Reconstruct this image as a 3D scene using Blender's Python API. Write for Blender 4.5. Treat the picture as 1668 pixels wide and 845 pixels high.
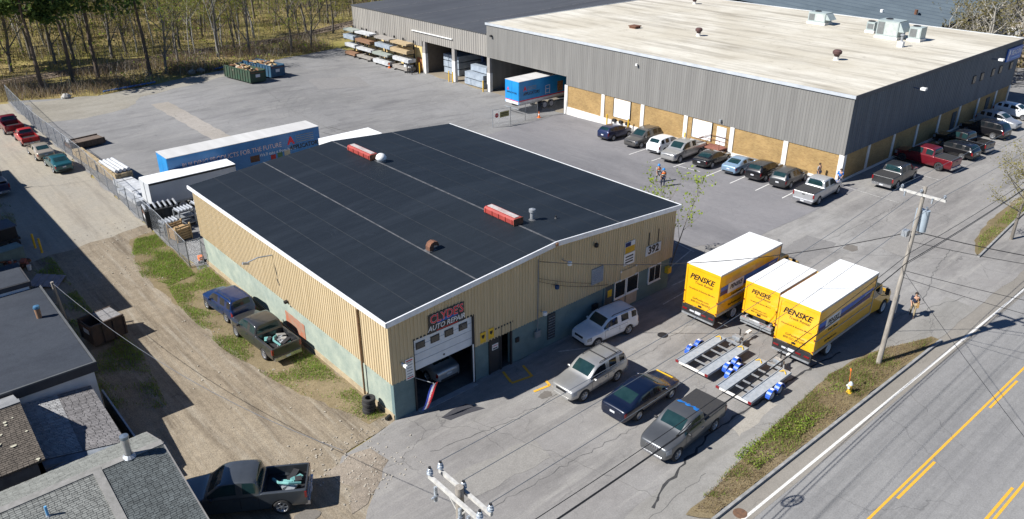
import bpy, bmesh, math, random
import numpy as np
from mathutils import Vector, Matrix
from mathutils.geometry import delaunay_2d_cdt

for _o in list(bpy.data.objects): bpy.data.objects.remove(_o)
scene = bpy.context.scene
COL = scene.collection
PI = math.pi

# ------------------------------------------------------------------ camera
CAM_YAW, CAM_PITCH, CAM_F = -0.72006, 0.45605, 1283.95
CAM_LOC = (-17.681, -29.602, 26.202)
cam = bpy.data.cameras.new('camera'); cam_o = bpy.data.objects.new('camera', cam); COL.objects.link(cam_o)
cam.sensor_width = 36; cam.lens = 36 * CAM_F / 1668; cam.clip_start = 0.5; cam.clip_end = 3000
cam_o.location = CAM_LOC
cam_o.rotation_euler = (Matrix.Rotation(CAM_YAW,3,'Z') @ Matrix.Rotation(PI/2-CAM_PITCH,3,'X') @ Matrix.Rotation(-0.00227,3,'Z')).to_euler()
scene.camera = cam_o

# ------------------------------------------------------------------ sky, sun, exposure
SUN_EL = math.radians(43.0)
SUN_DIR = Vector((-0.937 * math.cos(SUN_EL), 0.349 * math.cos(SUN_EL), math.sin(SUN_EL))).normalized()   # towards the sun
world = bpy.data.worlds.new('World'); scene.world = world; world.use_nodes = True
wn = world.node_tree.nodes; wl = world.node_tree.links
sky = wn.new('ShaderNodeTexSky'); sky.sky_type = 'NISHITA'; sky.sun_disc = False
sky.sun_elevation = SUN_EL; sky.sun_rotation = math.atan2(SUN_DIR.x, SUN_DIR.y)
bg = wn['Background']; bg.inputs['Strength'].default_value = 0.06
sky.altitude = 1200; sky.air_density = 1.0; sky.dust_density = 0.0; sky.ozone_density = 10.0
wl.new(sky.outputs['Color'], bg.inputs['Color'])
sun = bpy.data.lights.new('sun', 'SUN'); sun.energy = 5.0; sun.angle = math.radians(0.53); sun.color = (1.0, 0.972, 0.925)
sun_o = bpy.data.objects.new('sun', sun); COL.objects.link(sun_o)
sun_o.rotation_euler = SUN_DIR.to_track_quat('Z', 'Y').to_euler(); sun_o.location = (-40, 20, 60)
scene.view_settings.view_transform = 'Standard'; scene.view_settings.look = 'None'
scene.view_settings.exposure = 0.72; scene.view_settings.gamma = 1
scene.view_settings.use_curve_mapping = False

# ------------------------------------------------------------------ helpers
rnd = random.Random(7)
def sm01(t): return min(max(t, 0.0), 1.0)
def zg(x, y): return -0.97 * sm01((y - 2.5) / 33.6) * sm01((x - 26) / 22)     # the yard falls towards the loading docks

class MB:
    def __init__(s): s.v = []; s.f = []; s.m = []
    def add(s, vs, fs, mi=0):
        n = len(s.v); s.v += [tuple(v) for v in vs]; s.f += [tuple(i + n for i in f) for f in fs]; s.m += [mi] * len(fs); return s
    def box(s, x0, x1, y0, y1, z0, z1, mi=0):
        return s.add([(x0,y0,z0),(x1,y0,z0),(x1,y1,z0),(x0,y1,z0),(x0,y0,z1),(x1,y0,z1),(x1,y1,z1),(x0,y1,z1)],
              [(3,2,1,0),(4,5,6,7),(0,1,5,4),(1,2,6,5),(2,3,7,6),(3,0,4,7)], mi)
    def obox(s, c, sx, sy, sz, rz=0, ry=0, mi=0, rx=0):
        R = Matrix.Rotation(rz,3,'Z') @ Matrix.Rotation(ry,3,'Y') @ Matrix.Rotation(rx,3,'X'); c = Vector(c)
        vs = [c + R @ Vector((a*sx/2,b*sy/2,d*sz/2)) for a,b,d in ((-1,-1,-1),(1,-1,-1),(1,1,-1),(-1,1,-1),(-1,-1,1),(1,-1,1),(1,1,1),(-1,1,1))]
        return s.add(vs, [(3,2,1,0),(4,5,6,7),(0,1,5,4),(1,2,6,5),(2,3,7,6),(3,0,4,7)], mi)
    def cyl(s, p, q, r0, r1=None, n=8, mi=0, caps=True):
        r1 = r0 if r1 is None else r1; p = Vector(p); q = Vector(q); d = (q-p)
        if d.length < 1e-6: return s
        d.normalize(); a = d.orthogonal().normalized(); b = d.cross(a)
        vs = [p + (a*math.cos(t)+b*math.sin(t))*r0 for t in [2*PI*i/n for i in range(n)]] + [q + (a*math.cos(t)+b*math.sin(t))*r1 for t in [2*PI*i/n for i in range(n)]]
        fs = [(i,(i+1)%n,n+(i+1)%n,n+i) for i in range(n)]
        if caps: fs += [tuple(range(n-1,-1,-1)), tuple(range(n,2*n))]
        return s.add(vs, fs, mi)
    def tube(s, pts, r, n=5, mi=0):
        pts = [Vector(p) for p in pts]; rs = r if isinstance(r,(list,tuple)) else [r]*len(pts); vs = []; fs = []
        a = None
        for i,p in enumerate(pts):
            d = (pts[min(i+1,len(pts)-1)]-pts[max(i-1,0)])
            if d.length < 1e-9: d = Vector((0,0,1))
            d.normalize()
            a = d.orthogonal().normalized() if a is None else (a - d*a.dot(d)).normalized()
            b = d.cross(a)
            vs += [p+(a*math.cos(2*PI*k/n)+b*math.sin(2*PI*k/n))*rs[i] for k in range(n)]
        for i in range(len(pts)-1):
            for k in range(n): fs.append((i*n+k,i*n+(k+1)%n,(i+1)*n+(k+1)%n,(i+1)*n+k))
        fs += [tuple(range(n-1,-1,-1)), tuple(range((len(pts)-1)*n,len(pts)*n))]
        return s.add(vs, fs, mi)
    def lathe(s, prof, c=(0,0,0), axis='Z', n=12, mi=0):
        vs = []; fs = []; m = len(prof); c = Vector(c)
        for i in range(n):
            t = 2*PI*i/n
            for r,h in prof:
                if axis == 'Z': v = (r*math.cos(t), r*math.sin(t), h)
                elif axis == 'Y': v = (r*math.cos(t), h, -r*math.sin(t))
                else: v = (h, r*math.cos(t), r*math.sin(t))
                vs.append(c+Vector(v))
        for i in range(n):
            for j in range(m-1):
                fs.append((i*m+j, ((i+1)%n)*m+j, ((i+1)%n)*m+j+1, i*m+j+1))
        return s.add(vs, fs, mi)
    def prism(s, poly, fn, d0, d1, mi=0):
        n = len(poly); vs = [fn(a,b,d0) for a,b in poly]+[fn(a,b,d1) for a,b in poly]
        return s.add(vs, [tuple(range(n-1,-1,-1)), tuple(range(n,2*n))]+[(i,(i+1)%n,n+(i+1)%n,n+i) for i in range(n)], mi)
    def quad(s, a, b, c, d, mi=0): return s.add([a,b,c,d],[(0,1,2,3)],mi)
    def build(s, name, mats, parent=None, smooth=None, fix=True):
        me = bpy.data.meshes.new(name); me.from_pydata(s.v, [], s.f)
        if not isinstance(mats,(list,tuple)): mats = [mats]
        for m in mats: me.materials.append(m)
        if len(mats) > 1: me.polygons.foreach_set('material_index', s.m)
        if fix:
            bm = bmesh.new(); bm.from_mesh(me); bmesh.ops.recalc_face_normals(bm, faces=bm.faces); bm.to_mesh(me); bm.free()
        if smooth is not None:
            me.shade_smooth(); me.set_sharp_from_angle(angle=math.radians(smooth))
        me.update()
        return link(name, me, parent)

def link(name, data, parent=None):
    o = bpy.data.objects.new(name, data); COL.objects.link(o); o.parent = parent; return o
def tag(o, label=None, cat=None, group=None, kind=None):
    if label: o['label'] = label
    if cat: o['category'] = cat
    if group: o['group'] = group
    if kind: o['kind'] = kind
    return o
def thing(name, label, cat, loc=(0,0,0), rz=0, group=None):
    o = bpy.data.objects.new(name, None); COL.objects.link(o); o.location = loc; o.rotation_euler = (0,0,rz); o.empty_display_size = .3
    return tag(o, label, cat, group)
def struct(o): o['kind'] = 'structure'; return o
def copy_tree(o, parent=None):
    c = o.copy(); COL.objects.link(c); c.parent = parent
    for ch in list(o.children): copy_tree(ch, c)
    return c
def seat(o, x, y, rz, dz=0):
    """stand a thing on the sloping yard"""
    e = .5; n = Vector((-(zg(x+e,y)-zg(x-e,y))/(2*e), -(zg(x,y+e)-zg(x,y-e))/(2*e), 1)).normalized()
    h = Vector((math.cos(rz), math.sin(rz), 0)); h = (h-n*h.dot(n)).normalized(); w = n.cross(h)
    m = Matrix((h,w,n)).transposed().to_4x4(); m.translation = (x,y,zg(x,y)+dz+.012)
    o.matrix_world = m; return o

# ------------------------------------------------------------------ materials
MATS = {}
def lin(c):
    if isinstance(c,str):
        c = c.lstrip('#'); c = [int(c[i:i+2],16)/255 for i in (0,2,4)]
        c = [x/12.92 if x <= .04045 else ((x+.055)/1.055)**2.4 for x in c]
    return (c[0],c[1],c[2],1)
def node_mat(name):
    m = bpy.data.materials.new(name); m.use_nodes = True; return m, m.node_tree.nodes, m.node_tree.links, m.node_tree.nodes['Principled BSDF']
def pm(name, c1, c2=None, scale=2.0, rough=.8, metal=0, spec=.4, bump=0, bscale=30, coat=0, stretch=(1,1,1), lo=.35, hi=.65, detail=6, emit=None, fine=.0):
    if name in MATS: return MATS[name]
    m, N, L, b = node_mat(name)
    c1 = lin(c1); c2 = lin(c2) if c2 is not None else tuple(min(1,x*.8) for x in c1[:3])+(1,)
    b.inputs['Roughness'].default_value = rough; b.inputs['Metallic'].default_value = metal
    b.inputs['Specular IOR Level'].default_value = spec; b.inputs['Coat Weight'].default_value = coat; b.inputs['Coat Roughness'].default_value = .06
    tc = N.new('ShaderNodeTexCoord'); mp = N.new('ShaderNodeMapping'); mp.inputs['Scale'].default_value = stretch; L.new(tc.outputs['Object'], mp.inputs[0])
    n = N.new('ShaderNodeTexNoise'); n.inputs['Scale'].default_value = scale; n.inputs['Detail'].default_value = detail; n.inputs['Roughness'].default_value = .62; L.new(mp.outputs[0], n.inputs['Vector'])
    r = N.new('ShaderNodeValToRGB'); r.color_ramp.elements[0].position = lo; r.color_ramp.elements[1].position = hi
    r.color_ramp.elements[0].color = c2; r.color_ramp.elements[1].color = c1; L.new(n.outputs['Fac'], r.inputs[0])
    out = r.outputs[0]
    if fine:
        n2 = N.new('ShaderNodeTexNoise'); n2.inputs['Scale'].default_value = 25; n2.inputs['Detail'].default_value = 3; L.new(tc.outputs['Object'], n2.inputs['Vector'])
        mr = N.new('ShaderNodeMapRange'); mr.inputs[1].default_value = .3; mr.inputs[2].default_value = .7; mr.inputs[3].default_value = 1-fine; mr.inputs[4].default_value = 1+fine; L.new(n2.outputs['Fac'], mr.inputs[0])
        mx = N.new('ShaderNodeVectorMath'); mx.operation = 'SCALE'; L.new(out, mx.inputs[0]); L.new(mr.outputs[0], mx.inputs['Scale']); out = mx.outputs[0]
    L.new(out, b.inputs['Base Color'])
    if bump:
        n3 = N.new('ShaderNodeTexNoise'); n3.inputs['Scale'].default_value = bscale; n3.inputs['Detail'].default_value = 4; L.new(tc.outputs['Object'], n3.inputs['Vector'])
        bp = N.new('ShaderNodeBump'); bp.inputs['Strength'].default_value = bump; bp.inputs['Distance'].default_value = .02; L.new(n3.outputs['Fac'], bp.inputs['Height']); L.new(bp.outputs[0], b.inputs['Normal'])
    if emit:
        b.inputs['Emission Color'].default_value = lin(emit[0]); b.inputs['Emission Strength'].default_value = emit[1]
    MATS[name] = m; return m

def ground_mat(name, base, blotch, stain, crack=.0, grain=.18, streak=None, sscale=.3, big=.06, crack_scale=.28, rough=.9, bump=.3, mid=.45, st2=None, sc2=1.0, w2=.6, c2=None):
    """asphalt, dirt, concrete: large blotches, mid mottling, streaks of wear, oil stains, fine grain, cracks"""
    m, N, L, b = node_mat(name); b.inputs['Roughness'].default_value = rough; b.inputs['Specular IOR Level'].default_value = .25
    tc = N.new('ShaderNodeTexCoord'); P = tc.outputs['Object']
    def noise(sc, det=5, rg=.6, st=None, dist=0):
        v = P
        if st:
            mp = N.new('ShaderNodeMapping'); mp.inputs['Scale'].default_value = st; L.new(P, mp.inputs[0]); v = mp.outputs[0]
        n = N.new('ShaderNodeTexNoise'); n.inputs['Scale'].default_value = sc; n.inputs['Detail'].default_value = det; n.inputs['Roughness'].default_value = rg; n.inputs['Distortion'].default_value = dist
        L.new(v, n.inputs['Vector']); return n.outputs['Fac']
    def mrange(f, a, b_, c, d):
        r = N.new('ShaderNodeMapRange'); L.new(f, r.inputs[0])
        for i,x in enumerate((a,b_,c,d)): r.inputs[i+1].default_value = x
        return r.outputs[0]
    def mix(f, A, B):
        x = N.new('ShaderNodeMix'); x.data_type = 'RGBA'; L.new(f, x.inputs[0])
        for s,i in ((A,6),(B,7)):
            if isinstance(s,tuple): x.inputs[i].default_value = s
            else: L.new(s, x.inputs[i])
        return x.outputs[2]
    c = mix(mrange(noise(big,4),.38,.62,0,1), lin(base), lin(blotch))
    c = mix(mrange(noise(mid,8,.7,dist=.6),.5,.75,0,.7), c, lin(blotch))
    if streak: c = mix(mrange(noise(sscale,7,.68,st=streak,dist=.25),.48,.72,0,.75), c, lin(stain))
    if st2: c = mix(mrange(noise(sc2,8,.72,st=st2,dist=.35),.5,.68,0,w2), c, lin(c2 or stain))
    c = mix(mrange(noise(.8,6,.65,dist=1.0),.62,.74,0,.6), c, lin(stain))
    c = mix(mrange(noise(.27,7,.7,dist=1.5),.6,.68,0,.4), c, lin(blotch))
    g = mrange(noise(14,3,.7),.3,.7,1-grain,1+grain)
    g2 = mrange(noise(2.2,6,.7),.3,.7,1-grain*.6,1+grain*.6)
    mu = N.new('ShaderNodeMath'); mu.operation = 'MULTIPLY'; L.new(g,mu.inputs[0]); L.new(g2,mu.inputs[1])
    vs = N.new('ShaderNodeVectorMath'); vs.operation = 'SCALE'; L.new(c,vs.inputs[0]); L.new(mu.outputs[0],vs.inputs['Scale']); c = vs.outputs[0]
    if crack:
        v = N.new('ShaderNodeTexVoronoi'); v.feature = 'DISTANCE_TO_EDGE'; v.inputs['Scale'].default_value = crack_scale
        ad = N.new('ShaderNodeVectorMath'); ad.operation = 'ADD'; n = N.new('ShaderNodeTexNoise'); n.inputs['Scale'].default_value = 1.1; n.inputs['Detail'].default_value = 6; L.new(P,n.inputs['Vector'])
        L.new(P,ad.inputs[0]); L.new(n.outputs['Color'],ad.inputs[1]); L.new(ad.outputs[0],v.inputs['Vector'])
        k = mrange(v.outputs['Distance'],0,.0065*crack_scale/.28+.002,crack,0)
        k2 = mrange(noise(.13,3),.45,.6,0,1); mm = N.new('ShaderNodeMath'); mm.operation = 'MULTIPLY'; L.new(k,mm.inputs[0]); L.new(k2,mm.inputs[1])
        c = mix(mm.outputs[0], c, (.025,.025,.027,1))
    L.new(c, b.inputs['Base Color'])
    bp = N.new('ShaderNodeBump'); bp.inputs['Strength'].default_value = bump; bp.inputs['Distance'].default_value = .03; L.new(noise(9,6,.7),bp.inputs['Height']); L.new(bp.outputs[0],b.inputs['Normal'])
    MATS[name] = m; return m

def paint(name, c, metal=.25, rough=.32): return pm('paint_'+name, c, [x*.86 for x in lin(c)[:3]], scale=1.3, rough=rough, metal=metal, spec=.5, coat=.7)
TYRE = pm('tyre_rubber', (.022,.022,.024), (.035,.034,.033), rough=.85)
RIM = pm('alloy_rim', (.52,.53,.55), (.4,.41,.43), rough=.35, metal=.75)
RIMD = pm('dark_rim', (.06,.06,.065), rough=.5, metal=.4)
GLASS = pm('car_glass', (.008,.024,.027), (.014,.036,.038), rough=.05, spec=.5)
GLASSD = pm('dark_glass', (.008,.01,.012), (.014,.017,.02), rough=.08, spec=.7)
TRIM = pm('black_trim', (.018,.018,.02), (.03,.03,.032), rough=.6)
CHROME = pm('chrome', (.62,.63,.65), (.5,.5,.52), rough=.22, metal=.9)
HEADL = pm('headlight_lens', (.34,.36,.38), (.2,.21,.23), scale=9, rough=.1, spec=.8, coat=.5)
TAILL = pm('taillight_lens', (.24,.008,.01), (.14,.006,.008), rough=.2, spec=.6, coat=.5)
AMBER = pm('amber_lens', (.75,.25,.02), rough=.25)
PLATE = pm('number_plate', (.62,.63,.64), (.45,.47,.5), scale=14, rough=.5)
STEEL = pm('galvanised_steel', (.42,.44,.46), (.3,.32,.34), scale=5, rough=.5, metal=.5)
WHITE = pm('white_paint', (.78,.78,.76), (.66,.66,.64), scale=1.5, rough=.5, fine=.04)
BLACK = pm('black_paint', (.02,.02,.022), rough=.6)
YELLOW = pm('safety_yellow', (.75,.47,.03), (.6,.37,.03), scale=6, rough=.6)
WOOD = pm('sawn_wood', (.5,.36,.19), (.36,.25,.13), scale=3, stretch=(1,6,6), rough=.85)
WOODG = pm('weathered_wood', (.33,.3,.26), (.2,.18,.155), scale=2, stretch=(6,6,.4), rough=.9, fine=.1)
RUST = pm('rusty_steel', (.2,.085,.045), (.09,.05,.035), scale=4, rough=.85, bump=.2)
REDP = pm('red_paint', (.55,.03,.03), (.42,.03,.03), rough=.5)
ORANGE = pm('orange_vest', (.85,.2,.03), (.7,.15,.02), rough=.7)
BLUEP = pm('blue_plastic', (.02,.1,.5), (.02,.08,.4), rough=.35, coat=.3)

def text(name, body, size, frame, mat, parent=None, shear=0, bold=0, align='CENTER', sx=1.0, depth=.004):
    """flat lettering: frame = (origin, right, up); stands a little proud of its face"""
    cu = bpy.data.curves.new(name,'FONT'); cu.body = body; cu.size = size; cu.shear = shear; cu.offset = bold*size; cu.extrude = depth; cu.align_x = align; cu.align_y = 'CENTER'; cu.resolution_u = 2
    t = bpy.data.objects.new(name, cu); COL.objects.link(t)
    dg = bpy.context.evaluated_depsgraph_get(); me = bpy.data.meshes.new_from_object(t.evaluated_get(dg)); bpy.data.objects.remove(t); bpy.data.curves.remove(cu)
    o, r, u = [Vector(a) for a in frame]; r.normalize(); u.normalize(); n = r.cross(u)
    M = Matrix((r,u,n)).transposed().to_4x4(); M.translation = o
    me.transform(M @ Matrix.Diagonal((sx,1,1,1))); me.materials.clear(); me.materials.append(mat)
    return link(name, me, parent)

# ------------------------------------------------------------------ the ground
def sheet(name, poly, lift, mat, step=2.0, wob=0, parent=None, wstep=.5):
    """a sheet draped over the yard; wob = ragged edge"""
    if wob:
        q = []; n = len(poly); ph = rnd.random()*9
        for i in range(n):
            a = Vector(poly[i]); b = Vector(poly[(i+1)%n]); k = max(1,int((b-a).length/wstep)); nn = Vector((-(b-a).y,(b-a).x)).normalized()
            for j in range(k):
                t = j/k; w = 0 if j == 0 else wob*(rnd.uniform(-1,1)*.45+math.sin((a.x+a.y+t*k)*.9+ph)*.5)
                p = a.lerp(b,t)+nn*w; q.append((p.x,p.y))
        poly = q
    cv, _, cf = delaunay_2d_cdt([Vector(p) for p in poly], [], [list(range(len(poly)))], 1, 1e-5)[:3]
    bm = bmesh.new(); vs = [bm.verts.new((v.x,v.y,0)) for v in cv]
    for f in cf: bm.faces.new([vs[i] for i in f])
    xs = [p[0] for p in poly]; ys = [p[1] for p in poly]
    if max(xs) > 26 and max(ys) > 2.5:
        for ax,lo,hi in ((0,max(26,min(xs)),min(48.2,max(xs))),(1,max(2.5,min(ys)),min(36.2,max(ys)))):
            c = lo if ax == 0 else lo
            while c < hi+.01:
                co = (c,0,0) if ax == 0 else (0,c,0); no = (1,0,0) if ax == 0 else (0,1,0)
                bmesh.ops.bisect_plane(bm, geom=bm.verts[:]+bm.edges[:]+bm.faces[:], plane_co=co, plane_no=no, dist=1e-5); c += step
    for v in bm.verts: v.co.z = zg(v.co.x,v.co.y)+lift
    bmesh.ops.recalc_face_normals(bm, faces=bm.faces)
    if bm.faces and sum(f.normal.z for f in bm.faces) < 0: bmesh.ops.reverse_faces(bm, faces=bm.faces)
    me = bpy.data.meshes.new(name); bm.to_mesh(me); bm.free(); me.materials.append(mat)
    return link(name, me, parent)

G_EARTH = ground_mat('forest_earth','#948257','#7f783f','#65553a',grain=.3,big=.05,mid=.25,bump=.6)
G_YARD = ground_mat('yard_asphalt','#848382','#757473','#605f60',st2=(.4,.9,1),sc2=.5,w2=.45,c2='#918f8b',crack=.3,streak=(.25,1.0,1),sscale=.5,grain=.12,big=.05)
G_SIDE = ground_mat('side_asphalt','#7d7b7c','#706f71','#5e5d60',st2=(1.4,.1,1),sc2=.9,w2=.4,c2='#868485',crack=.25,streak=(.5,.16,1),sscale=.5,grain=.1)
G_FRONT = ground_mat('front_asphalt','#8f8d8a','#7f7c79','#63615f',st2=(.12,1.3,1),sc2=1.1,w2=.5,c2='#9a9791',crack=.5,streak=(.3,1.0,1),sscale=.45,grain=.14,crack_scale=.2)
G_STRIP = ground_mat('strip_asphalt','#8e8c88','#807d78','#6f6d68',crack=.5,streak=(.2,1.2,1),sscale=.5,grain=.13)
G_ROAD = ground_mat('road_asphalt','#888785','#7d7c7b','#636363',crack=.35,streak=(.045,1.5,1),sscale=.7,grain=.15,crack_scale=.12,mid=.2)
G_SHOULD = ground_mat('shoulder_asphalt','#8b867e','#7f7a72','#716d67',crack=.3,streak=(.05,1.2,1),sscale=.6,grain=.12)
G_DIRT = ground_mat('packed_dirt','#7b7060','#8b806f','#443a30',streak=(1.3,.11,1),sscale=.9,grain=.28,big=.09,mid=.7,bump=1.0,st2=(2.2,.14,1),sc2=1.1,w2=.65,c2='#968f82')
G_DRIVE = ground_mat('worn_drive','#8e897f','#968e80','#716a61',streak=(1.2,.1,1),sscale=.8,st2=(1.8,.12,1),sc2=.8,w2=.5,c2='#a09888',grain=.16,crack=.3,crack_scale=.15)
G_PATCH = ground_mat('shadow_oil_dark','#46464a','#3d3d42','#353538',grain=.1)  # dark tone of the painted shadow sheet and the smallest oil stains
G_SOIL = ground_mat('strip_soil','#7d7058','#6c6045','#544932',grain=.3,mid=.9,bump=.6)
G_CONC = ground_mat('concrete_patch','#97918a','#8a847b','#77726a',grain=.2,crack=.4,crack_scale=.5,mid=1.2)
G_SLAB = ground_mat('dock_slab','#8c8272','#7d7466','#6a6257',grain=.1)

def road_y(x): return -15.62-.012*(x-16)          # the kerb line
# one ground sheet that reaches the horizon, draped like the yard
bm = bmesh.new(); xs = [-700,-300,-120,-60,-20]+[26+2*i for i in range(12)]+[70,100,160,300,700,1200]; ys = [-500,-120,-40,0]+[2.5+2.1*i for i in range(17)]+[60,90,140,220,400,1200]
gv = [[bm.verts.new((x,y,zg(x,y)-.05)) for x in xs] for y in ys]
for j in range(len(ys)-1):
    for i in range(len(xs)-1): bm.faces.new((gv[j][i],gv[j][i+1],gv[j+1][i+1],gv[j+1][i]))
me = bpy.data.meshes.new('ground'); bm.to_mesh(me); bm.free(); me.materials.append(G_EARTH); struct(link('ground',me))
BRUSH = [(-.6,88),(9,83.4),(15,84.2),(27.8,87.3),(39.2,91.3),(51.2,94.8)]
struct(sheet('yard_pavement',[(-.9,24.6),(23.4,24.6),(23.4,30),(51.3,30),(51.3,94.8)]+BRUSH[::-1],.0,G_YARD,wob=.25,wstep=1.2))
struct(sheet('dirt_drive',[(-14,-6),(-4.3,-5.6),(-3.1,-3.4),(-4.2,-1.6),(-3.4,-.5),(.3,.05),(.3,26),(-.8,26),(-.8,36),(-14,34)],-.012,G_DIRT,wob=.25))
struct(sheet('gravel_drive',[(-14,33.6),(-.8,35.6),(-.4,87),(-14,87)],-.008,G_DRIVE,wob=.3))
struct(sheet('front_pavement',[(-5,-15.2),(-5.8,-6),(-4.6,-4.6),(-3.2,-3.3),(-4.3,-1.4),(-3.6,-.6),(0.02,.05),(22.9,.1),(23.2,3.2),(31,3.0),(34,1.6),(51.25,1.4),(51.3,2.4),(140,2.4),(140,-16.8),(30,-15.5)],.004,G_FRONT,wob=.12,wstep=.8))
struct(sheet('side_pavement',[(22.9,.2),(29.4,2.9),(30.2,2.6),(33,.7),(35.9,.6),(43,.4),(51.2,.55),(51.25,39.5),(44,38.6),(36,37),(23,37),(22.9,25)],.016,G_SIDE,wob=.06,wstep=1))
struct(sheet('broken_pavement',[(-4.9,-1.2),(-3.3,-.75),(-2.2,-1.0),(-2.0,-2.4),(-3.0,-3.3),(-4.4,-4.3),(-5.3,-4.4),(-4.3,-2.9)],.009,ground_mat('broken_asphalt','#9b9184','#7a7064','#5c5348',grain=.3,crack=.9,crack_scale=1.6,mid=1.4,bump=.7),wob=.2))
struct(sheet('pavement_strip',[(2,-14.2),(2.4,-12.9),(6.9,-12.5),(12,-11.7),(15.5,-11.85),(21,-12.0),(27,-12.6),(31,-13.2),(36,-13.6),(36,-15.6),(2,-15.6)],.009,G_STRIP,wob=.08,wstep=.6))
struct(sheet('road',[(-80,road_y(-80)-.9),(220,road_y(220)-.9),(220,-34),(-80,-34)],-.01,G_ROAD))
struct(sheet('road_shoulder',[(-80,road_y(-80)+.4),(220,road_y(220)+.4),(220,road_y(220)-1.1),(-80,road_y(-80)-1.1)],-.004,G_SHOULD))
struct(sheet('far_pavement',[(51.3,-14),(160,-14),(160,40),(92.4,40),(92.4,2.4),(51.3,2.4)],-.004,G_YARD))
struct(sheet('light_asphalt_strip',[(12.7,74.2),(14.9,74.2),(14.6,40),(12.6,40)],.006,G_CONC,wob=.12))
struct(sheet('worn_yard_edge',[(.2,74),(4.5,73),(10,74.5),(13,79),(27,83),(27.5,86.9),(15,83.9),(9,83.2),(1,86)],.006,ground_mat('worn_edge','#8f8b82','#858075','#716c62',grain=.2,mid=.6,streak=(.3,1,1)),wob=.5,wstep=1))
# tar along the edge of the strip, seams and cracks that show as single lines
CRK = pm('crack_fill', (.1,.098,.095),(.17,.167,.162),scale=3,rough=.9)
TAR = pm('tar', (.028,.028,.03),(.05,.05,.05),rough=.8)
def crack_line(name, pts, w, lift=.021, mat=TAR, jit=.12, step=.35):
    mb = MB(); P = []
    for a,b in zip(pts[:-1],pts[1:]):
        a = Vector(a); b = Vector(b); k = max(1,int((b-a).length/step))
        for j in range(k): P.append(a.lerp(b,j/k)+Vector((rnd.uniform(-jit,jit),rnd.uniform(-jit,jit))))
    P.append(Vector(pts[-1])); L_ = []; R_ = []
    for i,p in enumerate(P):
        d = (P[min(i+1,len(P)-1)]-P[max(i-1,0)]).normalized(); n = Vector((-d.y,d.x)); ww = w*rnd.uniform(.4,1.2)/2
        for S,s in ((L_,1),(R_,-1)): q = p+n*s*ww; S.append((q.x,q.y,zg(q.x,q.y)+lift))
    n = len(P); mb.add(L_+R_,[(i,i+1,n+i+1,n+i) for i in range(n-1)])
    return struct(mb.build(name,mat,fix=False))
crack_line('tar_edge',[(5.2,-13.2),(6.9,-12.6),(12,-11.7),(15.5,-11.87),(21,-12.0),(24,-12.3)],.14)
for pts,w in (([( 0,-3.3),(5,-4.2),(9,-4.0),(15,-4.6),(22,-4.1)],.035),([(-1,-8.2),(6,-8.6),(13,-9.0),(20,-8.8)],.03),([(3,-2.5),(5,-9),(6,-13)],.03),
              ([(29,-12.5),(34,-12.9),(39,-11.5),(44,-10.6)],.07),([(23,-1),(30,-3),(42,-3.6),(60,-3.9)],.035),([(30,2),(36,-4),(42,-11)],.03),
              ([(52,45),(44,52),(36,60),(30,72)],.05),([(50,54),(38,52),(24,50)],.05),([(18,30),(24,44),(25,62),(28,76)],.04),([(-6,52),(-3.8,50.5),(-1,50)],.05),
              ([(-2,-12.3),(4,-13.6),(9,-13.4)],.03),([(20,-21.5),(23,-17)],.025),([(30,-15.2),(33.5,-13.4),(37,-14.5)],.05)):
    crack_line('pavement_crack',pts,w*.7,lift=.021,mat=CRK)
struct(sheet('painted_shadow',[(2.0,-1.39),(2.9,-1.22),(3.75,-1.32),(4.29,-2.32),(3.2,-2.02),(2.23,-1.89)],.014,G_PATCH))  # cast shadow painted as a dark sheet, its caster is not modelled
for x,y,r in ((9.2,-4.4,.5),(7.6,-3.6,.42),(-7.0,-3.2,.6),(31,-2.0,.9),(38.6,-5.4,.7),(17.5,-3.9,.28),(13.2,-4.3,.25)):
    a = [(x+r*math.cos(t)*rnd.uniform(.8,1.3),y+r*.7*math.sin(t)*rnd.uniform(.8,1.2)) for t in [i*PI/8 for i in range(16)]]
    struct(sheet('oil_stain',a,.013,G_PATCH if r<.3 else ground_mat('oil_stain','#6f6a64','#66625d','#5a5652',grain=.15) if 'oil_stain' not in MATS else MATS['oil_stain']))
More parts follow.
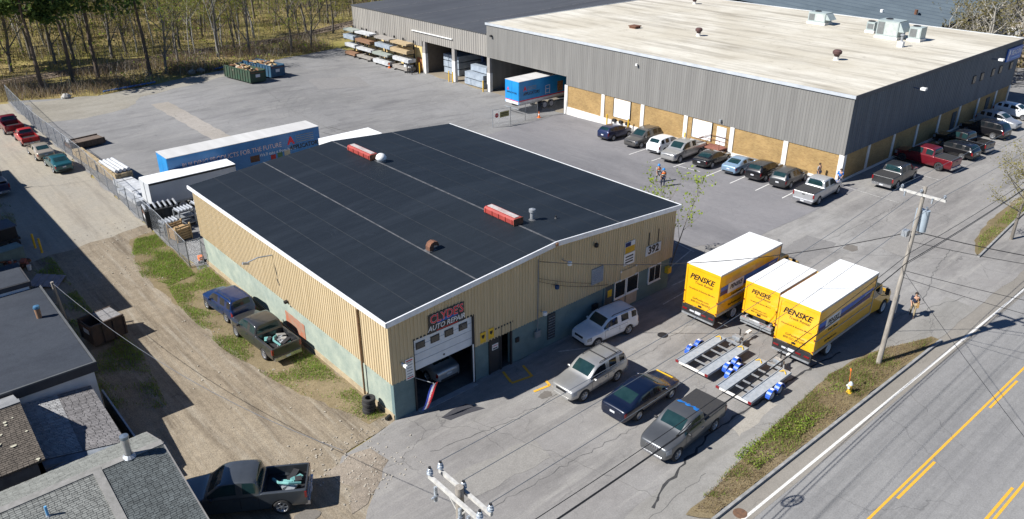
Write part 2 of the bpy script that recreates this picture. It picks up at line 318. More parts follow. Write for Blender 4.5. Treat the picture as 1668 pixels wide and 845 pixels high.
# painted lines
LINE_W = pm('white_line', (.62,.61,.58),(.4,.39,.37),scale=7,rough=.8,lo=.3,hi=.5); LINE_Y = pm('yellow_line', (.66,.36,.03),(.45,.27,.06),scale=8,rough=.8,lo=.3,hi=.5)
LINE_F = pm('faded_line', (.5,.49,.46),(.3,.295,.285),scale=5,rough=.85,lo=.42,hi=.62)
def line(name, a, b, w, mat, lift=.022):
    a = Vector(a); b = Vector(b); d = (b-a).normalized(); n = Vector((-d.y,d.x))*w/2; k = max(1,int((b-a).length/3)); mb = MB(); vs = []
    for i in range(k+1):
        p = a.lerp(b,i/k)
        for q in (p+n,p-n): vs.append((q.x,q.y,zg(q.x,q.y)+lift))
    mb.add(vs,[(2*i,2*i+1,2*i+3,2*i+2) for i in range(k)]); return struct(mb.build(name,mat,fix=False))
ry = lambda x,o: road_y(x)-o
for k,(poly,tone) in enumerate((([(24.5,-11.6),(29.5,-11.8),(29.3,-9.2),(33,-9),(33.2,-12.2),(25,-12.4)],'#827f7b'),([(33,-4.5),(38.5,-4.2),(38.2,-1.8),(33.4,-2.0)],'#7a7876'),([(-1.5,-5.2),(4.5,-5.9),(4.2,-7.6),(-1.2,-7.2)],'#85827d'),([(12.6,-12.9),(16.5,-12.7),(16.2,-11.9),(12.9,-11.95)],'#979289'),([(40,-9),(47,-8.2),(46.4,-6.4),(40.2,-7)],'#84817d'),([(20,50),(27,51),(26.5,58),(20.5,57)],'#7b7a79'),([(33,68),(40,66),(42,73),(35,75)],'#7f7d7b'))):
    struct(sheet('pavement_patch' if k < 8 else 'bare_patch',poly,.013 if k < 8 else -.006,ground_mat('patch%d'%k,tone,tone,'#6f6c68',grain=.16,mid=1.1,crack=.3 if k < 8 else 0),wob=.14,wstep=.35))
line('edge_line',(-80,ry(-80,.82)),(220,ry(220,.82)),.14,LINE_W,.002)
for off,dash in ((4.5,-.24),(8.2,.24)):
    line('centre_line',(-80,ry(-80,off)),(220,ry(220,off)),.12,LINE_Y,-.004)
    x = -81.1 if dash < 0 else -80.2
    while x < 200:
        line('centre_dash',(x,ry(x,off-dash)),(x+3.9,ry(x+3.9,off-dash)),.13,LINE_Y,-.004); x += 10.6
for y in (21.9,18.85,16.1,12.15,9.4,6.65,3.9): line('stall_line',(43.9,y),(49.4,y+.25),.11,LINE_W)
line('stall_line',(44.6,16.0),(44.7,13.4),.1,LINE_W)
for x in (50.7,56.3,59.2,65.3,68.3,71.5,75.0,79,82.2,85.5,88.4): line('stall_line',(x-.2,-3.6),(x+.1,1.9),.1,LINE_F)
for a,b in (((23.2,-.1),(25.6,-.2)),((28.9,2.3),(29.2,4.3)),((21.4,-5.5),(23.6,-5.5)),((24.6,1.6),(29,2.6)),((23.1,-1.3),(20.6,-1.4)),((11.2,-.9),(13.2,-2.0))): line('stall_line',a,b,.1,LINE_F)
for a,b in (((6.9,-1.5),(8.2,-1.75)),((8.25,-1.8),(8.6,-.6)),((7.3,-2.95),(8.4,-3.1)),((8.4,-3.1),(8.55,-2.6)),((7.3,-.3),(6.95,-1.4))): line('hatch_line',a,b,.16,LINE_Y)
# drag marks of tyres in the yard
RUB = pm('tyre_mark', (.15,.15,.15),(.19,.185,.18),scale=3,rough=.9)
for k in range(7):
    cx,cy,r = 34+k*1.1, 50+k*.9, 9+k*1.3
    for dr in (0,1.9):
        pts = [(cx-(r+dr)*math.cos(t),cy+(r+dr)*math.sin(t)) for t in [(-.5+.12*i)+k*.05 for i in range(11)]]
        crack_line('tyre_mark',pts,.05,lift=.009,mat=RUB,jit=.02,step=.8)
KERB = pm('granite_kerb', (.3,.295,.285),(.2,.2,.195),scale=3,rough=.85,fine=.1)
kroot = struct(link('kerb',None))
def kerb_run(x0,x1,fn):
    x = x0
    while x < x1-.2:
        l = min(1.83,x1-x); a = Vector((x,fn(x))); b = Vector((x+l-.012,fn(x+l))); d = b-a
        mb = MB(); mb.obox(((a.x+b.x)/2,(a.y+b.y)/2,.04),d.length,.15,.2,math.atan2(d.y,d.x)); mb.build('kerb_stone',KERB,kroot); x += l
kerb_run(6.6,29.9,lambda x: road_y(x)); kerb_run(44.2,70,lambda x: -12.6+.075*(x-44) if x<56 else -11.7)
kerb_run(-40,-7,lambda x: road_y(x))
struct(sheet('verge',[(6.0,-14.5),(8,-14.35),(10.1,-14.1),(14.5,-13.6),(18,-13.4),(21.3,-13.1),(24,-13.3),(26.2,-13.9),(29.9,-15.2),(29.9,road_y(29.9)+.1),(6.7,road_y(6.7)+.1)],.075,G_SOIL,wob=.1))
struct(sheet('verge',[(44.5,-12.3),(47,-11.2),(52,-10.4),(70,-9.8),(70,-11.6),(56,-11.6),(44.6,-12.5)],.075,G_SOIL,wob=.1))
struct(sheet('grass_strip',[(.0,.6),(-1.2,.7),(-2.0,4),(-3.0,7),(-3.7,13),(-3.8,19),(-4.3,24),(-3.9,29),(-2.9,33.5),(-.9,33.8),(-.9,25.4),(.0,25.3)],-.003,G_SOIL,wob=.2))
MAN = pm('iron_cover', (.17,.09,.05),(.1,.06,.04),scale=8,rough=.8)
mb = MB(); mb.lathe([(0,.004),(.3,.004),(.33,0),(.36,-.02)],(8.0,-16.05,.0),n=20); tag(mb.build('manhole_cover',MAN),'rusty round iron cover in the road shoulder by the kerb','cover')
mb = MB(); mb.lathe([(0,.006),(.3,.006),(.34,.002)],(17.5,-3.9,.012),n=20); tag(mb.build('manhole_cover',BLACK),'dark round cover in the pavement in front of the white four wheel drive','cover')
# ------------------------------------------------------------------ yellow repair garage
W_, D_, HE, HS, HR = 22.93, 25.15, 6.2, 2.32, 7.05
SIDE_Y = pm('yellow_siding', (.57,.458,.29),(.47,.37,.22),scale=2.6,stretch=(1,1,.07),rough=.6,lo=.3,hi=.7,spec=.3)
CONC_G = pm('green_concrete', (.36,.4,.33),(.25,.3,.26),scale=1.1,rough=.85,fine=.08,bump=.1)
CONC_F = pm('shaded_concrete', (.15,.215,.215),(.11,.165,.17),scale=1.0,rough=.8,fine=.06)  # front copy of the green concrete, its shade mixed into the colour
CONC_B = pm('bare_concrete', (.42,.34,.22),(.3,.24,.16),scale=2,rough=.9,fine=.1)
ROOF_D = ground_mat('dark_membrane','#1e242a','#191f26','#272d34',st2=(.1,1.4,1),sc2=.9,w2=.45,c2='#262c33',grain=.1,streak=(.12,1.0,1),sscale=.5,bump=.08,rough=.62,mid=.3)  # blue sheen of the sky is tinted into these dark base colours
SEAM = pm('membrane_seam', (.12,.12,.125),(.05,.052,.056),scale=2.5,rough=.7)
FASC = pm('white_fascia', (.74,.75,.76),(.6,.61,.62),scale=2,rough=.45)
def ribbed(mb, x0, x1, zf0, zf1, pitch=.3, depth=.035, fn=None):
    """ribbed sheet between two heights (functions of x); fn(u, out, z) -> point"""
    n = max(1,round((x1-x0)/pitch)); p = (x1-x0)/n; us = []
    for i in range(n): us += [(x0+i*p,0),(x0+i*p+p*.55,0),(x0+i*p+p*.65,depth),(x0+i*p+p*.9,depth)]
    us.append((x1,0)); k = len(us)
    mb.add([fn(u,o,zf0(u)) for u,o in us]+[fn(u,o,zf1(u)) for u,o in us],[(i,i+1,k+i+1,k+i) for i in range(k-1)])
gar = thing('repair_garage','low gabled garage with yellow ribbed siding, green concrete base and dark roof','garage')
def rake(x): return HE-.12+(HR-HE)*(1-abs(x-W_/2)/(W_/2))
front = lambda u,o,z: (u,-.02-o,z); left = lambda u,o,z: (-.02-o,u,z); back = lambda u,o,z: (u,D_+.02+o,z); right = lambda u,o,z: (W_+.02+o,u,z)
mb = MB()
for a,b,z0 in ((0,1.4,HS),(1.4,5.42,4.42),(5.42,W_,HS)): ribbed(mb,a,b,lambda x,z=z0: z,rake,.22,.045,front)
mb.build('front_siding',SIDE_Y,gar)
mb = MB(); ribbed(mb,0,D_,lambda y: HS,lambda y: HE-.12,.24,.04,left); mb.build('side_siding',SIDE_Y,gar)
mb = MB(); ribbed(mb,0,D_,lambda y: HS,lambda y: HE-.12,.3,.035,right); mb.build('side_siding',SIDE_Y,gar)
mb = MB(); ribbed(mb,0,W_,lambda y: HS,rake,.3,.035,back); mb.build('rear_siding',SIDE_Y,gar)
mb = MB(); mb.box(-.05,.02,-.05,.02,HS,HE-.1); mb.build('corner_trim',SIDE_Y,gar); MB().box(W_-.02,W_+.05,-.05,.02,HS,HE-.1).build('corner_trim',SIDE_Y,gar); MB().box(-.05,.02,D_-.02,D_+.05,HS,HE-.1).build('corner_trim',SIDE_Y,gar)
# concrete base in pieces round the openings
mb = MB(); mb.box(.06,.36,.3,D_-.06,.32,HS+.05); mb.build('side_wall',CONC_G,gar)
mb = MB(); mb.box(.0,.36,.1,D_,-.3,.3); mb.build('side_footing',CONC_B,gar)
mb = MB()
for a,b in ((.06,1.4),(5.45,6.56),(8.2,16.2),(17.05,W_-.12)): MB().box(a,b,.03,.3,-.3,HS+.05).build('front_wall',CONC_F,gar)
MB().box(6.56,8.2,.03,.3,2.9,HS+.6).build('door_lintel',CONC_F,gar)
mb = MB(); mb.box(W_-.42,W_-.12,.3,D_-.06,-.9,HS+.05); mb.box(.36,W_-.42,D_-.36,D_-.06,-.9,HS+.05); mb.build('rear_wall',CONC_G,gar)
mb = MB(); mb.box(.36,12,7.5,7.6,0,5); mb.build('inner_partition',pm('dim_inside',(.12,.12,.115),rough=.9),gar)
mb = MB(); mb.box(.3,W_-.3,.05,D_-.3,-.2,.02); mb.build('floor',pm('oily_floor',(.12,.118,.11),(.07,.068,.065),rough=.7),gar)
# roof: two membrane slopes with seams, white fascia
ov = .22; rf = MB()
def rz_(x): return HE+(HR-HE)*(1-abs(x-W_/2)/(W_/2+ov))
for xa,xb in ((-ov,W_/2),(W_/2,W_+ov)):
    rf.add([(xa,-ov,rz_(xa)),(xb,-ov,rz_(xb)),(xb,D_+ov,rz_(xb)),(xa,D_+ov,rz_(xa)),(xa,-ov,rz_(xa)-.1),(xb,-ov,rz_(xb)-.1),(xb,D_+ov,rz_(xb)-.1),(xa,D_+ov,rz_(xa)-.1)],[(0,1,2,3),(7,6,5,4),(0,4,5,1),(2,6,7,3),(0,3,7,4),(1,5,6,2)])
roof = rf.build('roof',ROOF_D,gar)
LAP = pm('membrane_lap', (.028,.033,.039),(.014,.018,.023),scale=1.6,rough=.7)
for x,w in ((W_/2+.02,.16),(5.6,.1),(17.1,.1),(1.7,.05),(3.6,.05),(7.5,.05),(9.4,.05),(13.4,.05),(15.3,.05),(19.0,.05),(20.9,.05)):
    mb = MB(); dz = .008
    for i in range(14):
        y0 = -ov+i*(D_+2*ov)/14; y1 = y0+(D_+2*ov)/14; mb.quad((x-w/2,y0,rz_(x-w/2)+dz),(x+w/2,y0,rz_(x+w/2)+dz),(x+w/2,y1,rz_(x+w/2)+dz),(x-w/2,y1,rz_(x-w/2)+dz))
    mb.build('roof_seam',SEAM if w > .06 else LAP,roof,fix=False)
fb = lambda u,o,z: (u,-ov-.02-o,z)
for xa,xb in ((-ov-.02,W_/2-.005),(W_/2+.005,W_+ov+.02)):
    mb = MB(); v = []
    for x in (xa,xb):
        z = rz_(x); v += [(x,-ov-.08,z-.26),(x,-ov-.004,z-.26),(x,-ov-.004,z+.05),(x,-ov-.08,z+.05)]
    mb.add(v,[(0,1,5,4),(1,2,6,5),(2,3,7,6),(3,0,4,7),(3,2,1,0),(4,5,6,7)]); mb.build('fascia',FASC,gar)
mb = MB(); mb.box(-ov-.09,-ov-.004,-ov-.08,D_+ov,HE-.2,HE+.04); mb.build('gutter',FASC,gar)
mb = MB(); mb.box(W_+ov+.004,W_+ov+.06,-ov,D_+ov,HE-.2,HE+.03); mb.build('gutter',FASC,gar)
mb = MB(); mb.obox((W_/2,-ov-.11,HR-.12),.2,.06,.2); mb.build('ridge_bracket',pm('orange_cap',(.4,.22,.12)),gar)
# overhead door, half raised
gd = MB(); gd.box(1.45,5.36,.06,.12,2.5,4.42); gdo = gd.build('overhead_door',pm('door_white',(.62,.65,.68),(.52,.55,.58),scale=1,rough=.45),gar)
for i in range(1,4): mb = MB(); mb.box(1.45,5.36,.045,.06,2.5+i*.48,2.515+i*.48); mb.build('panel_joint',pm('grey_joint',(.34,.36,.38)),gdo)
for x in (1.62,2.57,3.5,4.46):
    mb = MB(); mb.box(x,x+.58,.035,.058,3.74,4.16); f = mb.build('door_window',TRIM,gdo)
    mb = MB(); mb.box(x+.05,x+.53,.028,.034,3.79,4.11); mb.build('pane',GLASSD,gdo)
mb = MB(); mb.box(1.36,1.45,-.05,.2,0,4.42); mb.box(5.36,5.45,-.07,.2,0,4.46); mb.box(1.36,5.45,-.05,.1,4.42,4.5); mb.build('door_frame',TRIM,gar)
mb = MB(); mb.box(5.3,5.36,-.09,-.03,.1,2.6); mb.build('door_track',WHITE,gar)
mb = MB(); mb.lathe([(0,0),(.06,0),(.06,.03)],(3.4,.04,2.72),'Y',8); mb.build('door_lock',BLACK,gdo)
mb = MB(); mb.box(1.4,5.4,-.35,.05,-.05,.022); mb.build('threshold',pm('door_sill',(.34,.34,.34),(.25,.25,.25)),gar)
# entrance: dark door and open doorway under a transom
mb = MB(); mb.box(6.5,8.32,-.04,.06,2.86,2.96); mb.box(6.5,6.58,-.04,.06,0,2.3); mb.box(8.14,8.26,-.04,.06,0,2.9); mb.box(7.34,7.44,-.04,.06,0,2.9); mb.box(6.5,7.36,-.04,.06,2.24,2.36); mb.build('door_frame',TRIM,gar)
d = MB().box(6.58,7.34,.0,.05,.05,2.24).build('entrance_door',pm('dark_door',(.035,.036,.038),rough=.5),gar)
mb = MB(); mb.box(6.75,7.2,-.012,-.002,1.55,1.92); s = mb.build('door_notice',WHITE,d); text('lettering','OPEN',.16,((6.97,-.016,1.8),(1,0,0),(0,0,1)),REDP,d); 
mb = MB(); mb.box(6.8,7.15,-.016,-.013,1.6,1.68); mb.build('notice_line',BLACK,d)
mb = MB(); mb.box(7.44,8.14,.02,.05,2.3,2.86); t = mb.build('transom_sign',pm('transom',(.3,.17,.12),(.2,.1,.08),scale=5),gar)
mb = MB(); mb.box(7.5,7.56,.3,1.0,.05,2.25); mb.build('inner_door',pm('inner_wood',(.3,.16,.08),(.22,.12,.06)),gar)
for i,(xx,z) in enumerate(((5.85,2.42),(6.44,2.46))):
    s = MB().box(xx,xx+.4,-.075,-.06,z,z+.66).build('yellow_notice',YELLOW,gar)
    mb = MB(); cx = xx+.2; cz = z+.38
    mb.prism([(cx-.11,cz+.12),(cx+.11,cz+.12),(cx+.1,cz-.03),(cx,cz-.14),(cx-.1,cz-.03)],lambda a,b,d:(a,d,b),-.079,-.075); mb.build('notice_emblem',BLACK,s)
mb = MB(); mb.box(.82,1.34,-.075,-.06,2.24,3.5); s = mb.build('hours_board',WHITE,gar)
mb = MB()
for i in range(6): mb.box(.9,1.26-.05*(i%2),-.079,-.075,2.42+i*.17,2.46+i*.17)
mb.build('board_lines',pm('grey_ink',(.2,.2,.22)),s); MB().box(.88,1.28,-.079,-.075,2.3,2.36).build('board_line',REDP,s); MB().box(.88,1.28,-.079,-.075,3.36,3.43).build('board_line',REDP,s)
mb = MB(); mb.obox((.62,-.3,3.4),.12,.45,.14,0,0); mb.cyl((.62,-.05,3.4),(.62,-.2,3.4),.03,n=6); mb.build('wall_lamp',WHITE,gar)
# name board
s = MB().box(2.4,4.76,-.1,-.06,4.44,5.56).build('name_board',pm('board_black',(.02,.02,.025),(.035,.03,.03),scale=3,rough=.4),gar)
OUT = pm('letter_white',(.75,.75,.75),rough=.5)
text('lettering',"CLYDE'S",.7,((3.6,-.104,5.23),(1,0,.0),(0,0,1)),OUT,s,bold=.03,sx=.86); text('lettering',"CLYDE'S",.7,((3.6,-.109,5.23),(1,0,.0),(0,0,1)),pm('letter_red',(.7,.015,.03),rough=.5),s,bold=.012,sx=.86)
text('lettering','AUTO REPAIR',.43,((3.56,-.105,4.72),(1,0,0),(0,0,1)),OUT,s,shear=.25,bold=.014,sx=.92)
mb = MB(); mb.box(2.9,4.3,-.106,-.1,4.485,4.54); mb.build('lettering_line',REDP,s)
mb = MB(); mb.prism([(2.95,4.93),(4.35,4.93),(4.3,5.02),(4.0,5.05),(3.8,5.12),(3.45,5.12),(3.25,5.04),(3.0,5.0)],lambda a,b,d:(a,d,b),-.1035,-.1); mb.build('car_drawing',pm('board_blue',(.03,.12,.42)),s)
# right half of the front
def window(x0,x1,z0,z1,panes,parent=gar):
    f = MB().box(x0,x1,-.06,.04,z0,z1).build('window',WHITE,parent); n = panes; w = (x1-x0-.1)/n
    for i in range(n): MB().box(x0+.05+i*w+.03,x0+.05+(i+1)*w-.03,-.068,-.058,z0+.08,z1-.08).build('pane',GLASSD,f)
    MB().box(x0-.04,x1+.04,-.1,-.05,z0-.06,z0-.001).build('sill',WHITE,f)
    return f
window(17.1,18.2,1.1,2.36,1); window(18.28,19.46,1.1,2.36,1); window(20.53,21.8,1.08,2.32,2)
mb = MB(); mb.box(17.1,18.18,-.05,.03,.2,1.02); mb.box(18.3,19.4,-.05,.03,.2,1.02); mb.build('beige_panel',pm('beige_panel',(.5,.4,.3)),gar)
d = MB().box(16.22,17.03,-.0,.06,.05,2.25).build('office_door',pm('office_door',(.08,.1,.11)),gar); MB().box(16.5,16.9,-.012,-.002,1.45,1.95).build('door_notice',YELLOW,d)
mb = MB(); mb.box(16.12,16.22,-.05,.05,0,2.35); mb.box(17.03,17.1,-.05,.05,0,2.35); mb.build('door_frame',CONC_F,gar)
mb = MB(); mb.box(14.8,15.85,-.12,-.03,2.97,4.05); v = mb.build('wall_vent',pm('vent_grey',(.3,.33,.36)),gar)
for i in range(7): MB().obox((15.32,-.13,3.1+i*.14),.92,.05,.015,0,0,0,.6).build('louvre',STEEL,v)
mb = MB(); mb.box(11.14,11.76,-.04,.02,.46,2.2); v = mb.build('wall_grille',pm('grille_dark',(.05,.06,.065)),gar)
for i in range(8): MB().obox((11.45,-.05,.62+i*.19),.5,.04,.02).build('louvre',STEEL,v)
s = MB().box(17.85,18.82,-.09,-.06,4.18,4.95).build('hire_board',pm('board_white2',(.7,.7,.7)),gar)
MB().box(17.87,18.8,-.096,-.09,4.18,4.62).build('board_band',pm('board_yellow',(.62,.36,.03)),s); MB().box(17.87,18.4,-.097,-.09,4.64,4.93).build('board_band',pm('board_navy',(.02,.03,.12)),s)
s = MB().box(17.82,18.86,-.09,-.06,3.3,4.13).build('phone_board',WHITE,gar)
for za,zz in ((3.86,3.96),(3.66,3.74),(3.46,3.56)): MB().box(17.95,18.7,-.095,-.09,za,zz).build('board_line',BLACK,s)
mb = MB(); mb.box(17.6,19.1,-.1,-.07,2.36,2.98); mb.build('blank_board',SIDE_Y,gar)
mb = MB()
for x,z in ((17.6,2.36),(19.1,2.36),(17.6,2.98),(19.1,2.98)): mb.box(x-.06,x+.06,-.13,-.07,z-.06,z+.06)
mb.build('board_bracket',WHITE,gar)
s = MB().box(20.0,21.55,-.09,-.06,3.3,3.98).build('house_number',pm('number_panel',(.68,.68,.66)),gar); text('lettering','392',.74,((20.78,-.094,3.64),(1,0,0),(0,0,1)),BLACK,s,bold=.035)
mb = MB(); mb.box(20.22,20.3,-.08,-.05,4.05,4.98); mb.box(21.16,21.24,-.08,-.05,4.05,4.98); mb.build('sign_post_bar',TRIM,gar)
def flood(x,z,m,out=.45,par=gar):
    mb = MB(); mb.cyl((x,-.05,z),(x,-out,z+.02),.03,n=6); mb.build('lamp_arm',STEEL,par); mb = MB(); mb.lathe([(0,.12),(.12,.1),(.15,0),(.13,-.12),(0,-.16)],(x,-out-.08,z),n=10); mb.build('lamp_head',m,par,40)
flood(12.2,5.62,WHITE,.6); flood(11.6,4.1,pm('lamp_blue',(.03,.07,.16)),.2); flood(10.44,2.82,WHITE,.4); flood(14.95,5.78,BLACK,.15)
mb = MB(); mb.cyl((10.2,-.12,1.5),(10.2,-.12,6.3),.035,n=6); mb.box(10.0,10.4,-.18,-.06,1.1,1.55); mb.lathe([(0,.2),(.1,.18),(.11,0)],(10.2,-.16,1.3),'Y',8); mb.build('meter_conduit',pm('conduit',(.22,.24,.25),rough=.5),gar)
mb = MB(); mb.box(8.55,8.8,-.06,.03,1.35,1.65); mb.box(15.0,15.45,-.2,-.03,1.1,1.5); mb.build('wall_box',BLACK,gar)
mb = MB(); mb.box(22.35,22.7,-.3,.02,1.3,1.75); mb.build('wall_box',YELLOW,gar)
# left side: downpipe, lamp arm, repair patch
mb = MB(); mb.cyl((-.12,2.8,.3),(-.12,2.75,5.7),.06,n=8); mb.build('downpipe',pm('rust_pipe',(.22,.13,.07),(.14,.09,.05)),gar)
mb = MB(); mb.box(.035,.06,9.8,12.3,.4,1.5); mb.build('red_patch',pm('red_patch',(.4,.13,.07),(.3,.22,.16),scale=1.6),gar)
mb = MB(); mb.tube([(-.05,12.8,5.2),(-.9,12.95,5.25),(-1.5,13.05,5.1)],.045,6); mb.obox((-1.65,13.08,5.05),.4,.16,.12,0,.3); mb.build('lamp_arm',STEEL,gar)
mb = MB(); mb.obox((-.15,11.5,2.5),.25,.2,.16); mb.build('wall_lamp',BLACK,gar)
# things standing on the roof
def vent_long(y0,y1,lab):
    t = thing('ridge_ventilator',lab,'roof vent',(W_/2+.05,(y0+y1)/2,HR-.02),0,'long red ventilators on the garage ridge'); h = (y1-y0)/2; RV = pm('vent_red',(.35,.055,.042),(.26,.042,.035),scale=2,rough=.55)
    prof = [(-.3,0),(-.38,.1),(-.38,.36),(-.27,.46),(.27,.46),(.38,.36),(.38,.1),(.3,0)]
    mb = MB(); mb.prism(prof,lambda a,b,d:(a,d,b),-h,h); mb.build('housing',RV,t)
    mb = MB(); mb.box(-.18,.18,-h+.1,h-.1,.465,.5); mb.build('damper',pm('vent_lid',(.45,.43,.42),(.33,.25,.23),scale=3),t)
    for i in range(5): MB().box(-.42,.42,-h+.15+i*(2*h-.3)/4-.03,-h+.15+i*(2*h-.3)/4+.03,.1,.38).build('rib',RV,t)
    mb = MB(); mb.box(-.39,.39,-h-.03,-h-.004,.0,.45); mb.build('end_cap',RUST,t); return t
vent_long(19.2,22.4,'long red ridge ventilator beside a white domed vent, near the rear of the dark roof'); vent_long(3.1,5.9,'long red ridge ventilator near the front of the dark garage roof')
t = thing('dome_vent','white domed turbine vent at the end of the rear red ventilator','roof vent',(W_/2+.25,18.55,HR-.03)); MB().lathe([(.32,0),(.34,.18),(.36,.2)],n=14).build('collar',STEEL,t,40); MB().lathe([(.36,.2),(.42,.3),(.34,.5),(.18,.62),(0,.66)],n=14).build('dome',WHITE,t,60)
def pipe_vent(x,y,h,r,m,lab,hood=True):
    t = thing('pipe_vent',lab,'roof vent',(x,y,rz_(x)-.01)); MB().cyl((0,0,0),(0,0,h),r,n=10).build('pipe',m,t,40); MB().lathe([(r*1.8,0),(r*1.1,.1)],n=10).build('flashing',SEAM,t)
    if hood: MB().lathe([(r*1.5,h-.06),(r*1.5,h+.12),(0,h+.2)],n=10).build('cap',m,t,40)
pipe_vent(12.8,3.25,.6,.14,STEEL,'short grey pipe vent beside the front red ventilator'); pipe_vent(14.2,2.6,.22,.05,BLACK,'thin black stub pipe on the front right roof slope',False)
t = thing('gooseneck_vent','rusty hooded vent low on the left roof slope','roof vent',(6.0,4.4,rz_(6.0)-.02))
mb = MB(); pts = [(-.1+.26*0,0,0)]; mb.prism([(-.3,0),(-.3,.3),(-.18,.5),(.05,.58),(.28,.5),(.38,.3),(.34,.22),(.2,.3),(.02,.34),(-.02,.2),(-.02,0)],lambda a,b,d:(a,d,b),-.2,.2); mb.build('hood',RUST,t); MB().box(-.36,.2,-.26,.26,-.05,.05).build('curb',SEAM,t)
# ------------------------------------------------------------------ large warehouse
BX, BY, BH, BS, BW, BL = 51.27, 2.47, 8.2, 2.66, 41.0, 51.59
BE = BX+BW; BN = BY+BL; OP0 = 38.75; OPT = 3.85; GL = -.97
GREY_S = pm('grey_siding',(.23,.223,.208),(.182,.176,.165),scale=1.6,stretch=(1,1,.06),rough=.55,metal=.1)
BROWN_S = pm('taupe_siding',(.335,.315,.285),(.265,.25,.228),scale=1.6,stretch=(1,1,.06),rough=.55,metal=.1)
GREY_D = pm('shaded_grey_siding',(.105,.127,.155),(.07,.088,.112),scale=1.3,stretch=(1,1,.12),rough=.6,fine=.1)  # south side copy of the grey siding with blue shade in its colour
def brick_mat(name,c1,c2,c3,sc):
    m,N,L,b = node_mat(name); b.inputs['Roughness'].default_value = .9
    tc = N.new('ShaderNodeTexCoord'); sp = N.new('ShaderNodeSeparateXYZ'); L.new(tc.outputs['Object'],sp.inputs[0]); ad = N.new('ShaderNodeMath'); ad.operation='ADD'; L.new(sp.outputs[0],ad.inputs[0]); L.new(sp.outputs[1],ad.inputs[1])
    cb = N.new('ShaderNodeCombineXYZ'); L.new(ad.outputs[0],cb.inputs[0]); L.new(sp.outputs[2],cb.inputs[1])
    t = N.new('ShaderNodeTexBrick'); t.inputs['Scale'].default_value = sc; t.inputs['Mortar Size'].default_value = .012; t.inputs['Brick Width'].default_value = .4; t.inputs['Row Height'].default_value = .2; t.inputs['Color1'].default_value = lin(c1); t.inputs['Color2'].default_value = lin(c2); t.inputs['Mortar'].default_value = lin(c3); L.new(cb.outputs[0],t.inputs['Vector'])
    n = N.new('ShaderNodeTexNoise'); n.inputs['Scale'].default_value = .7; n.inputs['Detail'].default_value = 6; L.new(tc.outputs['Object'],n.inputs['Vector']); mr = N.new('ShaderNodeMapRange'); mr.inputs[1].default_value = .3; mr.inputs[2].default_value = .7; mr.inputs[3].default_value = .82; mr.inputs[4].default_value = 1.12; L.new(n.outputs['Fac'],mr.inputs[0])
    s = N.new('ShaderNodeVectorMath'); s.operation='SCALE'; L.new(t.outputs['Color'],s.inputs[0]); L.new(mr.outputs[0],s.inputs['Scale']); L.new(s.outputs[0],b.inputs['Base Color']); return m
BRICK = brick_mat('tan_brick',(.36,.235,.09),(.28,.175,.065),(.33,.235,.125),1.6)
PALE_Y = pm('pale_yellow_wall',(.62,.46,.2),(.54,.4,.18),scale=1,rough=.85)
PIL = pm('white_pilaster',(.72,.7,.66),(.58,.56,.52),scale=1.4,rough=.75,fine=.06)
ROOF_W = ground_mat('white_membrane','#c9c4b7','#b7b0a0','#71695c',st2=(1.1,.13,1),sc2=1.0,w2=.42,c2='#968d7c',grain=.07,streak=(.85,.085,1),sscale=.75,big=.1,mid=.35,bump=.1,rough=.8)
wh = thing('warehouse','large flat roofed warehouse with grey ribbed upper walls over tan brick','warehouse',(BX,BY,0)); wh.location = (0,0,0)
west = lambda u,o,z: (BX-.02-o,u,z); south = lambda u,o,z: (u,BY-.02-o,z)
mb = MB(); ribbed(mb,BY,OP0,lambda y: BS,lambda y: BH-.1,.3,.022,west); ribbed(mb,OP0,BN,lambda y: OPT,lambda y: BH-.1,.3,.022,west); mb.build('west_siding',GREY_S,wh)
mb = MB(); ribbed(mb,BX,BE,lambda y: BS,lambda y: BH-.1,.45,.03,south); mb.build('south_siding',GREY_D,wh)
mb = MB(); mb.box(BX-.06,BX+.02,BY-.06,BY+.02,BS,BH); mb.box(BX-.05,BX+.3,OP0,BN,OPT-.12,OPT-.002); mb.build('siding_trim',GREY_S,wh)
mb = MB(); mb.box(BX+.04,BX+.34,BY+.04,30.78,-1.3,BS+.02); mb.box(BX+.04,BX+.34,30.78,OP0-.02,-1.3,BS+.02); mb.build('west_wall',BRICK,wh)
mb = MB(); mb.box(BX+.34,BE,BY+.04,BY+.34,-.4,BS+.02); mb.build('south_wall',BRICK,wh)
mb = MB(); mb.box(BX+.25,BX+.34,OP0,BN,OPT,BH-.1); mb.box(BE-.3,BE,BY+.34,BN,-.5,BH-.15); mb.box(BX+.34,BE-.3,BN-.2,BN,-.97,BH-.15); mb.build('rear_wall',GREY_S,wh)
mb = MB(); mb.box(BX+.34,BX+20,OP0-.2,OP0-.02,-1.2,BH-.2); mb.build('bay_wall',BRICK,wh)
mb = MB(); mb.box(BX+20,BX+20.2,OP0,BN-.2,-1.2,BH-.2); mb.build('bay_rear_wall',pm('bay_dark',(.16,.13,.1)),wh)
mb = MB(); mb.box(BX-.08,BE+.08,BY-.08,BN+.08,BH-.12,BH+.02); roofb = mb.build('roof',ROOF_W,wh)
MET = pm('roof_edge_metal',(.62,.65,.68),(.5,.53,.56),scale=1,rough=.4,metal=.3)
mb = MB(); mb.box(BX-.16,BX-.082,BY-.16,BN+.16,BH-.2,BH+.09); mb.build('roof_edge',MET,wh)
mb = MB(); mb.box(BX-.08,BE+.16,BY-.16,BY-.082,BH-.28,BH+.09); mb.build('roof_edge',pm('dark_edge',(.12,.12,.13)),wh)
mb = MB(); mb.box(BX-.08,BE+.16,BN+.082,BN+.16,BH-.2,BH+.09); mb.box(BE+.082,BE+.16,BY-.08,BN+.08,BH-.2,BH+.09); mb.build('roof_edge',MET,wh)
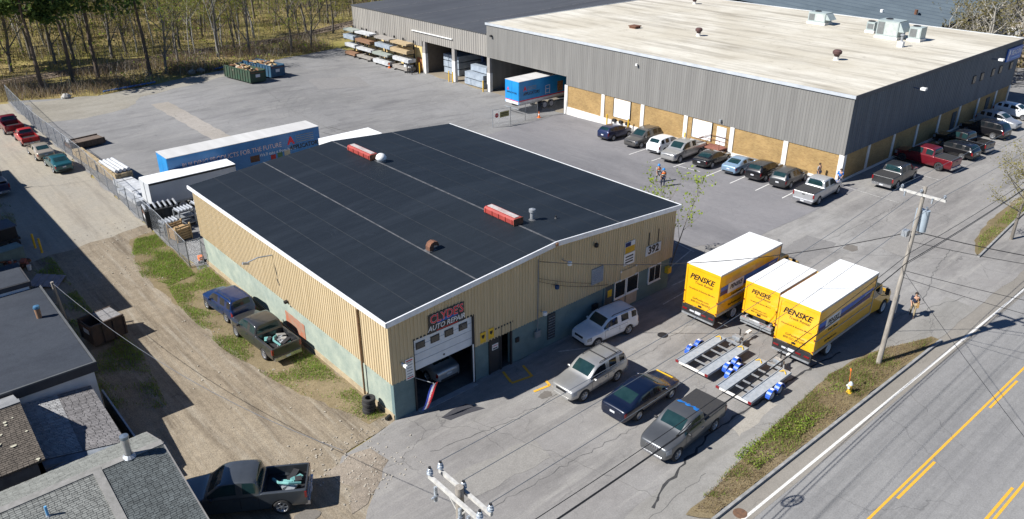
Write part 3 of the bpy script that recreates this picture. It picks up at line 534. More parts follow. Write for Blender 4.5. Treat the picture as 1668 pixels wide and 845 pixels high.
for y in (2.62,8.4,14.55,20.45,26.5,32.55,38.72): MB().box(BX-.06,BX+.03,y-.25,y+.25,-1.3,BS+.015).build('pilaster',PIL,wh)
for x in (51.6,56.2,61.4,66.7,72,77.3,82.5,87.8,92.0): MB().box(x-.2,x+.2,BY-.06,BY+.03,-.4,BS+.015).build('pilaster',PIL,wh)
mb = MB(); v = [(BX-.045,BY,-1.4),(BX-.045,OP0-.3,-1.4),(BX-.045,OP0-.3,.02),(BX-.045,26,-.12),(BX-.045,BY,.2)]; w2 = [(x+.08,y,z) for x,y,z in v]; mb.add(v+w2,[(0,1,2,3,4),(9,8,7,6,5),(0,5,6,1),(1,6,7,2),(2,7,8,3),(3,8,9,4),(4,9,5,0)]); mb.build('plinth',PIL,wh)
mb = MB(); mb.box(BX,BE,BY-.05,BY+.035,-.4,.22); mb.build('plinth',PIL,wh)
MB().box(BX-.04,BX+.4,BN-.6,BN-.02,-1.2,OPT-.13).build('corner_post',pm('grey_post',(.3,.28,.26)),wh); MB().box(BX-.07,BX+.42,BN-.64,BN+.0,-1.2,1.6).build('post_base',PIL,wh)
DOORW = pm('dock_door_white',(.78,.78,.77),(.7,.7,.69),scale=1,rough=.5)
for y0,y1,z0 in ((28.3,30.78,.42),(17.05,19.5,.6)):
    d = MB().box(BX-.035,BX+.06,y0,y1,z0,2.56).build('dock_door',DOORW,wh)
    for i in range(1,4): MB().box(BX-.042,BX-.036,y0,y1,z0+i*.5,z0+i*.5+.015).build('panel_joint',pm('grey_joint',(.34,.36,.38)),d)
    mb = MB(); mb.box(BX-.06,BX+.05,y1,y1+.08,z0,2.62); mb.box(BX-.06,BX+.05,y0-.08,y0,z0,2.62); mb.build('door_frame',TRIM,d)
for y in (28.5,29.5,30.5): MB().box(BX-.3,BX-.05,y-.2,y+.2,-.15,.2).build('dock_bumper',BLACK,wh)
d = MB().box(BX-.035,BX+.06,15.25,16.4,.5,2.4).build('staff_door',DOORW,wh); MB().box(BX-.06,BX-.036,15.33,15.43,1.35,1.45).build('handle',STEEL,d)
# outside stair to the staff door
st = thing('entry_stair','brown wooden landing with steps and metal handrails at the white staff door','stair',(0,0,0)); STW = pm('stair_wood',(.26,.1,.07),(.18,.07,.05),scale=3,rough=.85)
gz = zg(50,15)
MB().box(49.75,51.2,14.9,17.0,.33,.45).build('landing',STW,st)
for i in range(5): MB().box(49.75,51.15,17.0+i*.28,17.28+i*.28,.33-(i+1)*.13,.42-(i+1)*.13).build('step',STW,st)
mb = MB()
for a,b in ((49.8,14.95),(51.1,14.95),(49.8,16.9)): mb.box(a-.05,a+.05,b-.05,b+.05,gz,.33)
mb.build('support',STW,st)
for x in (49.8,51.12):
    mb = MB(); mb.tube([(x,14.95,.45),(x,14.95,1.4),(x,17.0,1.4),(x,18.4,.75),(x,18.4,-.2)],.03,6); mb.tube([(x,14.95,.95),(x,17,.95),(x,18.4,.3)],.02,5); mb.build('handrail',RUST,st)
# south face: small windows, doors, lamps, sign
for x in (79.25,81.45,84.65,86.9,90.2):
    f = MB().box(x-.42,x+.42,BY-.1,BY-.04,4.86,5.78).build('window',TRIM,wh); MB().box(x-.34,x+.34,BY-.11,BY-.1,4.94,5.7).build('pane',GLASSD,f); MB().box(x-.03,x+.03,BY-.125,BY-.111,4.94,5.7).build('mullion',pm('beige_mullion',(.4,.33,.24)),f)
for x in (76.1,85.6): d = MB().box(x-.5,x+.5,BY-.035,BY+.05,.05,2.2).build('side_door',pm('dark_side_door',(.06,.07,.08)),wh); MB().box(x+.3,x+.4,BY-.06,BY-.036,1.05,1.15).build('handle',STEEL,d)
sg = MB().box(87.6,92.2,BY-.2,BY-.06,6.05,7.55).build('wall_sign',pm('sign_blue',(.01,.13,.5),(.01,.1,.42),scale=1,rough=.4),wh)
text('lettering','BEACON',.8,((90.4,BY-.205,6.95),(1,0,0),(0,0,1)),OUT,sg,bold=.01,sx=.95); MB().box(89.0,91.6,BY-.206,BY-.2,6.3,6.42).build('sign_line',pm('sign_pale',(.3,.5,.75)),sg)
mb = MB(); mb.prism([(87.95,6.2),(88.2,6.2),(88.2,6.7),(88.5,6.9),(88.4,7.35),(88.05,7.4),(87.95,7.0)],lambda a,b,d:(a,d,b),BY-.206,BY-.2); mb.build('sign_emblem',OUT,sg)
for x,z in ((63.7,7.0),(83.6,7.05)):
    l = MB().obox((x,BY-.9,z),.5,.5,.22).build('wall_lamp',WHITE,wh); MB().cyl((x-.2,BY,z),(x-.1,BY-.7,z),.05,n=6).build('bracket',pm('lamp_blue',(.03,.07,.16)),l)
MB().obox((BX-.25,27.6,7.0),.22,.22,.22).build('wall_lamp',WHITE,wh); MB().obox((BX-.25,52.9,6.7),.25,.3,.25).build('wall_lamp',TRIM,wh); MB().obox((BX-.2,16.0,3.1),.2,.2,.25).build('wall_lamp',STEEL,wh)
# roof plant of the warehouse
ACW = pm('plant_grey',(.36,.41,.4),(.28,.33,.32),scale=1.2,rough=.5)
def ac_unit(x,y,sx,sy,h,lab,hood=1):
    t = thing('rooftop_unit',lab,'air conditioner',(x,y,BH+.02)); MB().box(-sx/2-.1,sx/2+.1,-sy/2-.1,sy/2+.1,0,.3).build('curb',PIL,t); MB().box(-sx/2,sx/2,-sy/2,sy/2,.304,h).build('casing',ACW,t)
    g = MB().box(-sx/2-.02,-sx/2-.002,sy/2-.9,sy/2-.12,.5,h-.2).build('coil_grille',pm('coil',(.16,.17,.17)),t)
    MB().box(-sx/2-.015,-sx/2-.003,-sy/2+.1,sy/2-1.0,.45,h-.15).build('access_panel',pm('panel_pale',(.45,.48,.46)),t)
    if hood: mb = MB(); mb.prism([(-sx/2+.1,h-.1),(-sx/2+.1,h*.45),(sx/2-.1,h*.45),(sx/2-.1,h-.1)],lambda a,b,d:(a,-sy/2-d*(1 if b<h*.6 else .1),b),0,.7); mb.build('intake_hood',ACW,t)
    mb = MB(); mb.lathe([(.4,h),(.42,h+.08),(0,h+.1)],(sx*.1,sy*.2,0),n=12); mb.build('fan_guard',TRIM,t)
ac_unit(83.6,24.2,1.8,2.4,1.5,'pale rooftop air unit standing alone near the far roof edge'); ac_unit(80.8,13.4,2.2,2.6,2.1,'largest pale rooftop air unit on a curb above rust stains')
ac_unit(82.6,16.6,1.0,1.0,1.3,'small white box unit left of the largest rooftop air unit',0); ac_unit(81.4,10.5,1.5,1.4,1.6,'weathered grey rooftop unit right of the largest air unit',0)
t = thing('flue_stack','short white flue in front of the weathered rooftop unit','flue',(76.3,10.0,BH+.02)); MB().box(-.3,.3,-.3,.3,0,.6).build('base',WHITE,t); MB().cyl((0,0,.6),(0,0,1.3),.14,n=8).build('pipe',STEEL,t); MB().lathe([(.25,1.25),(.25,1.4),(0,1.5)],n=8).build('cap',STEEL,t)
def mushroom(x,y,lab,s=1):
    t = thing('mushroom_vent',lab,'roof vent',(x,y,BH+.015)); MB().lathe([(.32*s,0),(.25*s,.06),(.25*s,.35*s)],n=10).build('curb',PIL,t); MB().lathe([(.22*s,.35*s),(.3*s,.55*s),(.42*s,.62*s),(.44*s,.85*s),(.3*s,.98*s),(0,1.0*s)],n=12).build('cowl',pm('rust_cowl',(.1,.05,.045),(.06,.035,.035)),t,40)
    MB().lathe([(0,.004),(.6*s,.004),(.75*s,.001)],(0,0,0),n=14).build('rust_stain',pm('rust_stain',(.62,.48,.28),(.7,.62,.48),scale=2),t)
mushroom(64.6,29.5,'rust coloured mushroom vent near the middle of the white roof'); mushroom(64.2,11.3,'rust coloured mushroom vent nearest the front corner of the white roof',1.1); mushroom(85.6,45.9,'small rust coloured mushroom vent by the far edge of the white roof')
t = thing('low_vent','low rusty flat vent near the left edge of the white roof','roof vent',(63,38.3,BH+.02)); MB().box(-.5,.5,-.5,.5,0,.22).build('curb',RUST,t); MB().box(-.6,.6,-.6,.6,.22,.34).build('lid',RUST,t)
# wing with open bays
WE = 6.85; WN = 88.7; ROOF_G = ground_mat('grey_membrane','#4c4e52','#44464b','#3b3d41',grain=.07,streak=(.1,1.0,1),sscale=.5,bump=.08,rough=.75)
wg = thing('storage_wing','lower warehouse wing with taupe siding, dark roof and open storage bays','warehouse')
mb = MB(); ribbed(mb,BN+.02,69.0,lambda y: 3.75,lambda y: WE,.5,.06,west); ribbed(mb,69.0,WN,lambda y: 2.95,lambda y: WE,.5,.06,west); mb.build('west_siding',BROWN_S,wg)
mb = MB(); ribbed(mb,BX,BE+8,lambda y: 2.95,lambda y: WE,.5,.05,lambda u,o,z:(u,WN+.02+o,z)); mb.box(BX+.3,BE+8,WN-.3,WN-.02,-1,3); mb.build('north_siding',BROWN_S,wg)
mb = MB(); mb.box(BX+.05,BX+.35,69.4,WN-.02,-1.3,3.1); mb.build('west_wall',PALE_Y,wg)
mb = MB(); mb.add([(BX-.15,BN+.1,WE),(BE+8,BN+.1,WE+1.0),(BE+8,WN+.15,WE+1.0),(BX-.15,WN+.15,WE),(BX-.15,BN+.1,WE-.1),(BE+8,BN+.1,WE+.8),(BE+8,WN+.15,WE+.8),(BX-.15,WN+.15,WE-.1)],[(0,1,2,3),(7,6,5,4),(0,4,5,1),(2,6,7,3),(0,3,7,4),(1,5,6,2)]); wr_ = mb.build('roof',ROOF_G,wg)
for y in (62,73,82):
    mb = MB(); f = lambda x: WE+(x-BX+.15)/(BE+8.15-BX)*1.0+.01; mb.add([(BX,y,f(BX)),(BE+8,y,f(BE+8)),(BE+8,y+.3,f(BE+8)),(BX,y+.3,f(BX))],[(0,1,2,3)]); mb.build('roof_seam',SEAM,wr_)
for y0,y1 in ((61.3,61.95),(68.5,69.2)): MB().box(BX-.02,BX+.4,y0,y1,-1.2,3.745).build('bay_post',pm('grey_post',(.3,.28,.26)),wg); MB().box(BX-.05,BX+.42,y0-.03,y1+.03,-1.2,2.0).build('post_base',PIL,wg)
MB().box(BX+.05,BX+.3,BN+.02,69.2,3.75,WE).build('lintel',pm('grey_post',(.3,.28,.26)),wg)
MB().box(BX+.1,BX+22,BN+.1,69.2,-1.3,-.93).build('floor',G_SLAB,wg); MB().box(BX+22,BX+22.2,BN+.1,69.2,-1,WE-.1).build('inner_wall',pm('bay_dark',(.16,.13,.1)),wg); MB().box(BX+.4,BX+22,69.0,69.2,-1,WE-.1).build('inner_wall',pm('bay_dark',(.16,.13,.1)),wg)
struct(MB().box(BX+.1,BX+20,OP0,BN-.2,-1.3,-.94).build('bay_floor',G_SLAB))
MB().box(BX-.035,BX+.04,69.6,70.7,-.9,1.2).build('side_door',pm('orange_door',(.42,.16,.07),(.36,.13,.06)),wg); MB().box(BX-.25,BX-.1,61.6,71.5,5.0,5.12).build('gutter_pipe',WHITE,wg)
for k in range(4): MB().box(BX+6,BX+6.4,56+3.2*k,56.3+3.2*k,-.9,WE-.2).build('inner_column',pm('blue_column',(.05,.1,.25)),wg)
# building behind with a ribbed blue-grey roof
RIBR = pm('blue_metal_roof',(.1,.128,.15),(.08,.104,.125),scale=.3,rough=.8,spec=.2)
rb = thing('rear_warehouse','long low building with ribbed blue grey metal roof behind the white roof','warehouse')
mb = MB(); x0,x1 = 94.5,140; y0,y1 = 16,90; n = int((x1-x0)/2.2); us = []
for i in range(n): a = x0+i*(x1-x0)/n; us += [(a,0),(a+1.3,0),(a+1.35,.4),(a+1.95,.4)]
us.append((x1,0)); k = len(us); zr = lambda x: 6.3+(x-x0)*.035
mb.add([(x,y0,zr(x)+o) for x,o in us]+[(x,y1,zr(x)+o+5.0) for x,o in us],[(i,i+1,k+i+1,k+i) for i in range(k-1)]); mb.build('roof',RIBR,rb)
MB().box(x0+.3,x1-.3,y0+.3,y1,-.2,6.2).build('walls',GREY_S,rb); MB().box(x1-.5,x1+.2,y0,y1,8.0,8.4).build('ridge_cap',PIL,rb)
for x,y,m in ((103,25,WHITE),(106.5,21.5,RUST)): MB().cyl((x,y,6.6),(x,y,8.0),.25,n=8).build('roof_pipe',m,rb)
fs = thing('white_storefront','long white fascia of a far building beyond the parking lot','building',(0,0,0))
MB().box(126,127,-14,20.5,.0,2.6).build('walls',GREY_S,fs); MB().box(125.2,125.9,-14,21,2.6,4.3).build('fascia',WHITE,fs); MB().box(125.1,134,-14,21,4.3,4.5).build('roof',pm('tan_roof',(.4,.33,.25)),fs)
mb = MB()
for i in range(9): mb.box(125.14,125.2,8+i*1.1,8.7+i*1.1,3.1,3.1+.5+.3*(i%2))
mb.build('lettering',BLACK,fs)
# ------------------------------------------------------------------ houses at the left
SH_D = pm('dark_shingle',(.16,.17,.16),(.1,.108,.105),scale=2.2,rough=.9,fine=.12); SH_G = pm('lichen_shingle',(.3,.29,.25),(.2,.2,.175),scale=2.5,rough=.9,fine=.12); SH_B = pm('brown_shingle',(.13,.11,.09),(.085,.075,.065),scale=2,rough=.9,fine=.12); SH_C = pm('grey_shingle',(.25,.25,.25),(.16,.165,.17),scale=1.2,rough=.9,fine=.12)
WALLW = pm('white_wall',(.62,.63,.64),(.5,.51,.53),scale=1,rough=.8); WALLG = pm('shed_wall',(.2,.19,.18),(.13,.125,.12),scale=2,rough=.9); CAPM = pm('ridge_cap',(.26,.25,.235),(.19,.185,.17),scale=3,rough=.9,fine=.1)
def shingles(name, A, B, C, D, mats, parent, tab=.21, expo=.105, seed=1):
    """rows of tabs over the quad A,B (eave) C,D (top: C above B)"""
    r = random.Random(seed); A,B,C,D = [Vector(p) for p in (A,B,C,D)]; n = (B-A).cross(D-A).normalized(); n = n if n.z > 0 else -n
    H = ((D-A).length+(C-B).length)/2; rows = max(1,int(H/expo)); mb = MB(); nm = len(mats)
    for j in range(rows):
        v0 = j/rows; v1 = min(1,(j+1.25)/rows); a0 = A.lerp(D,v0); b0 = B.lerp(C,v0); a1 = A.lerp(D,v1); b1 = B.lerp(C,v1); k = max(1,int((b0-a0).length/tab)); off = r.random()*.6
        for i in range(-1,k+1):
            u0 = sm01((i+off)/k); u1 = sm01((i+off+.93)/k)
            if u1-u0 < .02/k: continue
            l = .022+r.uniform(-.005,.008); lo = .004
            vs = [a0.lerp(b0,u0)+n*l,a0.lerp(b0,u1)+n*l,a1.lerp(b1,u1)+n*lo,a1.lerp(b1,u0)+n*lo,a0.lerp(b0,u0),a0.lerp(b0,u1)]
            mb.add(vs,[(0,1,2,3),(4,5,1,0)],r.randrange(nm))
    o = mb.build(name,mats,parent,fix=False); o['kind'] = 'stuff'; return o
def slab(name, A,B,C,D, t, mat, parent):
    A,B,C,D = [Vector(p) for p in (A,B,C,D)]; n = (B-A).cross(D-A).normalized(); n = n if n.z > 0 else -n
    vs = [A,B,C,D]+[p-n*t for p in (A,B,C,D)]; return MB().add(vs,[(0,1,2,3),(7,6,5,4),(0,4,5,1),(1,5,6,2),(2,6,7,3),(3,7,4,0)]).build(name,mat,parent)
vary = lambda base,nm: [pm(nm+str(i),[c*f for c in base],[c*f*.72 for c in base],scale=3,rough=.92,fine=.15) for i,f in enumerate((.85,1,1.12,1.03))]
flat = thing('flat_roof_house','dark flat roofed building with white wall beside the dirt drive','building')
FR = ground_mat('flat_tar_roof','#3e4249','#343941','#2c3038',grain=.14,streak=(.3,1.0,1),sscale=.6,crack=.3,crack_scale=.4)
MB().box(-24,-11.5,10.1,20.9,-.2,3.3).build('walls',WALLW,flat); MB().box(-24.2,-11.3,9.95,21.1,3.25,3.72).build('roof_edge',pm('roof_fascia',(.05,.05,.055)),flat); MB().box(-24.1,-11.42,10.07,20.98,3.722,3.74).build('roof',FR,flat)
MB().box(-24.2,-11.3,9.95,10.05,3.722,3.8).build('parapet',pm('parapet',(.09,.095,.1)),flat); MB().box(-11.4,-11.3,10.05,21.1,3.722,3.8).build('parapet',pm('parapet',(.09,.095,.1)),flat)
t = thing('roof_flue','short flue with blue metal cap on the dark flat roof','flue',(-12.34,16.9,3.735)); MB().cyl((0,0,0),(0,0,.6),.14,.16,n=10).build('pipe',pm('clay_flue',(.3,.17,.1)),t,40); MB().lathe([(.17,.6),(.19,.66),(.16,.76),(0,.8)],n=10).build('cap',pm('flue_cap',(.12,.28,.45),metal=.5,rough=.4),t,40)
up = thing('upper_flat_house','grey flat roofed block behind the larger flat roof','building'); MB().box(-24,-11.9,21.15,24.3,-.2,3.9).build('walls',WALLW,up); MB().box(-24.1,-11.75,21.12,24.5,3.9,4.2).build('roof_edge',pm('roof_fascia',(.05,.05,.055)),up); MB().box(-24,-11.85,21.2,24.4,4.202,4.22).build('roof',FR,up)
up2 = thing('tall_house','tall plain building standing left of the dirt drive','building'); MB().box(-30,-13.6,24.9,61,-.2,6.8).build('walls',WALLW,up2); MB().box(-30.2,-13.4,24.7,61.2,6.8,7.0).build('roof',FR,up2)
up3 = thing('shed_house','low teal roofed lean-to among the yard junk','building'); MB().box(-20,-11.9,25.0,27.6,-.2,2.6).build('walls',WALLG,up3); MB().box(-20,-11.7,24.6,27.8,2.6,2.75).build('roof',pm('teal_sheet',(.16,.24,.24),(.11,.17,.17)),up3)
# gabled house at the bottom left, ridge along x
hp = thing('shingle_house','gabled house with dark and lichen grey shingles beside the grey pickup','house'); RY,RZ = .75,4.15; EX = -11.2
ey,ez = -5.6,2.55; ny,nz = 3.4,3.1
MB().box(-26,EX-.35,ey+.5,ny-.4,-.2,2.7).build('walls',WALLG,hp)
slab('roof_deck',(-26,ey,ez),(EX,ey,ez),(EX,RY,RZ),(-26,RY,RZ),.12,SH_D,hp); slab('roof_deck',(EX,ny,nz),(-26,ny,nz),(-26,RY,RZ),(EX,RY,RZ),.12,SH_G,hp)
xm = -13.85
shingles('shingle_field',(xm+.15,ey,ez+.01),(EX,ey,ez+.01),(EX,RY,RZ+.01),(xm+.15,RY,RZ+.01),vary((.1,.112,.112),'dsh'),hp,seed=3); shingles('shingle_field',(-22,ey,ez+.01),(xm-.15,ey,ez+.01),(xm-.15,RY,RZ+.01),(-22,RY,RZ+.01),vary((.21,.215,.2),'lsh'),hp,seed=4)
shingles('shingle_field',(EX,ny,nz+.01),(-22,ny,nz+.01),(-22,RY,RZ+.01),(EX,RY,RZ+.01),vary((.21,.215,.195),'nsh'),hp,seed=5)
slab('ridge_cap',(-22,RY-.16,RZ+.03),(EX+.02,RY-.16,RZ+.03),(EX+.02,RY+.16,RZ+.06),(-22,RY+.16,RZ+.06),.03,CAPM,hp)
slab('hip_cap',(xm-.17,ey,ez+.07),(xm+.17,ey,ez+.07),(xm+.17,RY,RZ+.07),(xm-.17,RY,RZ+.07),.05,CAPM,hp)
mb = MB(); s = (RZ-ez)/(RY-ey)
for (ya,za,yb,zb) in ((ey,ez,RY,RZ),(RY,RZ,ny,nz)): mb.add([(EX,ya,za-.2),(EX+.06,ya,za-.2),(EX+.06,ya,za+.03),(EX,ya,za+.03),(EX,yb,zb-.2),(EX+.06,yb,zb-.2),(EX+.06,yb,zb+.03),(EX,yb,zb+.03)],[(0,1,5,4),(1,2,6,5),(2,3,7,6),(3,0,4,7),(3,2,1,0),(4,5,6,7)])
mb.build('rake_board',pm('rake_board',(.22,.21,.2)),hp); mb = MB(); mb.add([(EX-.36,ey+.5,2.6),(EX-.36,ny-.4,2.6),(EX-.36,RY,RZ-.15)],[(0,1,2)]); mb.build('gable',WALLG,hp)
t = thing('metal_flue','shiny steel flue standing on the house ridge','flue',(-12.55,.75,RZ)); MB().cyl((0,0,0),(0,0,.95),.15,n=12).build('pipe',pm('flue_steel',(.6,.6,.6),(.45,.45,.45),metal=.8,rough=.3),t,40); MB().lathe([(.3,0),(.17,.14)],n=12).build('flashing',STEEL,t); MB().lathe([(.17,.93),(.19,.98),(.18,1.08),(0,1.12)],n=12).build('cap',pm('flue_top',(.3,.36,.42),metal=.7,rough=.35),t,40)
dm = MB(); t = thing('roof_vent_pipe','thin blue vent pipe near the bottom left roof edge','pipe',(-16.0,-.4,3.85)); MB().cyl((0,0,0),(0,0,.5),.05,n=8).build('pipe',pm('pipe_blue',(.12,.35,.6)),t); MB().lathe([(.11,0),(.06,.08)],n=8).build('collar',STEEL,t)
# lower lean-to between
sh = thing('lean_to_shed','lean-to with grey shingle roof between the flat roof and the gabled house','shed')
A,B,C,D = (-15.3,5.9,2.15),(-11.85,4.7,2.15),(-11.85,9.9,2.6),(-15.3,9.9,2.9)
slab('roof_deck',A,B,C,D,.1,SH_C,sh); mid = lambda a,b,t:[a[i]+(b[i]-a[i])*t for i in range(3)]
up_ = lambda p:(p[0],p[1],p[2]+.01)
e1,e2 = mid(A,B,.5),mid(D,C,.55)
shingles('shingle_field',up_(A),up_(e1),up_(e2),up_(D),vary((.36,.36,.36),'csh'),sh,seed=6,tab=.3); shingles('shingle_field',up_(e1),up_(B),up_(C),up_(e2),vary((.21,.2,.2),'csh2'),sh,seed=7,tab=.3)
MB().box(-15.2,-12.1,5.2,9.8,-.2,2.05).build('walls',WALLG,sh); slab('apron_roof',(-15.2,4.3,1.75),(-12.4,3.9,1.75),(-11.9,4.7,2.13),(-15.2,5.85,2.13),.06,pm('shaded_shingle',(.22,.24,.27),(.12,.14,.16),scale=3,rough=.9),sh)  # the apron's bluish shade is painted into its shingle colour
bh = thing('brown_roof_house','house with brown lichen spotted shingle roof at the left edge','house')
b0,b1,by,bz,bey,bez = -26,-15.15,7.6,4.5,4.3,3.2
MB().box(b0,b1-.3,4.6,9.9,-.2,3.1).build('walls',WALLG,bh); slab('roof_deck',(b0,bey,bez),(b1,bey,bez),(b1,by,bz),(b0,by,bz),.12,SH_B,bh); slab('roof_deck',(b1,9.9,3.6),(b0,9.9,3.6),(b0,by,bz),(b1,by,bz),.12,SH_C,bh)
shingles('shingle_field',(-22,bey,bez+.01),(b1,bey,bez+.01),(b1,by,bz+.01),(-22,by,bz+.01),vary((.125,.105,.085),'bsh'),bh,seed=8)
mb = MB(); LR = random.Random(5)
for i in range(46):
    u,v = LR.random(),LR.random(); x = -19.5+u*4.2; y = bey+v*(by-bey); z = bez+v*(bz-bez)+.045; r = LR.uniform(.03,.13)
    mb.add([(x+r*math.cos(t)*LR.uniform(.7,1.2),y+r*math.sin(t)*LR.uniform(.7,1.2),z+.003) for t in [k*PI/4 for k in range(8)]],[tuple(range(8))])
o = mb.build('lichen',pm('lichen',(.5,.48,.38),(.38,.36,.27),scale=9,rough=.95),bh,fix=False); o['kind']='stuff'
slab('ridge_cap',(-22,by-.15,bz+.03),(b1+.02,by-.15,bz+.03),(b1+.02,by+.15,bz+.05),(-22,by+.15,bz+.05),.03,SH_C,bh)
pn = thing('board_fence','narrow wooden fence beside the lean-to','fence'); MB().box(-11.2,-11.12,3.6,11.4,1.1,1.2).build('rail',STEEL,pn)
for i in range(26): MB().box(-11.24,-11.2,3.6+i*.3,3.86+i*.3,0,1.15).build('board',pm('fence_board',(.07,.08,.075),(.04,.045,.045)),pn)
# ------------------------------------------------------------------ vehicles
WH = {}
def wheel_mesh(r, w, style):
    k = (round(r,3),round(w,3),style)
    if k in WH: return WH[k]
    t = MB(); t.lathe([(r*.66,-w/2+.01),(r*.9,-w/2),(r*.97,-w/2+.02),(r,-w/2+.05),(r,w/2-.05),(r*.97,w/2-.02),(r*.9,w/2),(r*.66,w/2-.01)],axis='Y',n=22)
    to = t.build('wheel',TYRE,smooth=50); m = MB(); m.lathe([(r*.68,w/2-.02),(r*.66,w/2-.008),(r*.6,w/2-.012),(r*.56,w/2-.06),(r*.5,w/2-.075)],axis='Y',n=20)
    m.lathe([(r*.56,w/2-.08),(0,w/2-.085)],axis='Y',n=20,mi=1)
    if style == 'cap': m.lathe([(r*.55,w/2-.05),(r*.3,w/2-.02),(0,w/2-.01)],axis='Y',n=14)
    elif style == 'truck': m.lathe([(r*.5,w/2-.07),(r*.25,w/2-.05),(r*.22,w/2+.0),(0,w/2+.01)],axis='Y',n=14)
    else:
        for i in range(6):
            a = 2*PI*i/6; m.obox((math.cos(a)*r*.34,w/2-.035,math.sin(a)*r*.34),r*.56,.04,r*.15,0,-a)
        m.lathe([(r*.17,w/2-.05),(r*.15,w/2-.012),(0,w/2-.008)],axis='Y',n=10)
    dk = RIMD if style == 'dark' else RIM
    ro = m.build('rim',[dk,TRIM if style not in ('truck','cap') else pm('wheel_white',(.6,.6,.6),rough=.5)],smooth=40)
    if style == 'truck': ro.data.materials[0] = MATS['wheel_white']
    WH[k] = (to.data, ro.data); bpy.data.objects.remove(to); bpy.data.objects.remove(ro); return WH[k]
def add_wheel(parent, x, y, r, w, style):
    a,b = wheel_mesh(r,w,style); o = link('wheel',a,parent); o.location = (x,y,r); o.rotation_euler = (0,0,0 if y>0 else PI); c = link('rim',b,o); return o

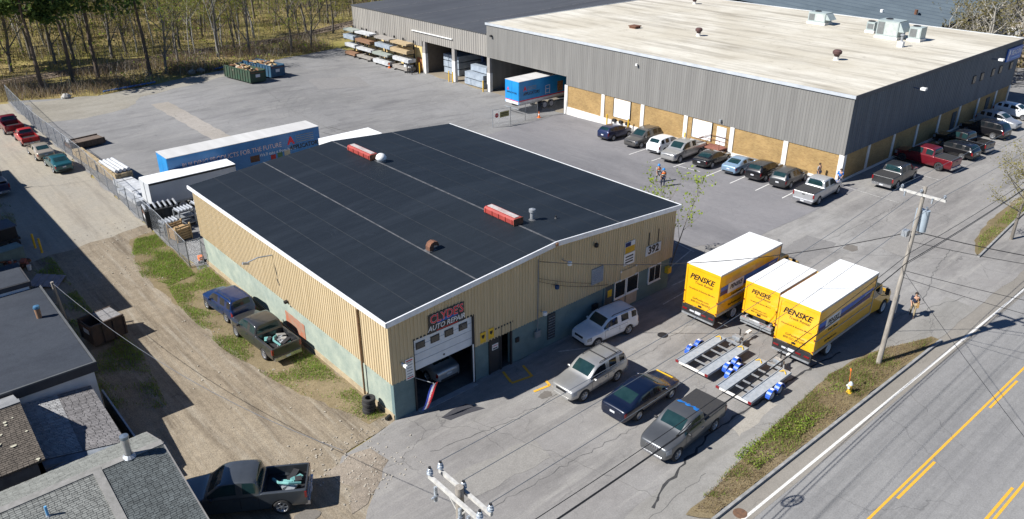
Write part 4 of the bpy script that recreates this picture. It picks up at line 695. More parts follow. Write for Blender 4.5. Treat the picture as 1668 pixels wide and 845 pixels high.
from mathutils.bvhtree import BVHTree
def lerp3(a,b,t): return tuple(a[i]+(b[i]-a[i])*t for i in range(3))
def mesh_from(verts, faces, name, mat, parent, smooth=True):
    me = bpy.data.meshes.new(name); me.from_pydata(verts,[],faces); me.materials.append(mat)
    if smooth: me.shade_smooth(); me.set_sharp_from_angle(angle=math.radians(40))
    return link(name,me,parent)
def vehicle(name, label, cat, x, y, head, kind, L, W, H, col, wb=None, fo=None, r=.345, zb=None, hf=None, hc=None, zs=.27, xc=None, xrf=None, xrr=None, xd=None, zd=None, style='alloy', group=None, rail=None, floor=.78, bed=None, trim=TRIM, bump=None, roofrails=False, glass=GLASS, dz=0, tumble=.17, sidewin=None, chrome=False, near=True):
    t = thing(name,label,cat,(0,0,0),0,group); xf = L/2; xr = -L/2; pk = kind == 'pickup'; sv = kind == 'suv'; hw = W/2
    wb = wb or L*.585; fo = fo or (L-wb)*.47; xa = xf-fo; xb = xa-wb; ra = r+.05
    zb = zb or {'sedan':.95,'suv':1.05,'pickup':1.1}[kind]; hf = hf or {'sedan':.79,'suv':.97,'pickup':1.0}[kind]; hc = hc or hf+(.17 if kind=='sedan' else .13)
    xc = (xa-.42 if not sv else xa-.34) if xc is None else xf-xc
    xrf = xc-(.85 if kind == 'sedan' else .74) if xrf is None else xf-xrf
    if pk: xd = xr+(bed or 1.75); xrr = xd+.1; rail = rail or zb+.05
    else: xrr = xr+((1.42 if kind == 'sedan' else .5) if xrr is None else xrr); xd = xr+((.58 if kind == 'sedan' else .12) if xd is None else xd); zd = zd or zb+.06
    wt = hw-.055-tumble
    # stations: (x, width factor, z low, shoulder, top, greenhouse?)
    S = [(xf,.66,.36,.5,.56,0),(xf-.05,.8,.3,hf-.16,hf-.1,0),(xf-.28,.93,zs,hf-.06,hf,0),(xa-.1,1.0,zs,(hf+zb)/2-.05,(hf+hc)/2+.01,0),(xc+.14,1.0,zs,zb-.03,hc,0),(xc,1.0,zs,zb-.01,hc+.05,1)]
    S += [(xrf,1.0,zs,zb,H-.04,2)]
    def win(a,b): return a+(b-a)
    if kind == 'sedan': m1 = xrf+(xrr-xrf)*.42; S += [(m1+.025,1,zs,zb,H,2),(m1-.025,1,zs,zb+.01,H,2),(xrr,1,zs,zb+.01,H-.05,2),(xd,.985,zs,zb+.02,zd+.05,1),(xd-.12,.98,zs,zd-.05,zd+.01,0),(xr+.16,.93,zs,zd-.07,zd,0),(xr+.04,.86,.3,zd-.14,zd-.07,0),(xr,.74,.36,zd-.3,zd-.22,0)]
    elif sv:
        m1 = xrf+(xrr-xrf)*.34; m2 = xrf+(xrr-xrf)*.74; S += [(m1+.025,1,zs,zb,H,2),(m1-.025,1,zs,zb+.01,H+.005,2),(m2+.025,1,zs,zb+.02,H,2),(m2-.03,1,zs,zb+.02,H-.005,2),(xrr,.985,zs,zb+.03,H-.05,2),(xd+.06,.96,zs,zb+.04,zb+.16,1),(xd-.02,.95,zs,zb-.03,zb+.07,0),(xr+.05,.9,.3,zb-.14,zb-.05,0),(xr,.8,.38,zb-.36,zb-.28,0)]
    else:
        m1 = xrf+(xrr-xrf)*(.5 if len(sidewin or [0,0]) > 1 else .92); S += [(m1+.025,1,zs,zb,H,2),(m1-.025,1,zs,zb,H,2),(xrr,.99,zs,zb,H-.04,2),(xrr-.06,.99,zs,zb-.01,zb+.1,1),(xd-.03,.985,zs,rail-.05,rail,0),(xd-.12,.985,zs,rail-.05,rail,0),(xr+.7,.985,zs+.04,rail-.05,rail,0),(xr+.1,.98,zs+.06,rail-.05,rail,0),(xr+.02,.97,zs+.08,rail-.06,rail-.01,0),(xr,.95,.42,rail-.1,rail-.05,0)]
    V = []; k = 9
    for (sx,wf,zl,sh,tp,gh) in S:
        w = hw*wf; P = [(0,zl),(w*.84,zl),(w*.985,zl+.1),(w,zl+.55*(sh-zl)),(w*.975,sh)]
        if gh == 2: P += [(w*.955,sh+.025),(wt+.02,tp-.075),(wt*.93,tp-.012),(0,tp+.012)]
        elif gh == 1: P += [(w*.95,sh+.02),(w*.89,min(tp,sh+.07)),(w*.82,tp),(0,tp+.015)]
        elif pk and sx < xd: P += [(w*.965,tp),(w*.9,tp),(w*.84,tp),(0,tp)]
        else: P += [(w*.9,sh+.35*(tp-sh)+.02),(w*.72,tp-.005),(w*.4,tp+.01),(0,tp+.015)]
        row = [(sx-(.05*abs(a)/hw if sx > 0 and gh == 0 else 0)*abs(a)/hw,a,b) for a,b in P]; V.append([(p[0],-p[1],p[2]) for p in row[:0:-1][1:]]+[]+row if False else row)
    verts = []; faces = []; mats = []
    n = 2*(k-1)                                  # ring: right side bottom->top, then left side top->bottom
    for row in V: verts += row+[(p[0],-p[1],p[2]) for p in row[-2:0:-1]]
    ns = len(V)
    ids = {}
    def mid(nm): return ids.setdefault(nm,len(ids)+1)
    for j in range(ns-1):
        g0,g1 = S[j][5],S[j+1][5]; xm = (S[j][0]+S[j+1][0])/2; narrow = abs(S[j][0]-S[j+1][0]) < .13
        for i in range(n):
            faces.append((j*n+i,j*n+(i+1)%n,(j+1)*n+(i+1)%n,(j+1)*n+i)); b = i if i < k-1 else n-1-i; left = i >= k-1; m = 0; sd = 'l' if left else 'r'
            if g0 == 1 and g1 == 2 and b == 7: m = mid('windshield')
            elif g0 == 2 and g1 == 1 and b == 7: m = mid('rear_window')
            elif b == 5 and not narrow and ((g0 == 2 and g1 == 2) or (g0 == 1 and g1 == 2)): m = mid('side_window'+sd+str(j))
            elif j == 1 and b == 3: m = mid('headlight'+sd)
            elif not pk and (j == ns-3 or (kind == 'suv' and j == ns-4)) and b == 3: m = mid('taillight'+sd)
            mats.append(m)
    faces += [tuple(range(n-1,-1,-1)),tuple((ns-1)*n+i for i in range(n))]; mats += [0,0]
    me = bpy.data.meshes.new('cage'); me.from_pydata(verts,[],faces); bm = bmesh.new(); bm.from_mesh(me); bm.faces.ensure_lookup_table()
    for f,m in zip(bm.faces,mats): f.material_index = m
    cl = bm.edges.layers.float.new('crease_edge'); cw = .25 if kind == 'sedan' else .45
    for e in bm.edges:
        a,b = e.verts[0].index,e.verts[1].index; ja,jb = a//n,b//n; ia = a%n; ia = ia if ia < k else n-ia
        if ja != jb and ia == (b%n if b%n < k else n-b%n) and ia in (4,6): e[cl] = cw
        elif ja == jb and ja in (0,1,ns-1,ns-2): e[cl] = cw*.8
        elif ja == jb and S[ja][5] == 2 and ia >= 5 and (abs(S[ja][0]-xrf) < .01 or abs(S[ja][0]-xrr) < .01): e[cl] = .3
    bmesh.ops.recalc_face_normals(bm,faces=bm.faces); bm.to_mesh(me); bm.free()
    for i in range(len(ids)+1): me.materials.append(col)
    o = link('cage',me); o.modifiers.new('s','SUBSURF').levels = 2; o.modifiers['s'].render_levels = 2
    c = MB()
    for cx in (xa,xb):
        for s in (1,-1): c.cyl((cx,s*(hw-.34),r),(cx,s*(hw+.3),r),ra,n=22)
    if pk: c.box(xr+.07,xd-.06,-hw*.83,hw*.83,floor,rail+.5)
    co = c.build('cutter',TRIM); bo = o.modifiers.new('b','BOOLEAN'); bo.object = co; bo.operation = 'DIFFERENCE'; bo.solver = 'EXACT'
    dg = bpy.context.evaluated_depsgraph_get(); ev = bpy.data.meshes.new_from_object(o.evaluated_get(dg)); bpy.data.objects.remove(o); bpy.data.objects.remove(co)
    vs = [tuple(v.co) for v in ev.vertices]; grp = {}
    for p in ev.polygons: grp.setdefault(p.material_index if p.material_index <= len(ids) else 0,[]).append(tuple(p.vertices))
    def part(fs,nm,m,off=0):
        used = sorted({i for f in fs for i in f}); mp = {a:b for b,a in enumerate(used)}; return mesh_from([vs[i] for i in used],[tuple(mp[i] for i in f) for f in fs],nm,m,t)
    part(grp.get(0,[]),'body',col)
    for nm,i in ids.items():
        if i not in grp: continue
        if nm.startswith('wind'): part(grp[i],'windshield',glass)
        elif nm.startswith('rear'): part(grp[i],'rear_window',glass)
        elif nm.startswith('side'): part(grp[i],'side_window',glass if pk else GLASSD)
        elif nm.startswith('head'): part(grp[i],'headlight',HEADL)
        else: part(grp[i],'taillight',TAILL)
    bvh = BVHTree.FromPolygons([Vector(v) for v in vs],[tuple(p.vertices) for p in ev.polygons])
    def side(px,pz,s,off):
        h = bvh.ray_cast(Vector((px,s*3,pz)),Vector((0,-s,0)))[0]; yy = h.y if h else s*hw*.97; return (px,yy+s*off,pz)
    def patch(x0,x1,z0,z1,s,off,nm,m,par,nx=4,nz=4):
        q = [side(x0+(x1-x0)*i/nx,z0+(z1-z0)*j/nz,s,off) for i in range(nx+1) for j in range(nz+1)]; w = nz+1
        return mesh_from(q,[(i*w+j,i*w+j+1,(i+1)*w+j+1,(i+1)*w+j) for i in range(nx) for j in range(nz)],nm,m,par)
    ends = [xc-.12]+([m1] if abs(m1-xd) > .4 else [])+([m2] if sv else [xrr+(.05 if kind == 'sedan' else .0)])
    ends = [min(e,xa-ra-.05) for e in ends]
    for s in (1,-1):
        for a,b in zip(ends[:-1],ends[1:]):
            lo = zs+.13 if b > xb+ra else zs+.42
            b2 = max(b,xb+ra*.35)
            if a-b2 < .35: continue
            if near: patch(a,b2,lo-.015,zb-.055,s,.003,'door_gap',TRIM,t)
            d = patch(a-.014,b2+.014,lo,zb-.07,s,.006,'door',col,t)
            if near:
                hx,hy,hz = side(b2+.2,zb-.2,s,.02); MB().obox((hx,hy,hz),.17,.03,.035).build('handle',CHROME if chrome else col,d)
        ym = s*(hw+.06); mb = MB(); mb.lathe([(0,-.09),(.06,-.085),(.085,0),(.06,.085),(0,.09)],(xc-.3,ym,zb+.05),'Y',8); mb.build('mirror',col if not pk else trim,t,60)
        if pk: mb = MB(); mb.obox((xr+.04,s*(hw-.085),rail-.24),.1,.13,.34); mb.build('taillight',TAILL,t)
    for sx in (xa,xb):
        for sy in (1,-1): add_wheel(t,sx,sy*(hw-.115),r,.22,style)
    def nose(z,sg): 
        h = bvh.ray_cast(Vector((sg*5,0,z)),Vector((-sg,0,0)))[0]; return h.x if h else sg*L/2
    xn = nose(hf-.2,1); g = MB().box(xn-.08,xn+.012,-W*.2,W*.2,hf-.28,hf-.14).build('grille',CHROME if chrome else TRIM,t)
    if near:
        for i in range(6): MB().box(xn+.012,xn+.018,-W*.18+i*W*.063,-W*.18+i*W*.063+.06,hf-.265,hf-.155).build('grille_slot',BLACK,g)
    xn = nose(.45,1); MB().box(xn-.12,xn+.02,-W*.3,W*.3,.34,.45).build('front_bumper',bump or trim,t)
    xn = nose(.5,-1); MB().box(xn-(.1 if pk else .02),xn+.12,-W*(.44 if pk else .33),W*(.44 if pk else .33),.36,.5 if not pk else .58).build('rear_bumper',CHROME if pk else (bump or trim),t)
    zp = .72 if not pk else .47; xn2 = nose(zp,-1)-(.1 if pk else 0); MB().box(xn2-.012,xn2+.01,-.16,.16,zp-.06,zp+.06).build('number_plate',PLATE,t)
    if pk:
        xt = nose((floor+rail)/2,-1); tg = MB().box(xt-.014,xt+.02,-W*.4,W*.4,.66,rail-.06).build('tailgate',col,t); MB().box(xt-.03,xt-.015,-.12,.12,rail-.22,rail-.14).build('handle',TRIM,tg)
        MB().box(xr+.08,xd-.07,-hw*.82,hw*.82,floor+.004,floor+.02).build('bed_floor',TRIM,t)
    if roofrails:
        for s in (1,-1): mb = MB(); yy = s*(wt-.1); mb.tube([(xrf-.3,yy,H-.04),(xrf-.42,yy,H+.03),(xrr+.3,yy,H+.03),(xrr+.15,yy,H-.06)],.022,5); mb.build('roof_rail',TRIM,t)
        if roofrails == 2:
            for a in (.35,.75): xx = xrf+(xrr-xrf)*a; mb = MB(); mb.obox((xx,0,H+.045),.06,2*(wt-.1),.03); mb.build('cross_bar',TRIM,t)
    bpy.data.meshes.remove(ev); seat(t,x,y,head,dz); return t
D2R = math.radians
P_WHITE = paint('white',(.74,.76,.78),0); P_SILVER = paint('silver',(.46,.455,.44),.6,.28); P_NAVY = paint('navy',(.004,.009,.028),.2); P_GREYP = paint('graphite',(.12,.125,.13),.5); P_BLUE = paint('blue',(.008,.028,.11),.3); P_BLACK = paint('black',(.01,.01,.012),.1,.25); P_F150 = paint('slate',(.085,.095,.105),.5); P_TEAL = paint('teal',(.015,.09,.1),.3); P_TAN = paint('champagne',(.42,.36,.28),.4); P_RED = paint('red',(.42,.02,.02),.1); P_MAROON = paint('maroon',(.16,.01,.018),.3); P_LBLUE = paint('ice_blue',(.24,.36,.5),.4); P_SILV2 = paint('silver_cool',(.48,.49,.5),.5); P_CHAR = paint('charcoal',(.04,.042,.045),.3); P_DBLUE = paint('midnight',(.012,.02,.07),.3); P_BROWNG = paint('bronze_grey',(.1,.095,.09),.4); P_YEL = paint('truck_yellow',(.82,.43,.008),0,.4)
# in front of the garage
vehicle('four_wheel_drive','white boxy four wheel drive parked in the garage shadow','car',14.75,-1.45,D2R(175.5),'suv',4.41,1.78,1.68,P_WHITE,wb=2.63,zb=1.03,hf=.96,hc=1.05,xc=1.3,xrf=1.85,xrr=.22,xd=.1,tumble=.12,r=.35,roofrails=1)
vehicle('sport_utility','silver sport utility with roof bars facing the camera','car',10.2,-4.5,D2R(181.5),'suv',4.78,1.88,1.75,P_SILVER,wb=2.78,zb=1.05,hf=.97,hc=1.08,xc=1.42,xrf=2.1,xrr=.38,tumble=.15,r=.37,roofrails=2,bump=P_SILVER)
s = vehicle('dark_sedan','dark blue four door sedan with yellow marked bonnet seen from behind','car',11.05,-7.62,D2R(1.7),'sedan',5.05,1.86,1.48,P_NAVY,wb=2.84,zb=.97,hf=.81,hc=.99,xc=1.38,xrf=2.15,xrr=1.45,xd=.62,zd=1.04,r=.335,style='cap',bump=P_NAVY)
mb = MB(); mb.obox((2.16,.15,.835),.1,1.1,.012,.03); mb.build('bonnet_decal',YELLOW,s); mb = MB(); mb.box(-2.515,-2.47,-.5,.5,.8,.84); mb.build('chrome_strip',CHROME,s)
pk4 = vehicle('grey_pickup','grey single cab pickup with black bed cover and torn blue tarp','pickup truck',10.35,-10.88,D2R(183),'pickup',5.2,1.96,1.82,P_GREYP,wb=3.3,zb=1.16,hf=1.05,hc=1.2,bed=1.98,xc=1.38,xrf=2.0,r=.38,sidewin=[(.08,.9)],chrome=True,bump=CHROME,tumble=.16)
MB().box(-2.57,-.63,-.95,.95,1.225,1.27).build('bed_cover',pm('bed_cover',(.028,.028,.03),(.045,.044,.043),scale=4,stretch=(1,9,1),rough=.7),pk4)
mb = MB(); TR = random.Random(3); tv = []
for i in range(17):
    yy = -.8+i*.1; dr = max(0,abs(yy)-.58)*.9
    for j in range(4): tv.append((-.22-.12*j+TR.uniform(-.03,.03)-(.1 if j == 0 and i%5 < 2 else 0),yy,1.832-dr+TR.uniform(0,.03)-(.16 if j == 3 else .03 if j == 2 else 0)))
mb.add(tv,[(i*4+j,i*4+j+1,i*4+j+5,i*4+j+4) for i in range(16) for j in range(3)]); mb.build('blue_tarp',pm('tarp_blue',(.015,.17,.5),(.012,.12,.38),scale=5,rough=.45),pk4,fix=False)
# left of the garage
vehicle('blue_suv','blue compact sport utility parked nose away beside the garage wall','car',-1.72,17.15,D2R(95),'suv',4.4,1.8,1.73,P_BLUE,wb=2.62,zb=1.02,hf=.95,hc=1.05,xc=1.3,xrf=1.9,xrr=.25,xd=.12,r=.345,roofrails=1,tumble=.14)
bedj = vehicle('dark_pickup','dark pickup with junk in its bed parked behind the blue car','pickup truck',-1.7,11.9,D2R(92.5),'pickup',5.75,1.98,1.85,P_CHAR,wb=3.6,zb=1.15,hf=1.03,hc=1.16,bed=2.0,xc=1.4,xrf=2.05,r=.38,style='alloy',bump=CHROME)
f150 = vehicle('slate_pickup','slate grey extended cab pickup half behind the shingle roof','pickup truck',-8.6,-.55,D2R(147),'pickup',5.85,2.0,1.95,P_F150,wb=3.68,zb=1.22,hf=1.1,hc=1.22,bed=2.0,xc=1.45,xrf=2.15,r=.41,bump=CHROME,sidewin=[(.05,.55),(.6,.92)])
def bed_load(t, name, label, xc, m, seed, n, cat='load'):
    o = thing(name,label,cat); r = random.Random(seed); mb = MB()
    for i in range(n): mb.obox((xc+r.uniform(-.6,.6),r.uniform(-.55,.55),.86+r.uniform(0,.22)),r.uniform(.2,.7),r.uniform(.15,.4),r.uniform(.08,.25),r.uniform(0,3),r.uniform(-.3,.3),i%len(m))
    mb.tube([(xc-.7,.2,1.05),(xc-.2,.35,1.22),(xc+.3,.1,1.1),(xc+.6,-.3,1.0)],.07,7,0); mb.build('clutter',m,o); o.matrix_world = t.matrix_world; return o
TEALT = pm('teal_sheeting',(.16,.36,.34),(.1,.26,.26),scale=4,rough=.6)
bed_load(bedj,'bed_junk','teal sheeting and scrap piled in the dark pickup bed',-1.85,[TEALT,STEEL,TRIM,pm('junk_grey',(.3,.29,.27))],4,13); bed_load(f150,'bed_tools','green and grey tools lying in the slate pickup bed',-1.9,[TEALT,STEEL,TRIM],9,6)
# along the yard fence
vehicle('teal_sedan','teal sedan nearest the camera in the line along the fence','car',-2.45,55.9,D2R(91),'sedan',4.75,1.76,1.42,P_TEAL,near=False,style='cap')
vehicle('champagne_sedan','champagne coloured sedan ahead of the teal sedan','car',-2.8,61.1,D2R(91),'sedan',4.75,1.76,1.42,P_TAN,near=False,style='cap')
vehicle('red_pickup','bright red small pickup behind the maroon pickup','pickup truck',-2.75,67.4,D2R(90),'pickup',4.8,1.75,1.6,P_RED,zb=1.0,hf=.9,bed=1.8,r=.34,near=False)
vehicle('maroon_pickup','maroon pickup with pale lower sides, farthest along the fence','pickup truck',-3.1,73.6,D2R(91),'pickup',5.5,1.95,1.78,P_MAROON,zb=1.12,hf=1.0,bed=2.2,r=.37,near=False,bump=CHROME)
# beside the warehouse
LOT = 'vehicles parked along the brick warehouse wall'
kw = dict(group=LOT,near=False)
vehicle('navy_suv','dark blue compact car below the left loading door','car',47.9,27.45,D2R(0),'suv',4.3,1.78,1.58,P_DBLUE,**kw)
vehicle('grey_suv','large grey sport utility backed in, front towards the yard','car',48.15,23.55,D2R(181),'suv',4.9,1.95,1.78,P_BROWNG,zb=1.08,hf=1.0,hc=1.1,r=.37,roofrails=1,**kw)
vehicle('white_suv','white sport utility between the grey one and the silver pickup','car',48.1,20.45,D2R(2),'suv',4.65,1.84,1.7,P_WHITE,r=.36,**kw)
vehicle('silver_pickup','silver crew cab pickup parked by the wooden stair','pickup truck',47.35,17.6,D2R(184),'pickup',5.9,2.0,1.92,P_SILVER,wb=3.68,zb=1.18,hf=1.07,hc=1.18,bed=1.75,xc=1.42,xrf=2.1,r=.4,chrome=True,**kw)
vehicle('black_sedan','black sedan parked right of the wooden stair','car',47.75,14.2,D2R(3),'sedan',4.9,1.85,1.46,P_BLACK,**kw)
vehicle('ice_blue_sedan','pale blue sedan under the brick wall','car',48.05,11.0,D2R(2),'sedan',4.75,1.82,1.47,P_LBLUE,**kw)
vehicle('black_suv','black sport utility right of the pale blue sedan','car',48.0,8.35,D2R(2),'suv',4.55,1.83,1.65,P_BLACK,**kw)
vehicle('charcoal_wagon','charcoal wagon between the black car and the silver pickup','car',47.95,5.7,D2R(4),'suv',4.8,1.82,1.62,P_CHAR,zb=.99,hf=.88,roofrails=1,**kw)
o = vehicle('silver_covered_pickup','silver pickup with black bed cover nearest the warehouse corner','pickup truck',46.55,1.98,D2R(3),'pickup',5.8,2.02,1.92,P_SILV2,wb=3.7,zb=1.18,hf=1.07,hc=1.18,bed=1.95,xc=1.42,xrf=2.1,r=.4,chrome=True,**kw)
MB().box(-2.86,-1.0,-.96,.96,1.245,1.275).build('bed_cover',MATS['bed_cover'],o)
kw = dict(group='vehicles parked below the dark south wall',near=False)
o = vehicle('grey_covered_pickup','dark grey crew cab pickup parked parallel to the dark wall','pickup truck',55.5,-.85,D2R(1),'pickup',5.8,2.02,1.92,P_CHAR,wb=3.6,zb=1.18,hf=1.07,hc=1.18,bed=1.8,xc=1.42,xrf=2.1,r=.4,chrome=True,**kw); MB().box(-2.86,-1.15,-.96,.96,1.245,1.275).build('bed_cover',MATS['bed_cover'],o)
o = vehicle('wine_red_pickup','wine red crew cab pickup with black bed cover','pickup truck',62.6,-.55,D2R(86),'pickup',5.9,2.02,1.98,P_MAROON,wb=3.7,zb=1.22,hf=1.1,hc=1.22,bed=1.8,xc=1.42,xrf=2.1,r=.43,style='dark',**kw); MB().box(-2.9,-1.2,-.96,.96,1.285,1.315).build('bed_cover',MATS['bed_cover'],o)
vehicle('black_estate','shiny black estate car right of the wine red pickup','car',67.7,-1.1,D2R(84),'suv',4.9,1.86,1.52,P_BLACK,zb=.96,hf=.84,**kw)
vehicle('black_pickup','black pickup with open bed between two black cars','pickup truck',70.9,-.7,D2R(84),'pickup',5.7,2.0,1.88,P_BLACK,zb=1.16,hf=1.05,bed=1.9,r=.4,**kw)
vehicle('large_black_suv','large black sport utility beside the silver grey one','car',77.4,-.5,D2R(84),'suv',5.0,1.95,1.78,P_BLACK,zb=1.08,hf=.98,r=.38,**kw)
vehicle('silver_grey_suv','silver grey sport utility facing away from the dark wall','car',82.0,-.3,D2R(264),'suv',4.6,1.84,1.66,P_SILV2,**kw)
vehicle('white_hatchback','white hatchback at the far end of the dark wall','car',87.6,-.1,D2R(264),'suv',4.5,1.82,1.6,P_WHITE,**kw)
vehicle('white_van','white van standing beyond the far warehouse corner','van',107,6.0,D2R(200),'suv',5.6,2.0,2.2,P_WHITE,zb=1.25,hf=1.1,hc=1.3,xc=1.0,xrf=1.7,xrr=.2,near=False)
vehicle('garage_car','silver car parked inside the half open garage door','car',4.25,3.1,D2R(90),'sedan',4.6,1.78,1.45,P_SILV2,near=False,dz=.02)

# ------------------------------------------------------------------ box trucks
INK = pm('truck_ink',(.012,.012,.014),rough=.5); TBLUE = pm('truck_blue',(.02,.13,.55),rough=.4); TNAVY = pm('truck_navy',(.03,.01,.16),rough=.4); TROOF = pm('truck_roof',(.8,.8,.79),(.62,.62,.6),scale=1.1,stretch=(.35,1.4,1),lo=.25,hi=.6,rough=.55,fine=.05)
def box_truck(label, x0, x1, yc, top, w=2.5, cabover=False, gate=True, dy=0):
    t = thing('box_truck',label,'truck',(0,0,0),0,'yellow rental trucks on the front lot'); L = x1-x0; fl = 1.05; h = w/2
    MB().box(0,L,-h,h,fl,top-.05).build('cargo_box',P_YEL,t); rfb = MB().box(-.03,L+.03,-h-.02,h+.02,top-.05,top).build('box_roof',TROOF,t)
    for i in range(1,int(L/.6)): MB().box(i*.6-.012,i*.6+.012,-h+.06,h-.06,top,top+.006).build('roof_bow',TROOF,rfb)
    for y in (-h-.045,h+.021): MB().box(-.03,L+.03,y,y+.024,top-.13,top-.02).build('top_rail',STEEL,t)
    for y in (-h-.03,h+.008): MB().box(L-.06,L+.02,y,y+.022,fl+.06,top-.131).build('corner_trim',STEEL,t)
    for y in (-h-.03,h-.01): MB().box(0,L,y,y+.04,fl-.12,fl+.06).build('bottom_rail',STEEL,t)
    MB().box(-.05,.02,-h-.02,-h+.1,fl-.1,top-.052).build('rear_post',P_YEL,t); MB().box(-.05,.02,h-.1,h+.02,fl-.1,top-.052).build('rear_post',P_YEL,t); MB().box(-.05,.02,-h+.1,h-.1,top-.25,top-.052).build('rear_header',P_YEL,t)
    d = MB().box(-.022,-.002,-h+.1,h-.1,fl+.05,top-.25).build('roll_door',P_YEL,t); q = (top-fl)/2.8
    fr = lambda z,y=0:((-.025,y,z),(0,-1,0),(0,0,1))
    text('lettering','PENSKE',.5*q,fr(fl+2.02*q,.08),INK,d,shear=.3,bold=.028,sx=1.02*w/2.5); text('lettering','Truck Rental',.25*q,fr(fl+1.68*q,-.1),INK,d,shear=.2,bold=.004); text('lettering','Household & Business Movers',.155*q,fr(fl+1.2*q),INK,d,shear=.15,bold=.004,sx=w/2.5); text('lettering','GoPenske.com',.2*q,fr(fl+.58*q),INK,d,shear=.15,bold=.004); text('lettering','800-GO-PENSKE',.2*q,fr(fl+.36*q),INK,d,shear=.15,bold=.004)
    MB().box(-.06,-.022,-.12,.12,fl+.12,fl+.22).build('door_latch',INK,d)
    for y,z in ((-h+.02,fl+.1),(h-.02,fl+.1),(-h+.02,fl+.9),(h-.02,fl+.9)): MB().box(-.065,-.051,y-.04,y+.04,z-.05,z+.05).build('marker_light',TAILL,t)
    # side markings on both sides
    for sg in (-1,1):
        y = sg*(h+.006); rr = (1,0,0) if sg < 0 else (-1,0,0); f2 = lambda x,z:((x,y+sg*.004,z),rr,(0,0,1)); zc = fl+(top-fl)*.56
        mb = MB(); mb.prism([(.15,zc+.02),(L*.95,zc+.02),(L*.97,zc+.32),(.15,zc+.32)],lambda a,b,dd:(a,dd,b),y-.004,y+.004); mb.build('blue_band',TBLUE,t)
        mb = MB(); mb.prism([(.15,zc-.28),(L*.92,zc-.28),(L*.95,zc+.018),(.15,zc+.018)],lambda a,b,dd:(a,dd,b),y-.004,y+.004); mb.build('navy_band',TNAVY,t)
        bx_ = .95 if sg < 0 else L-2.6; MB().box(bx_,bx_+1.75,y-.007,y+.007,zc-.36,zc+.36).build('white_panel',OUT,t); text('lettering','PENSKE',.42,((bx_+.87,y+sg*.009,zc+.03),rr,(0,0,1)),INK,t,shear=.3,bold=.03,sx=.93)
        text('lettering','Truck Rental',.22,f2(bx_+1.0,zc-.56),INK,t,shear=.2); text('lettering','GoPenske.com',.24,f2(1.9 if sg<0 else L-1.9,fl+.36),INK,t,shear=.15,bold=.005)
        text('lettering','PENSKE',.24,f2(L*.86 if sg<0 else L*.14,zc+.1),OUT,t,shear=.3,bold=.01)
        MB().box(.1,L-.1,min(y,y+sg*.02),max(y,y+sg*.02),fl+.75,fl+.8).build('rub_rail',STEEL,t)
    r = .48; MB().box(.1,L+1.2,-.45,.45,.6,.98).build('chassis',TRIM,t)
    for sy in (1,-1): add_wheel(t,L*.3,sy*(h-.2),r,.3,'truck'); add_wheel(t,L*.3,sy*(h-.55),r,.3,'truck')
    # rear frame / lift gate
    if gate: b = MB().box(-.16,-.03,-h,h,.5,fl-.02).build('lift_gate',TRIM,t)
    else: b = MB().box(-.3,-.03,-h+.05,h-.05,.62,.8).build('rear_step',STEEL,t)
    for y,m in ((-h+.25,TAILL),(h-.25,TAILL),(-h+.8,TAILL),(h-.8,PLATE)): MB().box(-.19,-.161,y-.17,y+.17,.72,.82).build('taillight',m,t)
    MB().box(-.185,-.162,-.22,.22,.68,.86).build('number_plate',PLATE,t)
    mb = MB(); mb.box(-.22,-.05,-h+.05,h-.05,.4,.5); mb.box(-.1,.2,-.9,-.8,.5,.9); mb.box(-.1,.2,.8,.9,.5,.9); mb.build('rear_bumper',STEEL,t)
    # cab and bonnet
    c0 = L+.12; CW = 1.1
    mb = MB(); mb.prism([(c0,.75),(c0,2.55),(c0+.25,2.68),(c0+1.05,2.66),(c0+1.35,2.5),(c0+1.75,1.75),(c0+2.95,1.5),(c0+3.15,1.25),(c0+3.15,.62),(c0+2.85,.55),(c0+2.8,.85),(c0+2.5,1.06),(c0+2.1,1.06),(c0+1.8,.8),(c0+1.7,.55)],lambda a,b,dd:(a,dd,b),-CW,CW); cb_ = mb.build('cab',P_YEL,t)
    MB().add([(c0+1.38,-CW+.1,2.46),(c0+1.38,CW-.1,2.46),(c0+1.77,CW-.1,1.8),(c0+1.77,-CW+.1,1.8)],[(0,1,2,3)]).build('windshield',GLASS,t,fix=False)
    for sy in (1,-1):
        yy = sy*(CW+.006); MB().add([(c0+.45,yy,1.75),(c0+1.6,yy,1.75),(c0+1.3,yy,2.42),(c0+.45,yy,2.45)],[(0,1,2,3)]).build('side_window',GLASSD,t,fix=False)
        mb = MB(); mb.tube([(c0+1.5,sy*CW,2.3),(c0+1.6,sy*(CW+.3),2.3),(c0+1.6,sy*(CW+.3),1.7),(c0+1.5,sy*CW,1.65)],.025,5); mb.obox((c0+1.6,sy*(CW+.32),2.0),.1,.24,.45); mb.build('mirror',TRIM,t)
        add_wheel(t,c0+2.3,sy*(h-.25),r,.28,'truck'); MB().obox((c0+3.1,sy*.8,1.1),.12,.3,.22).build('headlight',HEADL,t)
    MB().box(c0+3.14,c0+3.18,-.6,.6,.8,1.3).build('grille',CHROME,t); MB().box(c0+3.05,c0+3.3,-1.1,1.1,.5,.72).build('front_bumper',STEEL,t)
    seat(t,x0,yc,dy); return t
box_truck('long yellow box truck nearest the garage, white roof',20.4,27.4,-4.45,3.92,dy=D2R(.8)); box_truck('short yellow box truck parked between the two longer ones',22.25,26.6,-7.58,3.32,w=2.3,gate=False,dy=D2R(1)); box_truck('long yellow box truck nearest the road, white roof',20.95,28.05,-10.78,3.92,dy=D2R(1))
